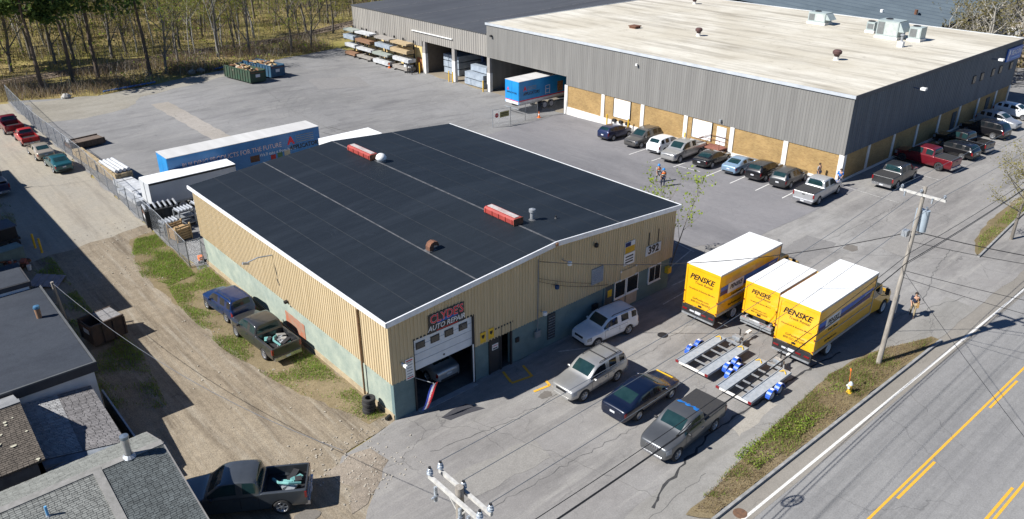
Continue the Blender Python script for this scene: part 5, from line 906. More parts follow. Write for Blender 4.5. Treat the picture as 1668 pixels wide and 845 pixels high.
# ------------------------------------------------------------------ car transport trailers
def tow_trailer(label,x,y,rz):
    t = thing('car_trailer',label,'trailer',(0,0,0),0,'blue fendered car trailers on the front lot'); L = 4.2
    for sy in (1,-1):
        yc = sy*.78; mb = MB(); mb.box(-L/2,L/2,yc-.28,yc+.28,.5,.53); mb.build('deck',pm('deck_plate',(.4,.43,.46),(.3,.33,.36),scale=4,rough=.55,metal=.15),t)
        mb = MB(); mb.box(-L/2,L/2,yc-.32,yc-.282,.42,.58); mb.box(-L/2,L/2,yc+.282,yc+.32,.42,.58); mb.build('side_rail',pm('deck_plate',(.4,.43,.46)),t)
        mb = MB(); mb.tube([(L/2-.45,yc-.2,.56),(L/2-.25,yc,.62),(L/2-.4,yc+.2,.56),(L/2-.15,yc+.1,.58)],.03,5); mb.build('tie_strap',YELLOW,t)
        for xw in (-.42,.42):
            add_wheel(t,xw,sy*1.3,.32,.2,'truck'); mb = MB(); arc = [(xw-.42*math.cos(PI*i/10),.3+.42*math.sin(PI*i/10)) for i in range(11)]; inn = [(a-(a-xw)*.06,.3+(b-.3)*.94) for a,b in arc][::-1]
            mb.prism(arc+inn,lambda a,b,d:(a,d,b),sy*1.18,sy*1.45); f = mb.build('fender',BLUEP,t); MB().box(xw-.09,xw+.09,sy*1.32-.1,sy*1.32+.1,.725,.735).build('fender_decal',OUT,f)
        MB().box(-L/2-.06,-L/2-.01,sy*1.02-.1,sy*1.02+.1,.42,.56).build('taillight',TAILL,t)
    for a in (-1.2,-.5,.4,1.1): MB().box(a-.05,a+.05,-.46,.46,.44,.5).build('cross_member',STEEL,t)
    MB().box(-L/2-.02,-L/2+.08,-1.1,1.1,.38,.5).build('rear_beam',PIL,t); MB().box(L/2-.1,L/2+.02,-1.05,1.05,.4,.54).build('front_beam',STEEL,t)
    mb = MB(); mb.cyl((L/2,-.6,.45),(L/2+1.1,0,.45),.05,n=6); mb.cyl((L/2,.6,.45),(L/2+1.1,0,.45),.05,n=6); mb.cyl((L/2-.4,0,.45),(L/2+1.75,0,.48),.055,n=6); mb.build('drawbar',STEEL,t); MB().box(L/2+1.5,L/2+1.9,-.1,.1,.43,.56).build('coupler',PIL,t); mb = MB(); mb.cyl((L/2+.9,.12,.02),(L/2+.9,.12,.95),.04,n=6); mb.cyl((L/2+.9,.12,.95),(L/2+.9,.3,1.0),.02,n=5); mb.build('jack',TRIM,t)
    MB().box(L/2+.25,L/2+.55,-.25,.25,.5,.75).build('winch',STEEL,t); seat(t,x,y,rz)
tow_trailer('galvanised car trailer with blue fenders, nearer the garage',17.35,-7.75,D2R(1)); tow_trailer('galvanised car trailer with blue fenders, nearer the road',16.95,-10.85,D2R(1.5))
# ------------------------------------------------------------------ semi trailers in the yard
TRB = pm('trailer_blue',(.02,.17,.4),(.015,.13,.33),scale=.5,rough=.35,coat=.2); TRC = pm('trailer_cyan',(.02,.27,.58),(.01,.2,.5),scale=.5,rough=.35); TRR = pm('trailer_roof',(.55,.54,.52),(.45,.44,.42),scale=.8,stretch=(1,.2,1),rough=.6)
def semi(label, x0,x1,y0,y1,zt,zbm,mat,roof,rear=None,wheels_at=None,gz=0,skirt=None,group='semi trailers standing in the yard'):
    t = thing('semi_trailer',label,'trailer',(x0,(y0+y1)/2,gz),0,group); L = x1-x0; h = (y1-y0)/2; zt -= gz; zbm -= gz
    MB().box(0,L,-h,h,zbm,zt-.04).build('trailer_box',mat,t); MB().box(-.02,L+.02,-h-.02,h+.02,zt-.04,zt).build('trailer_roof',roof,t)
    for y in (-h-.03,h-.01): MB().box(0,L,y,y+.04,zbm-.1,zbm+.08).build('bottom_rail',STEEL,t)
    for y in (-.62,.62): MB().box(-.03,-.002,y-.6,y+.6,zbm+.05,zt-.1).build('rear_door',rear or mat,t)
    MB().box(.4,L-.3,-.5,.5,zbm-.35,zbm-.001).build('chassis',TRIM,t); MB().box(-.1,0,-h,h,zbm-.6,zbm-.48).build('bumper_bar',STEEL,t)
    for xw in (wheels_at or (1.3,2.5)):
        for sy in (1,-1): add_wheel(t,xw,sy*(h-.2),.5,.3,'truck')
    mb = MB(); mb.box(L-2.6,L-2.4,-.7,-.55,.0,zbm); mb.box(L-2.6,L-2.4,.55,.7,.0,zbm); mb.build('landing_leg',STEEL,t)
    return t
tr = semi('long blue lettered semi trailer with white roof behind the garage',2.75,17.4,38.95,41.55,4.1,1.15,TRB,TRR,rear=TRC)
h = 1.3; fr = lambda x,z:((x,-h-.012,z),(1,0,0),(0,0,1)); LET = pm('letter_rose',(.66,.5,.48),rough=.5); REDL = pm('letter_red',(.6,.02,.03))
text('lettering','BUILDING PRODUCTS FOR THE FUTURE',.62,fr(5.9,3.1),LET,tr,bold=.01,sx=.84); text('lettering',"We'll take it from here...",.42,fr(10.2,2.5),OUT,tr,shear=.2,sx=.9); text('lettering','APPLICATORS',.6,fr(13.0,2.55),INK,tr,bold=.02,sx=.84); text('lettering','A',1.0,fr(11.6,3.25),REDL,tr,bold=.04)
for i in range(4): MB().box(12.1,14.0,-h-.014,-h-.004,2.98+i*.2,3.06+i*.2).build('grey_stripe',pm('stripe_grey',(.25,.28,.3)),tr)
for a,b,c,d,m in ((7.4,2.0,.9,.6,'brown_picture'),(9.4,1.75,.5,.55,'red_picture'),(10.1,1.8,.5,.6,'green_picture'),(10.8,1.85,.6,.6,'sand_picture')): MB().box(a,a+c,-h-.014,-h-.004,b,b+d).build('picture',pm(m,{'brown_picture':(.1,.05,.03),'red_picture':(.3,.03,.03),'green_picture':(.08,.16,.08),'sand_picture':(.4,.36,.26)}[m]),tr)
MB().box(6.5,13.5,-h-.013,-h-.004,1.3,1.42).build('red_stripe',REDL,tr)
tw = semi('plain white box trailer close to the garage corner',.2,7.75,36.65,38.8,3.05,.95,pm('trailer_white',(.52,.54,.56),(.45,.47,.49),scale=.5,rough=.5),TROOF)
for y in (-1.1,1.078): MB().box(0,7.55,y,y+.022,2.85,3.0).build('top_rail',TRIM,tw)
MB().box(-.06,-.031,-.05,.05,1.05,2.9).build('door_bar',STEEL,tw)
semi('white trailer of which only the roof shows behind the dark garage roof',15.7,21.1,33.4,35.9,3.9,1.1,WHITE,TROOF)
tr = semi('bright blue lettered trailer backed into the open dock bay',46.55,60.5,42.25,44.85,3.15,.28,TRC,TRR,gz=-.97,wheels_at=(4.5,5.7))
text('lettering','APPLICATORS',.55,((1.9+.2,-1.312,2.45),(1,0,0),(0,0,1)),INK,tr,bold=.02,sx=.8); text('lettering','A',.75,((1.0,-1.312,3.1),(1,0,0),(0,0,1)),REDL,tr,bold=.04)
for i in range(3): MB().box(1.4,2.9,-1.314,-1.304,2.9+i*.18,2.97+i*.18).build('grey_stripe',pm('stripe_grey',(.25,.28,.3)),tr)
MB().box(0,13,-1.313,-1.304,1.62,1.74).build('red_stripe',REDL,tr); MB().box(0,13.9,-1.312,-1.302,1.26,1.6).build('white_band',OUT,tr); MB().box(-.035,-.03,-1.2,1.2,1.26,1.6).build('white_band',OUT,tr); MB().box(-.036,-.03,-1.2,1.2,1.62,1.7).build('red_stripe',REDL,tr)
text('lettering','A',.5,((-.04,.7,3.0),(0,-1,0),(0,0,1)),REDL,tr,bold=.04); text('lettering','APPLICATORS',.3,((-.04,0,2.6),(0,-1,0),(0,0,1)),INK,tr,bold=.01)
mb = MB()
for a,b in ((4.5,4.58),(5.2,5.28)): mb.box(a,b,-1.314,-1.304,1.9,3.0)
for b in (2.0,2.5,2.95): mb.box(4.5,5.28,-1.314,-1.304,b,b+.06)
mb.build('window_picture',OUT,tr); MB().box(6.6,7.6,-1.314,-1.304,1.9,3.2).build('picture',pm('stone_picture',(.35,.2,.1),(.1,.06,.04),scale=8),tr)
# ------------------------------------------------------------------ chain link fence and gates
LINKM = pm('chain_link',(.36,.38,.4),(.28,.3,.32),rough=.5,metal=.4)
def chain_fence(name,label,pts,h=2.1,sp=.14,r=.0038,post=2.8,z0=None,parent=None,bend=0):
    t = thing(name,label,'fence')
    for (ax,ay),(bx,by) in zip(pts[:-1],pts[1:]):
        A = Vector((ax,ay)); B = Vector((bx,by)); L = (B-A).length; d = (B-A)/L; k = max(1,round(L/post)); g = lambda s:zg(ax+d.x*s,ay+d.y*s)
        for i in range(k+1):
            s = L*i/k; p = A+d*s; MB().cyl((p.x,p.y,g(s)-.1),(p.x,p.y,g(s)+h+.05),.035,n=6).build('post',STEEL,t)
        mb = MB(); P3 = lambda s,z:(ax+d.x*s,ay+d.y*s,g(s)+z)
        mb.cyl(P3(0,h),P3(L,h),.022,n=5); mb.cyl(P3(0,.12),P3(L,.12),.012,n=4); mb.build('top_rail',STEEL,t)
        m = MB(); n = int((L+h)/sp)
        for i in range(-int(h/sp),int(L/sp)+1):
            for sg in (1,-1):
                s0,s1 = i*sp,i*sp+h; z0,z1 = (.1,h) if sg > 0 else (h,.1)
                if s0 < 0: z0 += (0-s0)/(h)*(z1-z0); s0 = 0
                if s1 > L: z1 -= (s1-L)/(h if i*sp >= 0 else s1-s0)*(z1-z0) if s1-s0 > 1e-6 else 0; s1 = L
                if s1-s0 < .02: continue
                m.cyl(P3(s0,z0),P3(s1,z1),r,n=3,caps=False)
        m.build('wire_mesh',LINKM,t,fix=False)
    return t
chain_fence('yard_fence','long chain link fence between the dirt drive and the yard',[(-.35,88),(-.85,72),(-.55,55),(-.85,40),(-.8,32.6),(-1.2,25.3),(-.15,25.3)])
gt = chain_fence('yard_gate','chain link gate with hanging notices in front of the dock bay',[(39.8,39.3),(42.5,39.2),(45.2,39.6),(47.7,40.1),(50.9,38.7)],h=2.1,post=2.7,sp=.2)
gz = zg(41,39.2); mb = MB(); mb.prism([(40.35+.28*math.cos(PI/8+i*PI/4),gz+1.45+.28*math.sin(PI/8+i*PI/4)) for i in range(8)],lambda a,b,d:(a,d,b),39.17,39.2); o = mb.build('octagon_sign',REDP,gt); text('lettering','STOP',.2,((40.35,39.165,gz+1.45),(1,0,0),(0,0,1)),OUT,gt,bold=.01)
o = MB().box(40.8,42.2,39.14,39.17,gz+1.1,gz+1.75).build('notice_board',pm('olive_board',(.28,.26,.1),(.2,.19,.08)),gt); MB().box(40.9,42.1,39.13,39.14,gz+1.5,gz+1.58).build('board_line',INK,o); MB().box(40.95,42.0,39.13,39.14,gz+1.3,gz+1.36).build('board_line',INK,o)
def bollard(x,y,h,lab,z=None):
    z = zg(x,y) if z is None else z; t = thing('bollard',lab,'bollard',(x,y,z),0,'yellow steel bollards'); MB().cyl((0,0,0),(0,0,h),.085,n=10).build('post',YELLOW,t,40); MB().lathe([(.085,h),(.06,h+.05),(0,h+.07)],n=10).build('cap',YELLOW,t,40)
for x,y,lab in ((50.6,54.2,'yellow bollard at the white corner post of the dock bay'),(50.7,61.2,'yellow bollard at the middle bay post, right of its pair'),(50.7,62.1,'yellow bollard at the middle bay post, left of its pair'),(50.7,69.4,'yellow bollard left of the open storage bays'),(50.6,31.2,'yellow bollard left of the first loading door'),(50.6,27.9,'yellow bollard right of the first loading door'),(50.6,19.9,'yellow bollard left of the second loading door')): bollard(x,y,1.5,lab)
bollard(-8.93,36.75,1.15,'slim yellow bollard by the junk, farther of the two'); bollard(-8.76,35.5,1.15,'slim yellow bollard by the junk, nearer of the two')
def cone(x,y,lab,s=.7):
    t = thing('traffic_cone',lab,'cone',(x,y,zg(x,y))); MB().box(-.18*s/.7,.18*s/.7,-.18*s/.7,.18*s/.7,0,.04).build('base',ORANGE,t); MB().lathe([(.13*s/.7,.04),(.03,s),(0,s)],n=10).build('cone_body',ORANGE,t,40); MB().lathe([(.098*s/.7,s*.4),(.07*s/.7,s*.62)],n=10).build('reflective_band',OUT,t)
cone(49.2,75.4,'orange cone in front of the lumber racks',.8); cone(47.6,39.7,'orange cone at the gate post',.8)
# ------------------------------------------------------------------ utility poles and wires
POLE = WOODG; INS = pm('insulator',(.42,.46,.5),(.1,.12,.15),scale=16,rough=.15,spec=.8,coat=.4); ARM = pm('bleached_arm',(.52,.51,.48),(.36,.35,.33),scale=6,rough=.85)
up = thing('utility_pole','leaning wooden utility pole with crossarm and transformers beside the verge','utility pole',(24.44,-14.44,0)); PT = Vector((1.6,.32,10.75)); pp = lambda z: PT*(z/10.75)
MB().cyl((0,0,-.2),PT,.155,.1,n=12).build('shaft',POLE,up,50)
a0 = pp(10.3); A1 = a0+Vector((-.1,1.2,.1)); A2 = a0+Vector((.1,-1.2,-.1)); mb = MB(); mb.obox(a0+Vector((-.14,0,0)),.1,2.5,.13); mb.build('crossarm',ARM,up)
PINS = []
for y in (1.15,.1,-1.15):
    q = a0+Vector((-.14,y,.08)); MB().lathe([(.03,0),(.05,.05),(.09,.1),(.08,.18),(.04,.24),(0,.25)],q,n=8).build('insulator',INS,up,50); PINS.append(q+Vector((24.44,-14.44,.22)))
for y in (.9,-.6): q = a0+Vector((-.25,y,-.3)); MB().cyl(q,q+Vector((0,0,.3)),.05,n=6).build('fuse_cutout',INS,up)
for dx,dy,z in ((.35,-.25,8.9),(.5,.1,8.85)): c = pp(z); MB().cyl(c+Vector((dx,dy,-.75)),c+Vector((dx,dy,.5)),.22,n=12).build('transformer',pm('transformer_grey',(.34,.4,.45),(.28,.33,.38),rough=.4),up,40); MB().cyl(c+Vector((dx,dy,.5)),c+Vector((dx,dy,.7)),.06,n=6).build('bushing',INS,up)
MB().obox(pp(8.1)+Vector((-.3,.3,0)),.4,.3,.35).build('junction_box',STEEL,up); MB().cyl(pp(8.0),pp(8.0)+Vector((.5,-.3,0)),.05,n=6).build('bracket',STEEL,up); MB().cyl(pp(3.3)+Vector((.12,-.1,0)),pp(4.4)+Vector((.12,-.1,0)),.06,n=6).build('riser',STEEL,up)
np_ = thing('near_utility_pole','wooden pole top with double crossarm at the bottom edge of the picture','utility pole',(-7.05,-15.1,0)); NZ = 9.75; MB().cyl((0,0,-.2),(0,0,NZ+.2),.19,.13,n=12).build('shaft',POLE,np_,50)
NPINS = []
for dx in (-.2,.2):
    mb = MB(); mb.obox((dx,0,NZ-.1),.1,2.5,.12); mb.build('crossarm',ARM,np_)
    for y in (1.2,.05,-1.2):
        if dx < 0 and y == .05: continue
        q = Vector((dx,y,NZ-.02)); MB().lathe([(.025,0),(.05,.03),(.105,.06),(.07,.1),(.1,.14),(.06,.18),(.075,.22),(.03,.27),(0,.28)],q,n=12).build('insulator',INS,np_,30); MB().lathe([(.045,.26),(.045,.31),(0,.32)],q,n=8).build('tie_cap',TRIM,np_)
    
for y in (1.2,.05,-1.2): NPINS.append(Vector((-7.05+.2,-15.1+y,NZ+.3)))
for y in (.75,-.45,-.85): 
    mb = MB(); mb.cyl((-.35,y,NZ-.65),(-.28,y+.08,NZ-.2),.06,n=8); mb.cyl((-.5,y,NZ-.5),(-.25,y,NZ-.45),.035,n=6); mb.build('fuse_cutout',INS,np_)
for y in (.5,-.5): MB().cyl((-.1,y*1.2,NZ-.15),(-.02,0,NZ-.9),.03,n=5).build('arm_brace',ARM,np_)
CABLE = pm('cable_black',(.02,.02,.022),rough=.6); BARE = pm('bare_wire',(.22,.23,.25),rough=.4,metal=.6)
def wire(label,a,b,sag,r,m,n=18):
    a = Vector(a); b = Vector(b); pts = [a.lerp(b,i/n)-Vector((0,0,4*sag*(i/n)*(1-i/n))) for i in range(n+1)]; mb = MB(); mb.tube(pts,r,5); return tag(mb.build('overhead_wire',m),label,'wire','overhead wires')
for i,nm in enumerate(('building side','middle','road side')):
    wire('bare upper conductor on the %s between the two pole crossarms'%nm,NPINS[i],PINS[i],.5,.012,BARE); wire('bare upper conductor on the %s running on past the leaning pole'%nm,PINS[i],PINS[i]+Vector((45,.3,1)),.6,.012,BARE)
B0 = Vector((24.44,-14.44,0))
for z,zn,r,lab,dy in ((7.0,6.9,.016,'upper thick cable along the verge',-.12),(6.5,6.3,.024,'middle thick cable along the verge carrying the coil',-.16),(6.15,5.95,.018,'lower thick cable along the verge',.05)):
    f = B0+pp(z)+Vector((-.1,dy,0)); nn = Vector((-7.05,-15.1+dy,zn)); wire(lab,nn,f,.55,r,CABLE); wire(lab+', continuing right of the leaning pole',f,f+Vector((45,.4,.6)),.7,r,CABLE)
f = B0+pp(8.2); wire('service cable from the leaning pole to the garage conduit',f,(10.2,-.2,6.2),.9,.022,CABLE); wire('service cable crossing the road from the leaning pole',f,(40,-34,7.5),1.0,.025,CABLE); wire('thin service cable crossing the road below the thicker one',B0+pp(7.6),(41,-34,6.8),.9,.016,CABLE)
wire('low telephone cable crossing the road',B0+pp(5.9),(34,-36,6.0),.6,.016,CABLE); wire('second low telephone cable crossing the road',B0+pp(5.5),(31,-36,5.6),.6,.014,CABLE); wire('thin cable from the leaning pole over the white truck roofs',B0+pp(5.9),(7,-30,7.0),.3,.012,CABLE)
wire('slack wire along the garage front from the conduit to the office',(10.2,-.15,4.9),(16.4,-.1,2.5),.25,.014,CABLE); wire('second slack wire along the garage front',(10.2,-.15,5.1),(15.5,-.1,2.9),.1,.012,CABLE)
cs = thing('cable_coil','coil of spare cable hung on the middle cable over the pickup','cable coil',(4.45,-14.95,6.0)); mb = MB()
for rr in (.34,.38,.42): mb.tube([(rr*1.25*math.cos(a),.03*rr,rr*.95*math.sin(a)) for a in [2*PI*i/20 for i in range(21)]],.016,5)
mb.build('coil',CABLE,cs)
mb = MB()
for i in range(6): a = PI*i/6; mb.cyl((.42*math.cos(a),0,.34*math.sin(a)),(-.42*math.cos(a),0,-.34*math.sin(a)),.014,n=5)
mb.build('coil_frame',STEEL,cs); cs.rotation_euler = (.5,0,.1)
sp = thing('short_pole','short wooden pole with a slack wire beside the flat roofed building','utility pole',(-10.43,21.4,0)); MB().cyl((0,0,-.1),(-.2,.1,3.6),.11,.09,n=10).build('shaft',POLE,sp,50)
wire('slack wire from the short pole across the dirt drive to the front lot',(-10.6,21.5,3.5),(-6.4,-6.5,5.6),1.2,.014,BARE)
sg = thing('tilted_panel','sheet of corrugated metal leaning by the short pole','panel',(-9.75,29.6,0)); mb = MB()
for i in range(9): mb.box(-1.0+i*.22,-.8+i*.22,-.8,.8,.0+(.02 if i%2 else 0),.03+(.02 if i%2 else 0))
mb.build('sheet',pm('panel_grey',(.25,.24,.26),(.18,.17,.19)),sg); sg.rotation_euler = (.1,.12,-.6); sg.location.z = .2
# ------------------------------------------------------------------ containers, crates and junk
def rolloff(label,x,y,rz,col,L=6.2,W=2.4,H=1.7,load=None,lid=False,name='dumpster'):
    t = thing(name,label,'dumpster',(0,0,0)); w = .06
    mb = MB(); mb.box(-L/2,L/2,-W/2,-W/2+w,.15,H); mb.box(-L/2,L/2,W/2-w,W/2,.15,H); mb.box(-L/2,-L/2+w,-W/2+w,W/2-w,.15,H); mb.box(L/2-w,L/2,-W/2+w,W/2-w,.15,H); mb.box(-L/2+w,L/2-w,-W/2+w,W/2-w,.15,.22); mb.build('shell',col,t)
    for i in range(int(L/.6)+1):
        for s in (1,-1): MB().box(-L/2+i*.6*L/(.6*int(L/.6))-.05,-L/2+i*.6*L/(.6*int(L/.6))+.05,min(s*W/2,s*(W/2+.08)),max(s*W/2,s*(W/2+.08)),.2,H-.05).build('rib',col,t)
    for s in (1,-1): MB().box(-L/2-.03,L/2+.03,s*W/2-.06,s*W/2+.06,H,H+.1).build('rim',col,t)
    MB().box(-L/2-.03,-L/2+.05,-W/2+.1,W/2-.1,H-.3,H-.2).build('end_bar',RUST,t); MB().box(-L/2-.012,-L/2,-.35,.35,.8,1.2).build('label_plate',PLATE,t)
    if load is not None:
        r = random.Random(load); m = MB()
        for i in range(26): m.obox((r.uniform(-L/2+.6,L/2-.6),r.uniform(-W/2+.4,W/2-.4),H-.35+r.uniform(0,.5)),r.uniform(.4,1.8),r.uniform(.1,.6),r.uniform(.03,.2),r.uniform(0,3),r.uniform(-.5,.5),i%3)
        m.box(-L/2+.1,L/2-.1,-W/2+.1,W/2-.1,.3,H-.5,1); o = m.build('debris',[WOOD,pm('rust_debris',(.3,.16,.08),(.2,.11,.06)),pm('pale_debris',(.5,.42,.3))],t); o['kind']='stuff'
    if lid:
        for s in (-.5,.5): MB().obox((L*.2,s*W*.48,H+.06),L*.55,W*.46,.05).build('lid',pm('lid_rib',(.3,.29,.29),(.12,.115,.11),scale=8,stretch=(1,6,1)),t)
    seat(t,x,y,rz); return t
rolloff('green open roll-off container filled with debris by the trees',27.6,79.3,D2R(100),pm('container_green',(.03,.075,.045),(.05,.06,.04),scale=1.5,rough=.7),load=2); rolloff('blue open roll-off container filled with rubble by the trees',31.3,81.2,D2R(104),pm('container_blue',(.03,.1,.17),(.03,.07,.12),scale=1.5,rough=.7),load=3)
fc = rolloff('low brown flat container on the far side of the yard fence',1.6,61.6,D2R(8),pm('container_brown',(.12,.085,.06),(.08,.06,.045),scale=2),L=3.4,W=1.8,H=.7); MB().box(-1.62,1.62,-.82,.82,.62,.68).build('lid',pm('lid_brown',(.17,.13,.1),(.11,.085,.07),scale=3),fc); rolloff('rusty brown dumpster with ribbed grey lid in the shade',-8.95,19.1,D2R(10),pm('dumpster_rust',(.09,.06,.045),(.05,.04,.035),scale=2,rough=.85),L=2.0,W=1.6,H=1.45,lid=True)
dc = rolloff('dark container carrying steel tubes behind the yard fence',.3,35.0,D2R(-8),pm('container_dark',(.03,.033,.035),(.05,.05,.05)),L=2.6,W=1.5,H=1.5)
for i in range(7): MB().cyl((-1.2+i*.4,-.7,1.68),(-1.2+i*.4,.7,1.68),.09,n=8).build('steel_tube',pm('bright_tube',(.55,.57,.6),metal=.5,rough=.35),dc)
LUM = [pm('lumber_tan',(.44,.34,.2),(.31,.235,.14),scale=2,stretch=(6,.6,6),rough=.85),pm('lumber_grey',(.33,.31,.28),(.22,.2,.18),scale=2,stretch=(6,.6,6),rough=.9),pm('wrap_white',(.55,.56,.57),(.38,.39,.4),scale=2,rough=.5),pm('wrap_blue',(.34,.39,.44),(.24,.28,.33),scale=1.5,rough=.45),pm('lumber_brown',(.26,.15,.09),(.18,.1,.06),scale=2,stretch=(6,.6,6)),pm('wrap_green',(.24,.29,.25),(.3,.31,.29),scale=2)]
def bundle(label,c,sx,sy,sz,m,rows,cols,rz=0,strap=True,group=None,name='lumber_bundle'):
    """a strapped pack whose boards run along its longer side"""
    t = thing(name,label,'lumber',c,rz,group); al = sy >= sx; r = random.Random(str(label))
    for j in range(rows):
        for i in range(cols):
            e = r.uniform(-.06,.06); z0 = .1+j*(sz-.1)/rows; z1 = .1+(j+1)*(sz-.1)/rows-.012
            if al: MB().box(-sx/2+i*sx/cols,-sx/2+(i+1)*sx/cols-.012,-sy/2+e,sy/2+e,z0,z1).build('board',m,t)
            else: MB().box(-sx/2+e,sx/2+e,-sy/2+i*sy/cols,-sy/2+(i+1)*sy/cols-.012,z0,z1).build('board',m,t)
    for f in (-.32,.32):
        if al: MB().box(-sx/2,sx/2,f*sy-.05,f*sy+.05,0,.1).build('bearer',LUM[1],t)
        else: MB().box(f*sx-.05,f*sx+.05,-sy/2,sy/2,0,.1).build('bearer',LUM[1],t)
        if strap:
            if al: MB().box(-sx/2-.01,sx/2+.01,f*sy-.03,f*sy+.03,.1,sz+.01).build('strap',TRIM,t)
            else: MB().box(f*sx-.03,f*sx+.03,-sy/2-.01,sy/2+.01,.1,sz+.01).build('strap',TRIM,t)
    return t
bundle('low tan lumber pack along the inside of the yard fence',(.3,55.6,0),1.0,7.0,.7,LUM[0],3,5,.04); bundle('tan lumber pack under the white rolls by the fence',(1.0,49.4,0),1.6,4.6,1.0,LUM[0],4,6,.06)
rl = thing('white_rolls','white wrapped rolls lying on the tan lumber pack','rolls',(1.0,49.4,1.02),.06)
for i in range(4): MB().cyl((-.55+i*.37,-2.1,.17),(-.55+i*.37,2.0,.17),.17,n=10).build('roll',LUM[2],rl,40)
bundle('white wrapped bundles of long boards beside the fence',(1.1,44.6,0),1.6,5.2,.55,LUM[2],2,5,.1); bundle('second stack of white boards, partly under the fence line',(.2,42.6,0),.9,4.6,.45,LUM[2],2,4,.06)
# racks behind the garage corner
def metal_rack(label,x,y,sx,sy,h,rz=0):
    t = thing('steel_rack',label,'rack',(x,y,0),rz)
    for a in (-1,1):
        for b in (-1,1): MB().box(a*sx/2-.05,a*sx/2+.05,b*sy/2-.05,b*sy/2+.05,0,h).build('upright',STEEL,t)
    for k in range(3): MB().box(-sx/2,sx/2,-sy/2,sy/2,.3+k*(h-.35)/2,.38+k*(h-.35)/2).build('shelf',STEEL,t)
    for i in range(5): MB().cyl((-sx/2+.1+i*(sx-.2)/4,-sy/2,h+.08),(-sx/2+.1+i*(sx-.2)/4,sy/2,h+.08),.06,n=6).build('steel_tube',pm('bright_tube',(.55,.57,.6),metal=.5,rough=.35),t)
metal_rack('steel rack of tubes beside the dark container',1.6,33.3,1.3,1.0,1.5,.1); metal_rack('steel rack of tubes closest to the garage corner',3.1,33.6,1.2,1.0,1.6,.1); metal_rack('steel rack of tubes behind the wooden crate',.1,32.8,1.3,1.0,1.0,.1)
cr = thing('wooden_crate','open wooden crate inside the fence corner','crate',(.25,31.0,0),.2)
for i in range(6): MB().box(-.65,.65,-.62,-.58,.1+i*.2,.24+i*.2).build('slat',WOOD,cr); MB().box(-.65,.65,.58,.62,.1+i*.2,.24+i*.2).build('slat',WOOD,cr)
for a in (-.62,.62):
    for b in (-.6,.6): MB().box(a-.05,a+.05,b-.07,b+.07,0,1.35).build('post',WOOD,cr)
MB().box(-.6,.6,-.55,.55,.1,.95).build('cardboard',pm('cardboard',(.42,.28,.14),(.34,.22,.11)),cr)
cc = thing('orange_machine','small orange and grey machine against the garage corner','machine',(.05,25.75,0)); MB().obox((-.2,.1,.3),.35,.4,.3).build('engine',ORANGE,cc); MB().obox((-.25,.05,.1),.6,.5,.1).build('deck',STEEL,cc); MB().cyl((-.1,.2,.3),(.1,.5,1.0),.025,n=6).build('handle',TRIM,cc)
for a in (-.45,.0): MB().cyl((a,-.22,.1),(a,-.16,.1),.1,n=10).build('wheel',TYRE,cc)
ts = []
for i in range(4):
    t = thing('scrap_tyre','worn tyre in the stack by the garage corner, %s'%('lowest','second from the ground','third from the ground','topmost')[i],'tyre',(-.62+.03*(i%2),1.62-.02*i,.02+i*.24),0,'stacked tyres by the garage corner'); MB().lathe([(.2,.02),(.3,0),(.35,.03),(.36,.12),(.35,.21),(.3,.24),(.2,.22),(.22,.12),(.2,.02)],n=20).build('carcass',TYRE,t,50)
t = thing('scrap_can','small dark can on the ground at the garage corner','can',(-.35,.35,0)); MB().cyl((0,0,.1),(.3,.1,.12),.1,n=10).build('can_body',BLACK,t,40); MB().cyl((.3,.1,.12),(.31,.103,.12),.105,n=10).build('lid',TRIM,t)
# junk at the left edge
dt = thing('dark_trailer','dark equipment trailer with tyres in the shade at the left edge','trailer',(-11.2,38.6,0),.15); MB().box(-1.5,1.5,-1,1,.6,.8).build('deck',TRIM,dt); MB().box(-1.4,1.4,-.9,.9,.8,1.7).build('load_box',BLACK,dt); MB().box(-1.5,1.5,-1,1,1.7,1.78).build('rack',pm('rack_grey',(.1,.11,.13)),dt)
for xx in (-.8,.1,1.0): add_wheel(dt,xx,-1.05,.4,.25,'dark'); add_wheel(dt,xx,1.05,.4,.25,'dark')
bt = vehicle('tarped_truck','dark blue truck with a grey headboard at the left edge of the drive','pickup truck',-8.7,53.3,D2R(92),'pickup',5.4,2.0,1.9,P_DBLUE,zb=1.15,hf=1.05,bed=2.2,r=.4,near=False)
MB().box(-.75,-.65,-.9,.9,1.2,2.0).build('headboard',pm('rack_grey',(.1,.11,.13)),bt)
for i in range(7): MB().box(-2.3+i*.25,-2.2+i*.25,-.9,.9,1.3,1.36).build('rack_bar',STEEL,bt)
bin_ = thing('teal_bin','teal tank with scrap heaped in front of it','tank',(-11.1,34.6,0),.2); MB().box(-1,1,-.5,.6,.0,1.3).build('tank',pm('tank_teal',(.16,.23,.22),(.12,.17,.17)),bin_); MB().box(-1.04,1.04,-.54,.64,1.3,1.38).build('lid',pm('tank_teal',(.16,.23,.22)),bin_)
jk = thing('scrap_heap','heap of rusty scrap in the shade by the tank','scrap',(-10.7,33.6,0)); m = MB(); r = random.Random(12)
for i in range(24): m.obox((r.uniform(-.9,.7),r.uniform(-.5,.6),r.uniform(.1,.75)),r.uniform(.15,.6),r.uniform(.1,.4),r.uniform(.1,.3),r.uniform(0,3),r.uniform(-.6,.6),i%3)
o = m.build('scrap',[RUST,pm('scrap_grey',(.2,.2,.2)),pm('scrap_red',(.3,.09,.06))],jk); o['kind']='stuff'
bk = thing('white_bucket','white plastic bucket standing by the scrap heap','bucket',(-10.2,32.8,0)); MB().lathe([(.0,.01),(.12,.01),(.16,.38),(.15,.38),(.115,.04),(0,.04)],n=14).build('bucket_body',WHITE,bk,40); MB().tube([(.16,0,.36),(.1,.0,.5),(-.1,0,.5),(-.16,0,.36)],.008,4).build('handle',STEEL,bk)
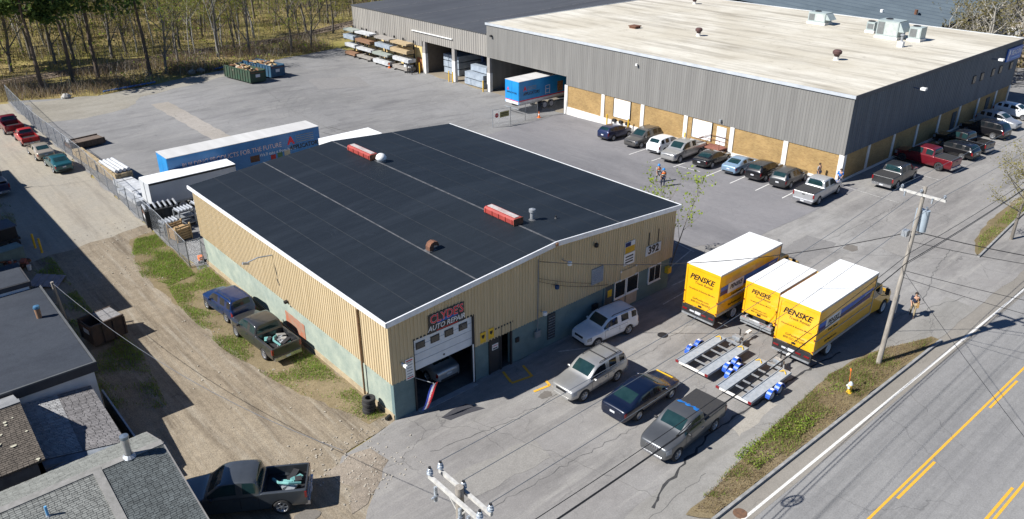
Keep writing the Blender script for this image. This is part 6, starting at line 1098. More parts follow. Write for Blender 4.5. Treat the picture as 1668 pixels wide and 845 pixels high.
# lumber racks along the wing
for k,y in enumerate((72.4,77.6,82.8,87.0)):
    t = thing('cantilever_rack','dark steel cantilever rack at the wing wall, number %s from the door'%('one','two','three','four')[k],'rack',(50.95,y,-.97),0,'cantilever racks along the wing')
    for yy in (-1.4,1.4):
        MB().box(-.1,.1,yy-.07,yy+.07,0,4.6).build('upright',TRIM,t); MB().box(-1.9,.1,yy-.08,yy+.08,0,.14).build('foot',TRIM,t)
        for z in (1.35,2.6,3.85): MB().obox((-.9,yy,z),1.8,.1,.12,0,.04).build('arm',TRIM,t)
BC = ((0,0,'grey boards',1),(0,1,'white wrapped boards',2),(0,2,'weathered boards',1),(0,3,'brown boards',4),(1,0,'white boards',2),(1,1,'green wrapped boards',5),(1,2,'pale boards',2),(1,3,'white packs',2),(2,0,'tan boards',0),(2,1,'pale blue boards',3),(2,2,'brown boards',4),(2,3,'blue wrapped packs',3),(3,0,'tan boards',0),(3,1,'grey boards',1),(3,2,'pale boards',2),(3,3,'grey green packs',5))
for lev,b,nm,mi in BC:
    y = (72.4,77.6,82.8,87.0)[b]; z = -.97+(.16,1.45,2.7,3.95)[lev]; R_ = random.Random(lev*7+b); bundle('%s on the %s tier of the %s rack from the door'%(nm,('bottom','second','third','top')[lev],('first','second','third','fourth')[b]),(49.95+R_.uniform(-.15,.1),y+R_.uniform(-.3,.3),z),1.45,4.3 if b<3 else 3.2,R_.uniform(.4,.75) if lev<3 else .38,LUM[mi],3,5,R_.uniform(-.02,.02),False,'lumber packs on the racks')
for i,(x,y,z,sx,sy,lab) in enumerate(((54.5,57.3,-.93,6,4.2,'lowest'),(54.5,57.3,.0,6,4.2,'middle'),(54.9,57.1,.95,5.4,3.6,'top'))): bundle('blue white wrapped lumber in the right storage bay, %s pack'%lab,(x,y,z),sx,sy,.92,LUM[3],1,3,0,False,'wrapped lumber in the bays')
for i,(z,lab) in enumerate(((-.93,'lowest'),(.05,'middle'),(1.03,'top'))): bundle('blue white wrapped lumber in the left storage bay, %s pack'%lab,(56.5,65.2,z),6,3.6,.95,LUM[3],1,3,0,False,'wrapped lumber in the bays')
bundle('dark brown lumber high at the back of the bays',(62,62.5,.6),5,9,2.4,LUM[4],3,4,0,False)
for i,(x,y,lab) in enumerate(((50.2,70.9,'white plastic drum left of the storage bays'),(50.0,71.8,'white plastic drum farthest from the bay doors'))):
    t = thing('plastic_drum',lab,'drum',(x,y,-.97)); MB().lathe([(0,0),(.38,0),(.42,.1),(.42,1.0),(.38,1.1),(0,1.1)],n=14).build('drum_body',LUM[2],t,40); MB().lathe([(.1,1.1),(.1,1.16),(0,1.16)],n=8).build('bung',TRIM,t)
t = thing('scrap_cage','low dark wire cage next to the drums','cage',(49.8,69.9,-.97)); 
for a in (-.6,.6):
    for b in (-.6,.6): MB().box(a-.04,a+.04,b-.04,b+.04,0,1.2).build('post',TRIM,t)
for z in (.2,.7,1.15): MB().box(-.6,.6,-.62,-.58,z,z+.05).build('rail',TRIM,t); MB().box(-.62,-.58,-.6,.6,z,z+.05).build('rail',TRIM,t); MB().box(-.6,.6,.58,.62,z,z+.05).build('rail',TRIM,t)
# hydrant, marker, feather flag
hy = thing('fire_hydrant','yellow fire hydrant with silver cap and orange flag marker on the verge','hydrant',(20.37,-14.75,.07)); MB().lathe([(.16,0),(.16,.06),(.11,.08),(.11,.48),(.14,.5),(.14,.56)],n=12).build('barrel',YELLOW,hy,40); MB().lathe([(.14,.56),(.12,.66),(.05,.74),(0,.76)],n=12).build('bonnet',pm('bonnet_silver',(.55,.6,.62),rough=.4),hy,50)
for a in (0,PI/2,PI): MB().cyl((0,0,.42),(.2*math.cos(a),.2*math.sin(a),.42),.07,n=8).build('outlet',pm('bonnet_silver',(.55,.6,.62)),hy)
MB().cyl((.12,.1,0),(.25,.25,1.25),.014,n=5).build('marker_rod',ORANGE,hy); MB().obox((.26,.27,1.28),.16,.02,.14,.8).build('marker_flag',ORANGE,hy)
fl = thing('open_flag','red white and blue open flag hanging beside the garage door','flag',(1.1,-.9,0)); MB().cyl((.3,.85,2.15),(.78,-.15,2.1),.02,n=5).build('staff',STEEL,fl)
FT = Vector((.75,-.12,2.05)); FD = Vector((-.72,-.12,-1.25))
for k,m in ((0,pm('flag_blue',(.03,.06,.35))),(1,OUT),(2,REDP)):
    mb = MB(); n = 8; vs = []
    for i in range(n+1):
        t = i/n; w = .03*math.sin(t*7); c = FT+FD*t
        for e in (k/3,(k+1)/3): q = c+Vector((.38,-.12,.12))*(e*(1-.15*t)-.3)+Vector((0,w,0)); vs.append(q)
    mb.add(vs,[(2*i,2*i+1,2*i+3,2*i+2) for i in range(n)]); fo_ = mb.build('flag_stripe',m,fl,fix=False)
q0 = FT+FD*.5+Vector((.38,-.12,.12))*.17; text('lettering','OPEN',.24,(q0+Vector((0,-.06,0)),FD.normalized()*1.0,Vector((.38,-.12,.12))),pm('letter_red',(.6,.02,.03)),fl,bold=.02)
# ------------------------------------------------------------------ people
def skin_mesh(name, verts, edges, radii, mat, parent, sub=1, root=0):
    me = bpy.data.meshes.new(name); me.from_pydata(verts,edges,[]); o = link(name,me); m = o.modifiers.new('s','SKIN'); m.use_smooth_shade = True
    for i,r in enumerate(radii): me.skin_vertices[0].data[i].radius = (r,r) if not isinstance(r,tuple) else r; me.skin_vertices[0].data[i].use_root = i == root
    o.modifiers.new('u','SUBSURF').levels = sub; o.modifiers['u'].render_levels = sub
    dg = bpy.context.evaluated_depsgraph_get(); nm = bpy.data.meshes.new_from_object(o.evaluated_get(dg)); bpy.data.objects.remove(o); nm.materials.clear(); nm.materials.append(mat)
    for p in nm.polygons: p.use_smooth = True
    return link(name,nm,parent)
SKINM = pm('skin',(.5,.3,.2),(.42,.24,.16),rough=.6); HAIR = pm('dark_hair',(.03,.02,.015),rough=.8)
def person(label,x,y,head,shirt,trouser,walk=.15,arms=0,helmet=None,vest=None,h=1.76,hair=HAIR):
    t = thing('person',label,'person',(0,0,0)); s = h/1.76; w = walk
    V = dict(pel=(0,0,.95),wa=(0,0,1.12),ch=(.01,0,1.32),nk=(.0,0,1.5),hd=(.03,0,1.62),tp=(.02,0,1.72),no=(.13,0,1.62))
    for k,sy in (('l',1),('r',-1)):
        st = w*sy; V.update({k+'hip':(0,.1*sy,.9),k+'kn':(st*.6+.03,.11*sy,.5),k+'an':(st*1.0-.02,.11*sy,.09),k+'toe':(st*1.0+.16,.12*sy,.04),k+'sh':(0,.19*sy,1.43),k+'el':(-st*.5-.02,.25*sy,1.15),k+'ha':(-st*.5+.1+arms*.2,(.24-arms*.12)*sy,.92+arms*.25),k+'fi':(-st*.5+.15+arms*.25,(.24-arms*.16)*sy,.82+arms*.26)})
        for q,dx in enumerate((-.03,-.01,.012,.03)): V[k+'f%d'%q] = (-st*.5+.16+arms*.3+dx*.5,(.24-arms*.18)*sy+dx,.77+arms*.27)
        V[k+'th'] = (-st*.5+.17+arms*.24,(.21-arms*.14)*sy,.86+arms*.25)
    E = [('pel','wa'),('wa','ch'),('ch','nk'),('nk','hd'),('hd','tp'),('hd','no')]; R_ = dict(pel=.13,wa=.12,ch=.145,nk=.055,hd=.1,tp=.075,no=.018)
    for k in 'lr':
        E += [('pel',k+'hip'),(k+'hip',k+'kn'),(k+'kn',k+'an'),(k+'an',k+'toe'),('ch',k+'sh'),(k+'sh',k+'el'),(k+'el',k+'ha'),(k+'ha',k+'fi'),(k+'ha',k+'th')]+[(k+'fi',k+'f%d'%q) for q in range(4)]
        R_.update({k+'hip':.085,k+'kn':.06,k+'an':.042,k+'toe':.035,k+'sh':.06,k+'el':.043,k+'ha':.03,k+'fi':.032,k+'th':.011}); R_.update({k+'f%d'%q:.009 for q in range(4)})
    def sub(names,grow,nm,m,tweak={}):
        ns = [n for n in V if n in names]; ix = {n:i for i,n in enumerate(ns)}; ed = [(ix[a],ix[b]) for a,b in E if a in ix and b in ix]
        return skin_mesh(nm,[tuple(c*s for c in V[n]) for n in ns],ed,[(R_[n]+grow)*s*tweak.get(n,1) for n in ns],m,t)
    sub(list(V),0,'body',SKINM)
    sub(['pel','wa','ch','lsh','rsh','lel','rel'],.02,'shirt',shirt); sub(['pel','lhip','lkn','lan','rhip','rkn','ran'],.018,'trousers',trouser)
    for k in 'lr': sub([k+'an',k+'toe'],.014,'shoe',TRIM)
    if vest: sub(['wa','ch','lsh','rsh'],.035,'vest',vest); mb = MB(); mb.lathe([(.185*s,1.2*s),(.187*s,1.26*s)],n=12); mb.build('reflective_band',pm('band',(.7,.7,.55)),t)
    if helmet: MB().lathe([(.15*s,1.66*s),(.135*s,1.7*s),(.12*s,1.78*s),(.07*s,1.83*s),(0,1.84*s)],(.03,0,0),n=12).build('helmet',helmet,t,60)
    else: MB().lathe([(.108*s,1.63*s),(.112*s,1.7*s),(.08*s,1.755*s),(0,1.77*s)],(.0,0,0),n=12).build('hair',hair,t,60)
    seat(t,x,y,head); return t
NAVYC = pm('navy_cloth',(.02,.03,.06),rough=.9); GREYC = pm('grey_cloth',(.3,.3,.31),rough=.9); KHAKI = pm('khaki_cloth',(.32,.26,.16),rough=.9); BLUEC = pm('blue_cloth',(.01,.16,.55),rough=.8); JEAN = pm('denim',(.05,.08,.15),rough=.9)
HB = pm('helmet_blue',(.02,.2,.55),rough=.35)
person('worker in orange vest, blue helmet and pale trousers, left of the pair',39.15,14.2,D2R(250),GREYC,GREYC,.18,0,HB,ORANGE); person('worker in orange vest, blue helmet and dark trousers, right of the pair',38.5,13.1,D2R(230),NAVYC,NAVYC,.1,0,HB,ORANGE)
person('man in dark shirt walking across the lot beside the leaning pole',31.6,-13.2,D2R(200),NAVYC,KHAKI,.2,.5); person('person in grey top standing by the brick wall behind the silver pickup',50.4,4.1,D2R(260),GREYC,JEAN,.05); person('person in bright blue jacket at the warehouse corner',50.3,2.0,D2R(200),BLUEC,JEAN,.1,.6)
sb = thing('shoulder_bag','tan bag held by the man walking beside the leaning pole','bag',(31.55,-13.45,.85)); MB().obox((0,0,.1),.35,.14,.28,.3).build('pouch',pm('bag_tan',(.35,.22,.08),(.28,.17,.06)),sb); MB().tube([(-.12,0,.22),(-.05,.05,.55),(.1,0,.22)],.015,5).build('strap',pm('bag_tan',(.35,.22,.08)),sb)
# ------------------------------------------------------------------ railway at the edge of the wood
def rail_y(x): return 100.2+.0*x+.0034*x*x*.9+.02*x if x > 0 else 100.2+.02*x
BAL = ground_mat('ballast','#8a7a68','#75685a','#5d5248',grain=.35,mid=1.2,bump=.8)
rp = [(x,rail_y(x)) for x in range(-70,131,10)]
struct(sheet('rail_bed',[(x,y-2.0) for x,y in rp]+[(x,y+2.0) for x,y in rp[::-1]],.03,BAL,wob=.3,wstep=1.5))
rw = thing('railway_track','single railway track running along the edge of the wood','railway')
RAILM = pm('rail_steel',(.2,.15,.12),(.13,.1,.085),scale=2,rough=.6,metal=.4)
tie = None
x = -60
while x < 125:
    y = rail_y(x); sl = (rail_y(x+.5)-rail_y(x-.5)); a = math.atan(sl)
    if tie is None: tie = MB().box(-.12,.12,-1.25,1.25,0,.14).build('sleeper',pm('sleeper_wood',(.13,.1,.075),(.08,.065,.05)),rw)
    else: c = tie.copy(); COL.objects.link(c); c.parent = rw; 
    o = tie if x == -60 else c; o.location = (x,y,zg(x,y)+.04); o.rotation_euler = (0,0,a); x += .75 if 0 < x < 62 else 1.5
for off in (-.72,.72):
    mb = MB(); P = [(x,rail_y(x)+off,zg(x,rail_y(x))+.22) for x in range(-62,128,4)]; mb.tube(P,.06,4); mb.build('rail',RAILM,rw)
# ------------------------------------------------------------------ trees
BARKG = pm('grey_bark',(.2,.18,.15),(.12,.105,.09),scale=3,stretch=(3,3,.5),rough=.95); BARKW = pm('birch_bark',(.5,.48,.43),(.3,.28,.25),scale=4,stretch=(1,1,3),rough=.85); BARKP = pm('pine_bark',(.13,.095,.07),(.075,.058,.045),scale=3,stretch=(3,3,.5),rough=.95); TWIG = pm('twig',(.22,.175,.125),(.15,.12,.085),scale=2,rough=.95); TWIGW = pm('pale_twig',(.4,.37,.32),(.28,.26,.22),rough=.9)
def leafm(nm,c,c2):
    if nm in MATS: return MATS[nm]
    m = pm(nm,c,c2,scale=.9,rough=.8,spec=.15); N = m.node_tree.nodes; L = m.node_tree.links; b = N['Principled BSDF']; src = b.inputs['Base Color'].links[0].from_socket
    t = N.new('ShaderNodeBsdfTranslucent'); L.new(src,t.inputs['Color']); x = N.new('ShaderNodeMixShader'); x.inputs[0].default_value = .45; L.new(b.outputs[0],x.inputs[1]); L.new(t.outputs[0],x.inputs[2]); L.new(x.outputs[0],N['Material Output'].inputs['Surface']); return m
BUD = leafm('bud_leaves',(.31,.275,.08),(.21,.185,.055)); NEEDLE = leafm('pine_needles',(.075,.125,.035),(.04,.07,.025)); SPRING = leafm('spring_leaves',(.34,.42,.06),(.22,.29,.045)); OLIVE = leafm('olive_leaves',(.23,.2,.085),(.15,.13,.055)); GRASSM = leafm('grass_blades',(.24,.38,.05),(.17,.25,.045)); DRYG = leafm('dry_grass',(.4,.31,.17),(.28,.21,.11)); BRAM = leafm('bramble_canes',(.27,.2,.15),(.18,.13,.1))
def cloud(pts, size, rng, mat, name, parent=None, flat=.0, asp=1.6):
    """many small leaf faces at the given points (numpy)"""
    n = len(pts); pts = np.asarray(pts); d = rng.normal(size=(n,3)); d /= np.linalg.norm(d,axis=1)[:,None]; e = np.cross(d,rng.normal(size=(n,3))); e /= np.linalg.norm(e,axis=1)[:,None]
    s = (size*rng.uniform(.6,1.4,n))[:,None]; v = np.stack([pts-d*s*asp/2,pts+e*s*.5,pts+d*s*asp/2,pts-e*s*.5],1).reshape(-1,3)
    me = bpy.data.meshes.new(name); me.vertices.add(4*n); me.vertices.foreach_set('co',v.astype(np.float32).ravel()); me.loops.add(4*n); me.loops.foreach_set('vertex_index',np.arange(4*n,dtype=np.int32)); me.polygons.add(n); me.polygons.foreach_set('loop_start',np.arange(0,4*n,4,dtype=np.int32)); me.polygons.foreach_set('loop_total',np.full(n,4,dtype=np.int32))
    mats = mat if isinstance(mat,list) else [mat]
    for m in mats: me.materials.append(m)
    if len(mats) > 1: me.polygons.foreach_set('material_index',rng.integers(0,len(mats),n).astype(np.int32))
    me.update(calc_edges=True); return link(name,me,parent)
def blades(pts, h, rng, mats, name, w=.02, lean=.35, parent=None, kind='stuff'):
    n = len(pts); pts = np.asarray(pts,float); a = rng.uniform(0,2*PI,n); hh = h*rng.uniform(.5,1.3,n); ww = w*rng.uniform(.6,1.4,n); d = np.stack([np.cos(a),np.sin(a),np.zeros(n)],1); l = rng.normal(size=(n,3))*lean; l[:,2] = 0
    tip = pts+l*hh[:,None]; tip[:,2] += hh; v = np.stack([pts-d*ww[:,None],pts+d*ww[:,None],tip],1).reshape(-1,3)
    me = bpy.data.meshes.new(name); me.vertices.add(3*n); me.vertices.foreach_set('co',v.astype(np.float32).ravel()); me.loops.add(3*n); me.loops.foreach_set('vertex_index',np.arange(3*n,dtype=np.int32)); me.polygons.add(n); me.polygons.foreach_set('loop_start',np.arange(0,3*n,3,dtype=np.int32)); me.polygons.foreach_set('loop_total',np.full(n,3,dtype=np.int32))
    for m in mats: me.materials.append(m)
    me.polygons.foreach_set('material_index',rng.integers(0,len(mats),n).astype(np.int32)); me.update(calc_edges=True); o = link(name,me,parent); o['kind'] = kind; return o
def grow(mb, tips, p, d, L, r, lev, maxlev, rg, up=.15, spread=.7, kids=(4,6), wig=.12, start=.35, mb2=None):
    n = 5 if lev == 0 else 3; pts = [p]; rs = [r]; cur = p; dd = d.normalized()
    for i in range(n):
        dd = (dd+Vector((rg.uniform(-wig,wig),rg.uniform(-wig,wig),rg.uniform(-wig,wig)+up*.15))).normalized(); cur = cur+dd*(L/n); pts.append(cur); rs.append(r*(1-.75*(i+1)/n))
    (mb if lev < 2 or mb2 is None else mb2).tube(pts,rs,{0:8,1:5}.get(lev,3))
    if lev >= maxlev:
        tips += pts[1:]; return
    k = rg.randint(*kids)+(3 if lev == 0 else 0)
    for i in range(k):
        t = start+(1-start)*(i+rg.random())/k if lev == 0 else rg.uniform(.25,1); j = min(int(t*n),n-1); q = pts[j].lerp(pts[j+1],t*n-j); a = rg.uniform(0,2*PI); side = Vector((math.cos(a),math.sin(a),rg.uniform(.1,.9)))
        nd = (dd*(1-spread)+side*spread).normalized(); grow(mb,tips,q,nd,L*rg.uniform(.32,.52)*(1.15-.4*t if lev == 0 else 1),r*.42*(1.1-.5*t),lev+1,maxlev,rg,up,spread,kids,wig,start,mb2)
def tree(name,label,h,r,seed,bark,twig,leaf=None,nleaf=0,lsize=.1,group=None,spread=.7,kids=(4,6),start=.35,lean=(0,0),maxlev=3,stems=1):
    rg = random.Random(seed); t = thing(name,label,'tree',(0,0,0),0,group); mb = MB(); m2 = MB(); tips = []
    for s in range(stems): grow(mb,tips,Vector((.25*s*math.cos(2*s),.25*s*math.sin(2*s),-.2)),Vector((lean[0]+(rg.uniform(-.25,.25) if stems>1 else 0),lean[1]+(rg.uniform(-.25,.25) if stems>1 else 0),1)),h*rg.uniform(.85,1),r,0,maxlev,rg,.15,spread,kids,.1,start,m2)
    mb.build('trunk',bark,t,60,fix=False); m2.build('crown',twig,t,fix=False)
    if leaf and nleaf:
        rn = np.random.default_rng(seed); T = np.array([tuple(p) for p in tips]); idx = rn.integers(0,len(T),nleaf); cloud(T[idx]+rn.normal(size=(nleaf,3))*h*.02,lsize,rn,leaf,'leaves',t)
    return t
def pine(label,h,r,seed,group=None,low=.35,dens=34):
    rg = random.Random(seed); rn = np.random.default_rng(seed); t = thing('pine_tree',label,'tree',(0,0,0),0,group); mb = MB(); P = [Vector((rg.uniform(-.15,.15)*i*.3,rg.uniform(-.15,.15)*i*.3,h*i/7-.2)) for i in range(8)]; mb.tube(P,[r*(1-.8*i/7) for i in range(8)],9); pts = []
    z = h*low
    while z < h*.99:
        f = (z-h*low)/(h*(1-low)); L = h*.24*(1-f)**.75*rg.uniform(.6,1.1)+.5; k = rg.randint(3,5); j = min(int(z/h*7),6); c = P[j].lerp(P[j+1],z/h*7-j)
        for i in range(k):
            a = rg.uniform(0,2*PI); d = Vector((math.cos(a),math.sin(a),rg.uniform(-.1,.35))); q = [c,c+d*L*.5,c+d*L+Vector((0,0,.1*L))]; mb.tube(q,[.05+.03*(1-f),.03,.01],4)
            m = int(dens*L); u = rn.uniform(.3,1.05,m)[:,None]; base = np.array(c)+np.array(d)*L*u; pts.append(base+rn.normal(size=(m,3))*np.array([.34,.34,.17])*L*.42)
        z += rg.uniform(.5,.95)*h/16
    for i in range(9):
        zz = h*rg.uniform(.1,low); a = rg.uniform(0,2*PI); c = Vector((0,0,zz)); mb.tube([c,c+Vector((math.cos(a),math.sin(a),.1))*rg.uniform(.6,2.2)],[.03,.008],3)
    mb.build('trunk',BARKP,t,60,fix=False); cloud(np.concatenate(pts),.34,rn,[NEEDLE,leafm('pine_needles_light',(.15,.21,.05),(.08,.12,.035))],'crown',t,asp=2.2); return t
def put(o,x,y,rz=0,s=1.0): o.location = (x,y,zg(x,y)); o.rotation_euler = (0,0,rz); o.scale = (s,s,s); return o
# pines at the left
for x,y,h,sd,lab,dn in ((4.2,90.5,19,1,'tall green pine nearest the fence end',26),(1.3,104.5,18,2,'pine at the left edge beyond the railway',22),(8.8,93.5,20,3,'tall pine second from the fence end',15),(12.3,94.3,19,4,'nearly bare dark pine third from the fence end',4),(18.6,91.6,18,7,'nearly bare dark pine standing alone left of the birches',3),(-6,97,20,5,'pine at the far left edge before the railway',24),(-1.5,112,21,6,'pine deep behind the left edge',22)): put(pine(lab,h,.3,sd,'pines at the yard corner',.52,dn),x,y)
# broad bare trees along the edge
rT = random.Random(21); WOODGRP = 'bare trees of the wood beyond the yard'
protos = [tree('bare_tree','bare grey broadleaf tree in the wood beyond the railway',rT.uniform(13,17),rT.uniform(.16,.26),30+i,BARKG,TWIG,[BUD,SPRING,BUD],2400,.12,WOODGRP,spread=.62,start=(.12,.3,.2,.08,.35,.15)[i],kids=(5,7)) for i in range(6)]
bir = [tree('birch_tree','white stemmed birch in the wood beyond the yard',rT.uniform(12,15),.13,50+i,BARKW,TWIGW,[BUD,SPRING],1200,.11,'birches of the wood beyond the yard',spread=.5,kids=(3,5),start=.45) for i in range(3)]
spots = [(20.5,90.5),(26.5,103),(31.4,98),(36.5,97.5),(35,99.5),(43.5,96.5),(47.5,97.2),(54.5,112),(62.5,118),(24,95),(40,110),(29,108),(18,107),(50,106),(58,108)]
birs = [(27.5,99.5),(28.8,100.5),(33,101),(34.2,103),(38,104.5),(30.5,95),(44,112),(22.5,109)]
for i in range(270):
    for _ in range(30):
        x = rT.uniform(-30,110); y = 106+100*rT.random()**1.5
        if y > rail_y(x)+4 and all((x-a)**2+(y-b)**2 > 9 for a,b in spots) and not (x > 50 and y < 92): break
    (spots if i%4 else birs).append((x,y))
ORD = ('first','second','third','fourth','fifth','sixth','seventh','eighth','ninth','tenth','eleventh','twelfth','thirteenth','fourteenth','fifteenth')
def field(P, L_, nn=0, what=''):
    used = set(); base_lab = {}; rank = {i:k for k,i in enumerate(sorted(range(nn),key=lambda i:L_[i][0]))}
    for i,(x,y) in enumerate(L_):
        k = i%len(P); o = P[k] if k not in used else copy_tree(P[k]); base_lab.setdefault(k,o['label']) if k not in used else None; used.add(k); o['label'] = base_lab[k]; put(o,x,y,rT.uniform(0,6.28),rT.uniform(.75,1.2))
        if i < nn: o['label'] = what % ORD[rank[i]]
field(protos,spots,15,'bare grey tree close to the railway, %s of its row from the left'); field(bir,birs,8,'white birch close to the railway, %s of its row from the left')
# undergrowth: brambles, shrubs and spring growth under the trees
rn = np.random.default_rng(5)
def scatter(n,fn,x0,x1,y0,y1):
    x = rn.uniform(x0,x1,n); y = rn.uniform(y0,y1,n); k = fn(x,y); return x[k],y[k]
bx_ = np.array([-12]+[p[0] for p in BRUSH]+[70.]); by_ = np.array([90]+[p[1] for p in BRUSH]+[99.])
edge = lambda x: np.interp(x,bx_,by_)
zgv = lambda x,y: -0.97*np.clip((y-2.5)/33.6,0,1)*np.clip((x-26)/22,0,1)
ry_ = lambda x: np.where(x>0,100.2+.00306*x*x+.02*x,100.2+.02*x)
def clump(x,y,s): return (np.sin(x*.55+s)+np.sin(y*.7+s*2)+np.sin((x+y)*.31+s*3)+rn.normal(size=len(x))*.8) > -.1
x,y = scatter(42000,lambda x,y:(y>edge(x)+.2*rn.normal(size=len(x)))&(y<ry_(x)-1.9)&clump(x,y,1),-14,52,82,108)
o = blades(np.stack([x,y,zgv(x,y)-.05],1),1.15,rn,[BRAM,DRYG,TWIG,BRAM,OLIVE],'undergrowth',w=.03,lean=.55); tag(o,'tangle of brambles and dry stems along the yard edge','undergrowth')
x,y = scatter(38000,lambda x,y:(y>ry_(x)+2.2)&clump(x,y,4)&~((x>50)&(y<92)),-40,130,98,225)
o = blades(np.stack([x,y,zgv(x,y)-.05],1),1.0,rn,[DRYG,OLIVE,DRYG,BUD],'undergrowth',w=.06,lean=.8); tag(o,'dry grass and stems on the floor of the wood','undergrowth')
x,y = scatter(46000,lambda x,y:(y>ry_(x)+2.2)&clump(x*.6,y*.6,2)&~((x>50)&(y<92)),-40,130,98,225)
z = zgv(x,y)+np.abs(rn.normal(size=len(x)))*2.2; o = cloud(np.stack([x,y,z],1),.24,rn,[BUD,OLIVE,SPRING,SPRING,BUD],'undergrowth'); tag(o,'yellow green spring shrubs through the wood','undergrowth',kind='stuff')
x,y = scatter(9000,lambda x,y:(y>edge(x)-.1)&(y<ry_(x)-2)&clump(x,y,7),14,52,84,108); z = zgv(x,y)+np.abs(rn.normal(size=len(x)))*.6; o = cloud(np.stack([x,y,z],1),.2,rn,[OLIVE,SPRING,DRYG],'undergrowth'); tag(o,'low green shrubs between the yard and the railway','undergrowth',kind='stuff')
x,y = scatter(52000,lambda x,y:(y>ry_(x)+2.0)&clump(x*.8,y*.8,9)&~((x>50)&(y<92)),-40,130,100,215)
o = blades(np.stack([x,y,zgv(x,y)-.05],1),3.4,rn,[TWIG,TWIGW,BRAM,TWIG,BARKG],'undergrowth',w=.03,lean=.16); tag(o,'thicket of thin bare saplings filling the wood','undergrowth')
x,y = scatter(16000,lambda x,y:(y>edge(x)+.4)&(y<ry_(x)-1.7)&clump(x,y,12),-14,52,82,108)
o = blades(np.stack([x,y,zgv(x,y)-.05],1),2.2,rn,[TWIG,BRAM,TWIGW],'undergrowth',w=.018,lean=.3); tag(o,'thin bare shoots between the yard and the railway','undergrowth')
# logs and blue sheeting along the yard edge
for x,y,l,a,m,lab in ((13.5,84.6,7,.12,pm('blue_pipe',(.06,.16,.4),(.05,.12,.3)),'long blue pipe lying along the left yard edge'),(29.5,88.3,6,.3,pm('blue_pipe',(.06,.16,.4)),'blue pipe lying along the yard edge near the containers')):
    t = thing('edge_pipe',lab,'pipe',(x,y,.25),a); MB().cyl((-l/2,0,0),(l/2,0,0),.11,n=8).build('pipe',m,t,40); MB().cyl((l/2,0,0),(l/2+.1,0,0),.14,n=8).build('socket',m,t)
for x,y,lab in ((23.2,87.6,'pale boulder at the yard edge, left of its pair'),(24.6,87.9,'pale boulder at the yard edge, right of its pair'),(5.6,84.8,'flat pale stone in the brush near the yard corner')):
    t = MB(); rg = random.Random(x); t.lathe([(0,0),(.5,0),(.6,.25),(.45,.5),(.2,.62),(0,.65)],n=9); t.v = [(a*rg.uniform(.8,1.2),b*rg.uniform(.7,1.1),c*rg.uniform(.8,1.1)) for a,b,c in t.v]; o = tag(t.build('boulder',pm('pale_stone',(.4,.39,.36),(.28,.27,.25)),smooth=30),lab,'boulder'); o.location = (x,y,0)
# trees that stand alone
put(tree('leafy_sapling','slender sapling with fresh green leaves behind the garage corner',7.0,.05,71,BARKG,TWIG,SPRING,560,.12,None,.5,(2,4),.3,maxlev=2,stems=3),26.0,2.4)
put(tree('street_tree','bare spreading tree with brown buds by the right edge',7.4,.14,73,BARKG,TWIGW,BUD,2600,.07,None,.74,(6,8),.22,lean=(.05,0),maxlev=3),49.6,-13.0)
bt2 = [tree('hedge_tree','bushy half bare tree behind the white roof at the upper right',9.5,.2,80+i,TWIGW,TWIGW,OLIVE,700,.2,'trees behind the white roof at the upper right',.78,(5,7),.12,maxlev=3,stems=3) for i in range(3)]
field(bt2,[(100,13),(104,11.5),(108,14.5),(101,9),(113,13),(118,16),(122,12),(112,18),(126,19),(131,15),(119,22),(136,20),(128,26),(140,24)])
x,y = scatter(9000,lambda x,y: y < 30,96,150,8,32); o = cloud(np.stack([x,y,np.abs(rn.normal(size=len(x)))*1.4],1),.4,rn,[OLIVE,TWIG,DRYG],'undergrowth'); tag(o,'dense brown scrub behind the white roof','undergrowth',kind='stuff')
# ------------------------------------------------------------------ grass and weeds
def inpoly(x,y,poly):
    c = np.zeros(len(x),bool); n = len(poly)
    for i in range(n):
        (x0,y0),(x1,y1) = poly[i],poly[(i+1)%n]; c ^= ((y0>y)!=(y1>y))&(x<(x1-x0)*(y-y0)/(y1-y0+1e-12)+x0)
    return c
def grass(label,poly,n,h,mats,w=.015,thr=0.,z=.0,seed=1,sc=1.0):
    xs = [p[0] for p in poly]; ys = [p[1] for p in poly]; x = rn.uniform(min(xs),max(xs),n); y = rn.uniform(min(ys),max(ys),n); f = np.sin(x*1.7*sc+seed)+np.sin(y*1.3*sc+seed*2)+np.sin((x-y)*.8*sc+seed)+np.sin((x+y)*2.6*sc)*.6+rn.normal(size=n)*.7
    k = inpoly(x,y,poly)&(f>thr); x = x[k]; y = y[k]; o = blades(np.stack([x,y,np.full(len(x),z)],1),h,rn,mats,'grass',w=w,lean=.5); tag(o,label,'grass'); return o
grass('patchy green grass along the garage side wall',[(-.2,.8),(-1.2,1),(-2.2,4),(-3.2,8),(-4.0,13),(-4.0,20),(-3.4,25),(-.2,25)],46000,.15,[GRASSM,GRASSM,GRASSM,DRYG],thr=.35,seed=2); grass('lush green grass outside the fence corner',[(-1.3,24),(-3.3,23.5),(-4.4,26),(-3.9,30),(-2.6,33.2),(-1.0,33)],22000,.16,[GRASSM,GRASSM,GRASSM,DRYG],thr=-.8,seed=5)
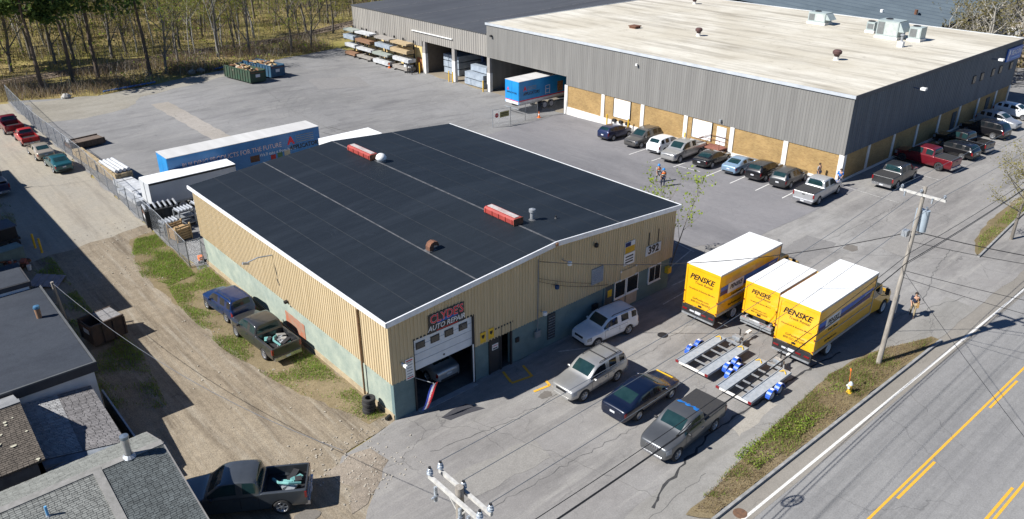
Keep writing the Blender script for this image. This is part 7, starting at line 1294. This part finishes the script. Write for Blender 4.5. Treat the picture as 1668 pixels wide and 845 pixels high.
grass('green weeds on the roadside verge',[(7.5,-14.3),(10.1,-14.0),(14.5,-13.6),(21.3,-13.1),(26.2,-13.9),(29.5,-15.2),(29.5,-15.45),(8.5,-15.3)],34000,.15,[GRASSM,OLIVE,DRYG],thr=-.1,z=.07,seed=3); grass('dry brown grass on the roadside verge',[(6.4,-14.6),(10.1,-14.1),(21.3,-13.1),(26.2,-13.8),(29.7,-15.2),(29.7,-15.5),(7,-15.4)],15000,.12,[DRYG,BRAM,DRYG],thr=-1.5,z=.07,seed=8)
x,y = scatter(9000,lambda x,y:(np.sin(x*1.3)+np.sin(x*.5+1)+np.sin(y*4+x)*.6+rn.normal(size=len(x))*.6>.6),11,20.5,-15.0,-13.6); o = cloud(np.stack([x,y,.08+np.abs(rn.normal(size=len(x)))*.13],1),.055,rn,[SPRING,GRASSM,OLIVE],'weeds'); tag(o,'low leafy bushes on the roadside verge','weeds',kind='stuff')
grass('grass in the shade between the houses and the dirt drive',[(-11,9),(-8.6,9.5),(-7.8,16),(-8.6,24),(-8.4,34),(-9.8,35),(-10.8,25)],30000,.16,[GRASSM,GRASSM,OLIVE],thr=.1,seed=9); grass('grass around the tree at the right edge',[(45,-12.2),(48,-11.2),(60,-10.4),(60,-11.5)],9000,.16,[GRASSM,DRYG],thr=-.8,z=.07,seed=11)
grass('weeds at the left edge beside the tarped truck',[(-14,40),(-9.3,40),(-8.2,49),(-12,50)],9000,.18,[GRASSM,OLIVE,DRYG],thr=-.3,seed=13)
# loose stones and litter on the dirt
m = MB(); r = random.Random(31)
for i in range(420):
    x = r.gauss(-3.2,1.3) if i < 260 else r.uniform(-7,-1); y = r.uniform(-4,1) if i < 200 else r.uniform(24,38) if i < 300 else r.uniform(0,30); s = r.uniform(.02,.07); m.obox((x,y,s*.25),s*1.5,s,s*.7,r.uniform(0,3),r.uniform(-.4,.4))
o = m.build('loose_stones',pm('gravel_stone',(.42,.38,.32),(.3,.27,.22),scale=7)); tag(o,'loose stones scattered over the dirt drive','stones',kind='stuff')
bpy.context.view_layer.update()
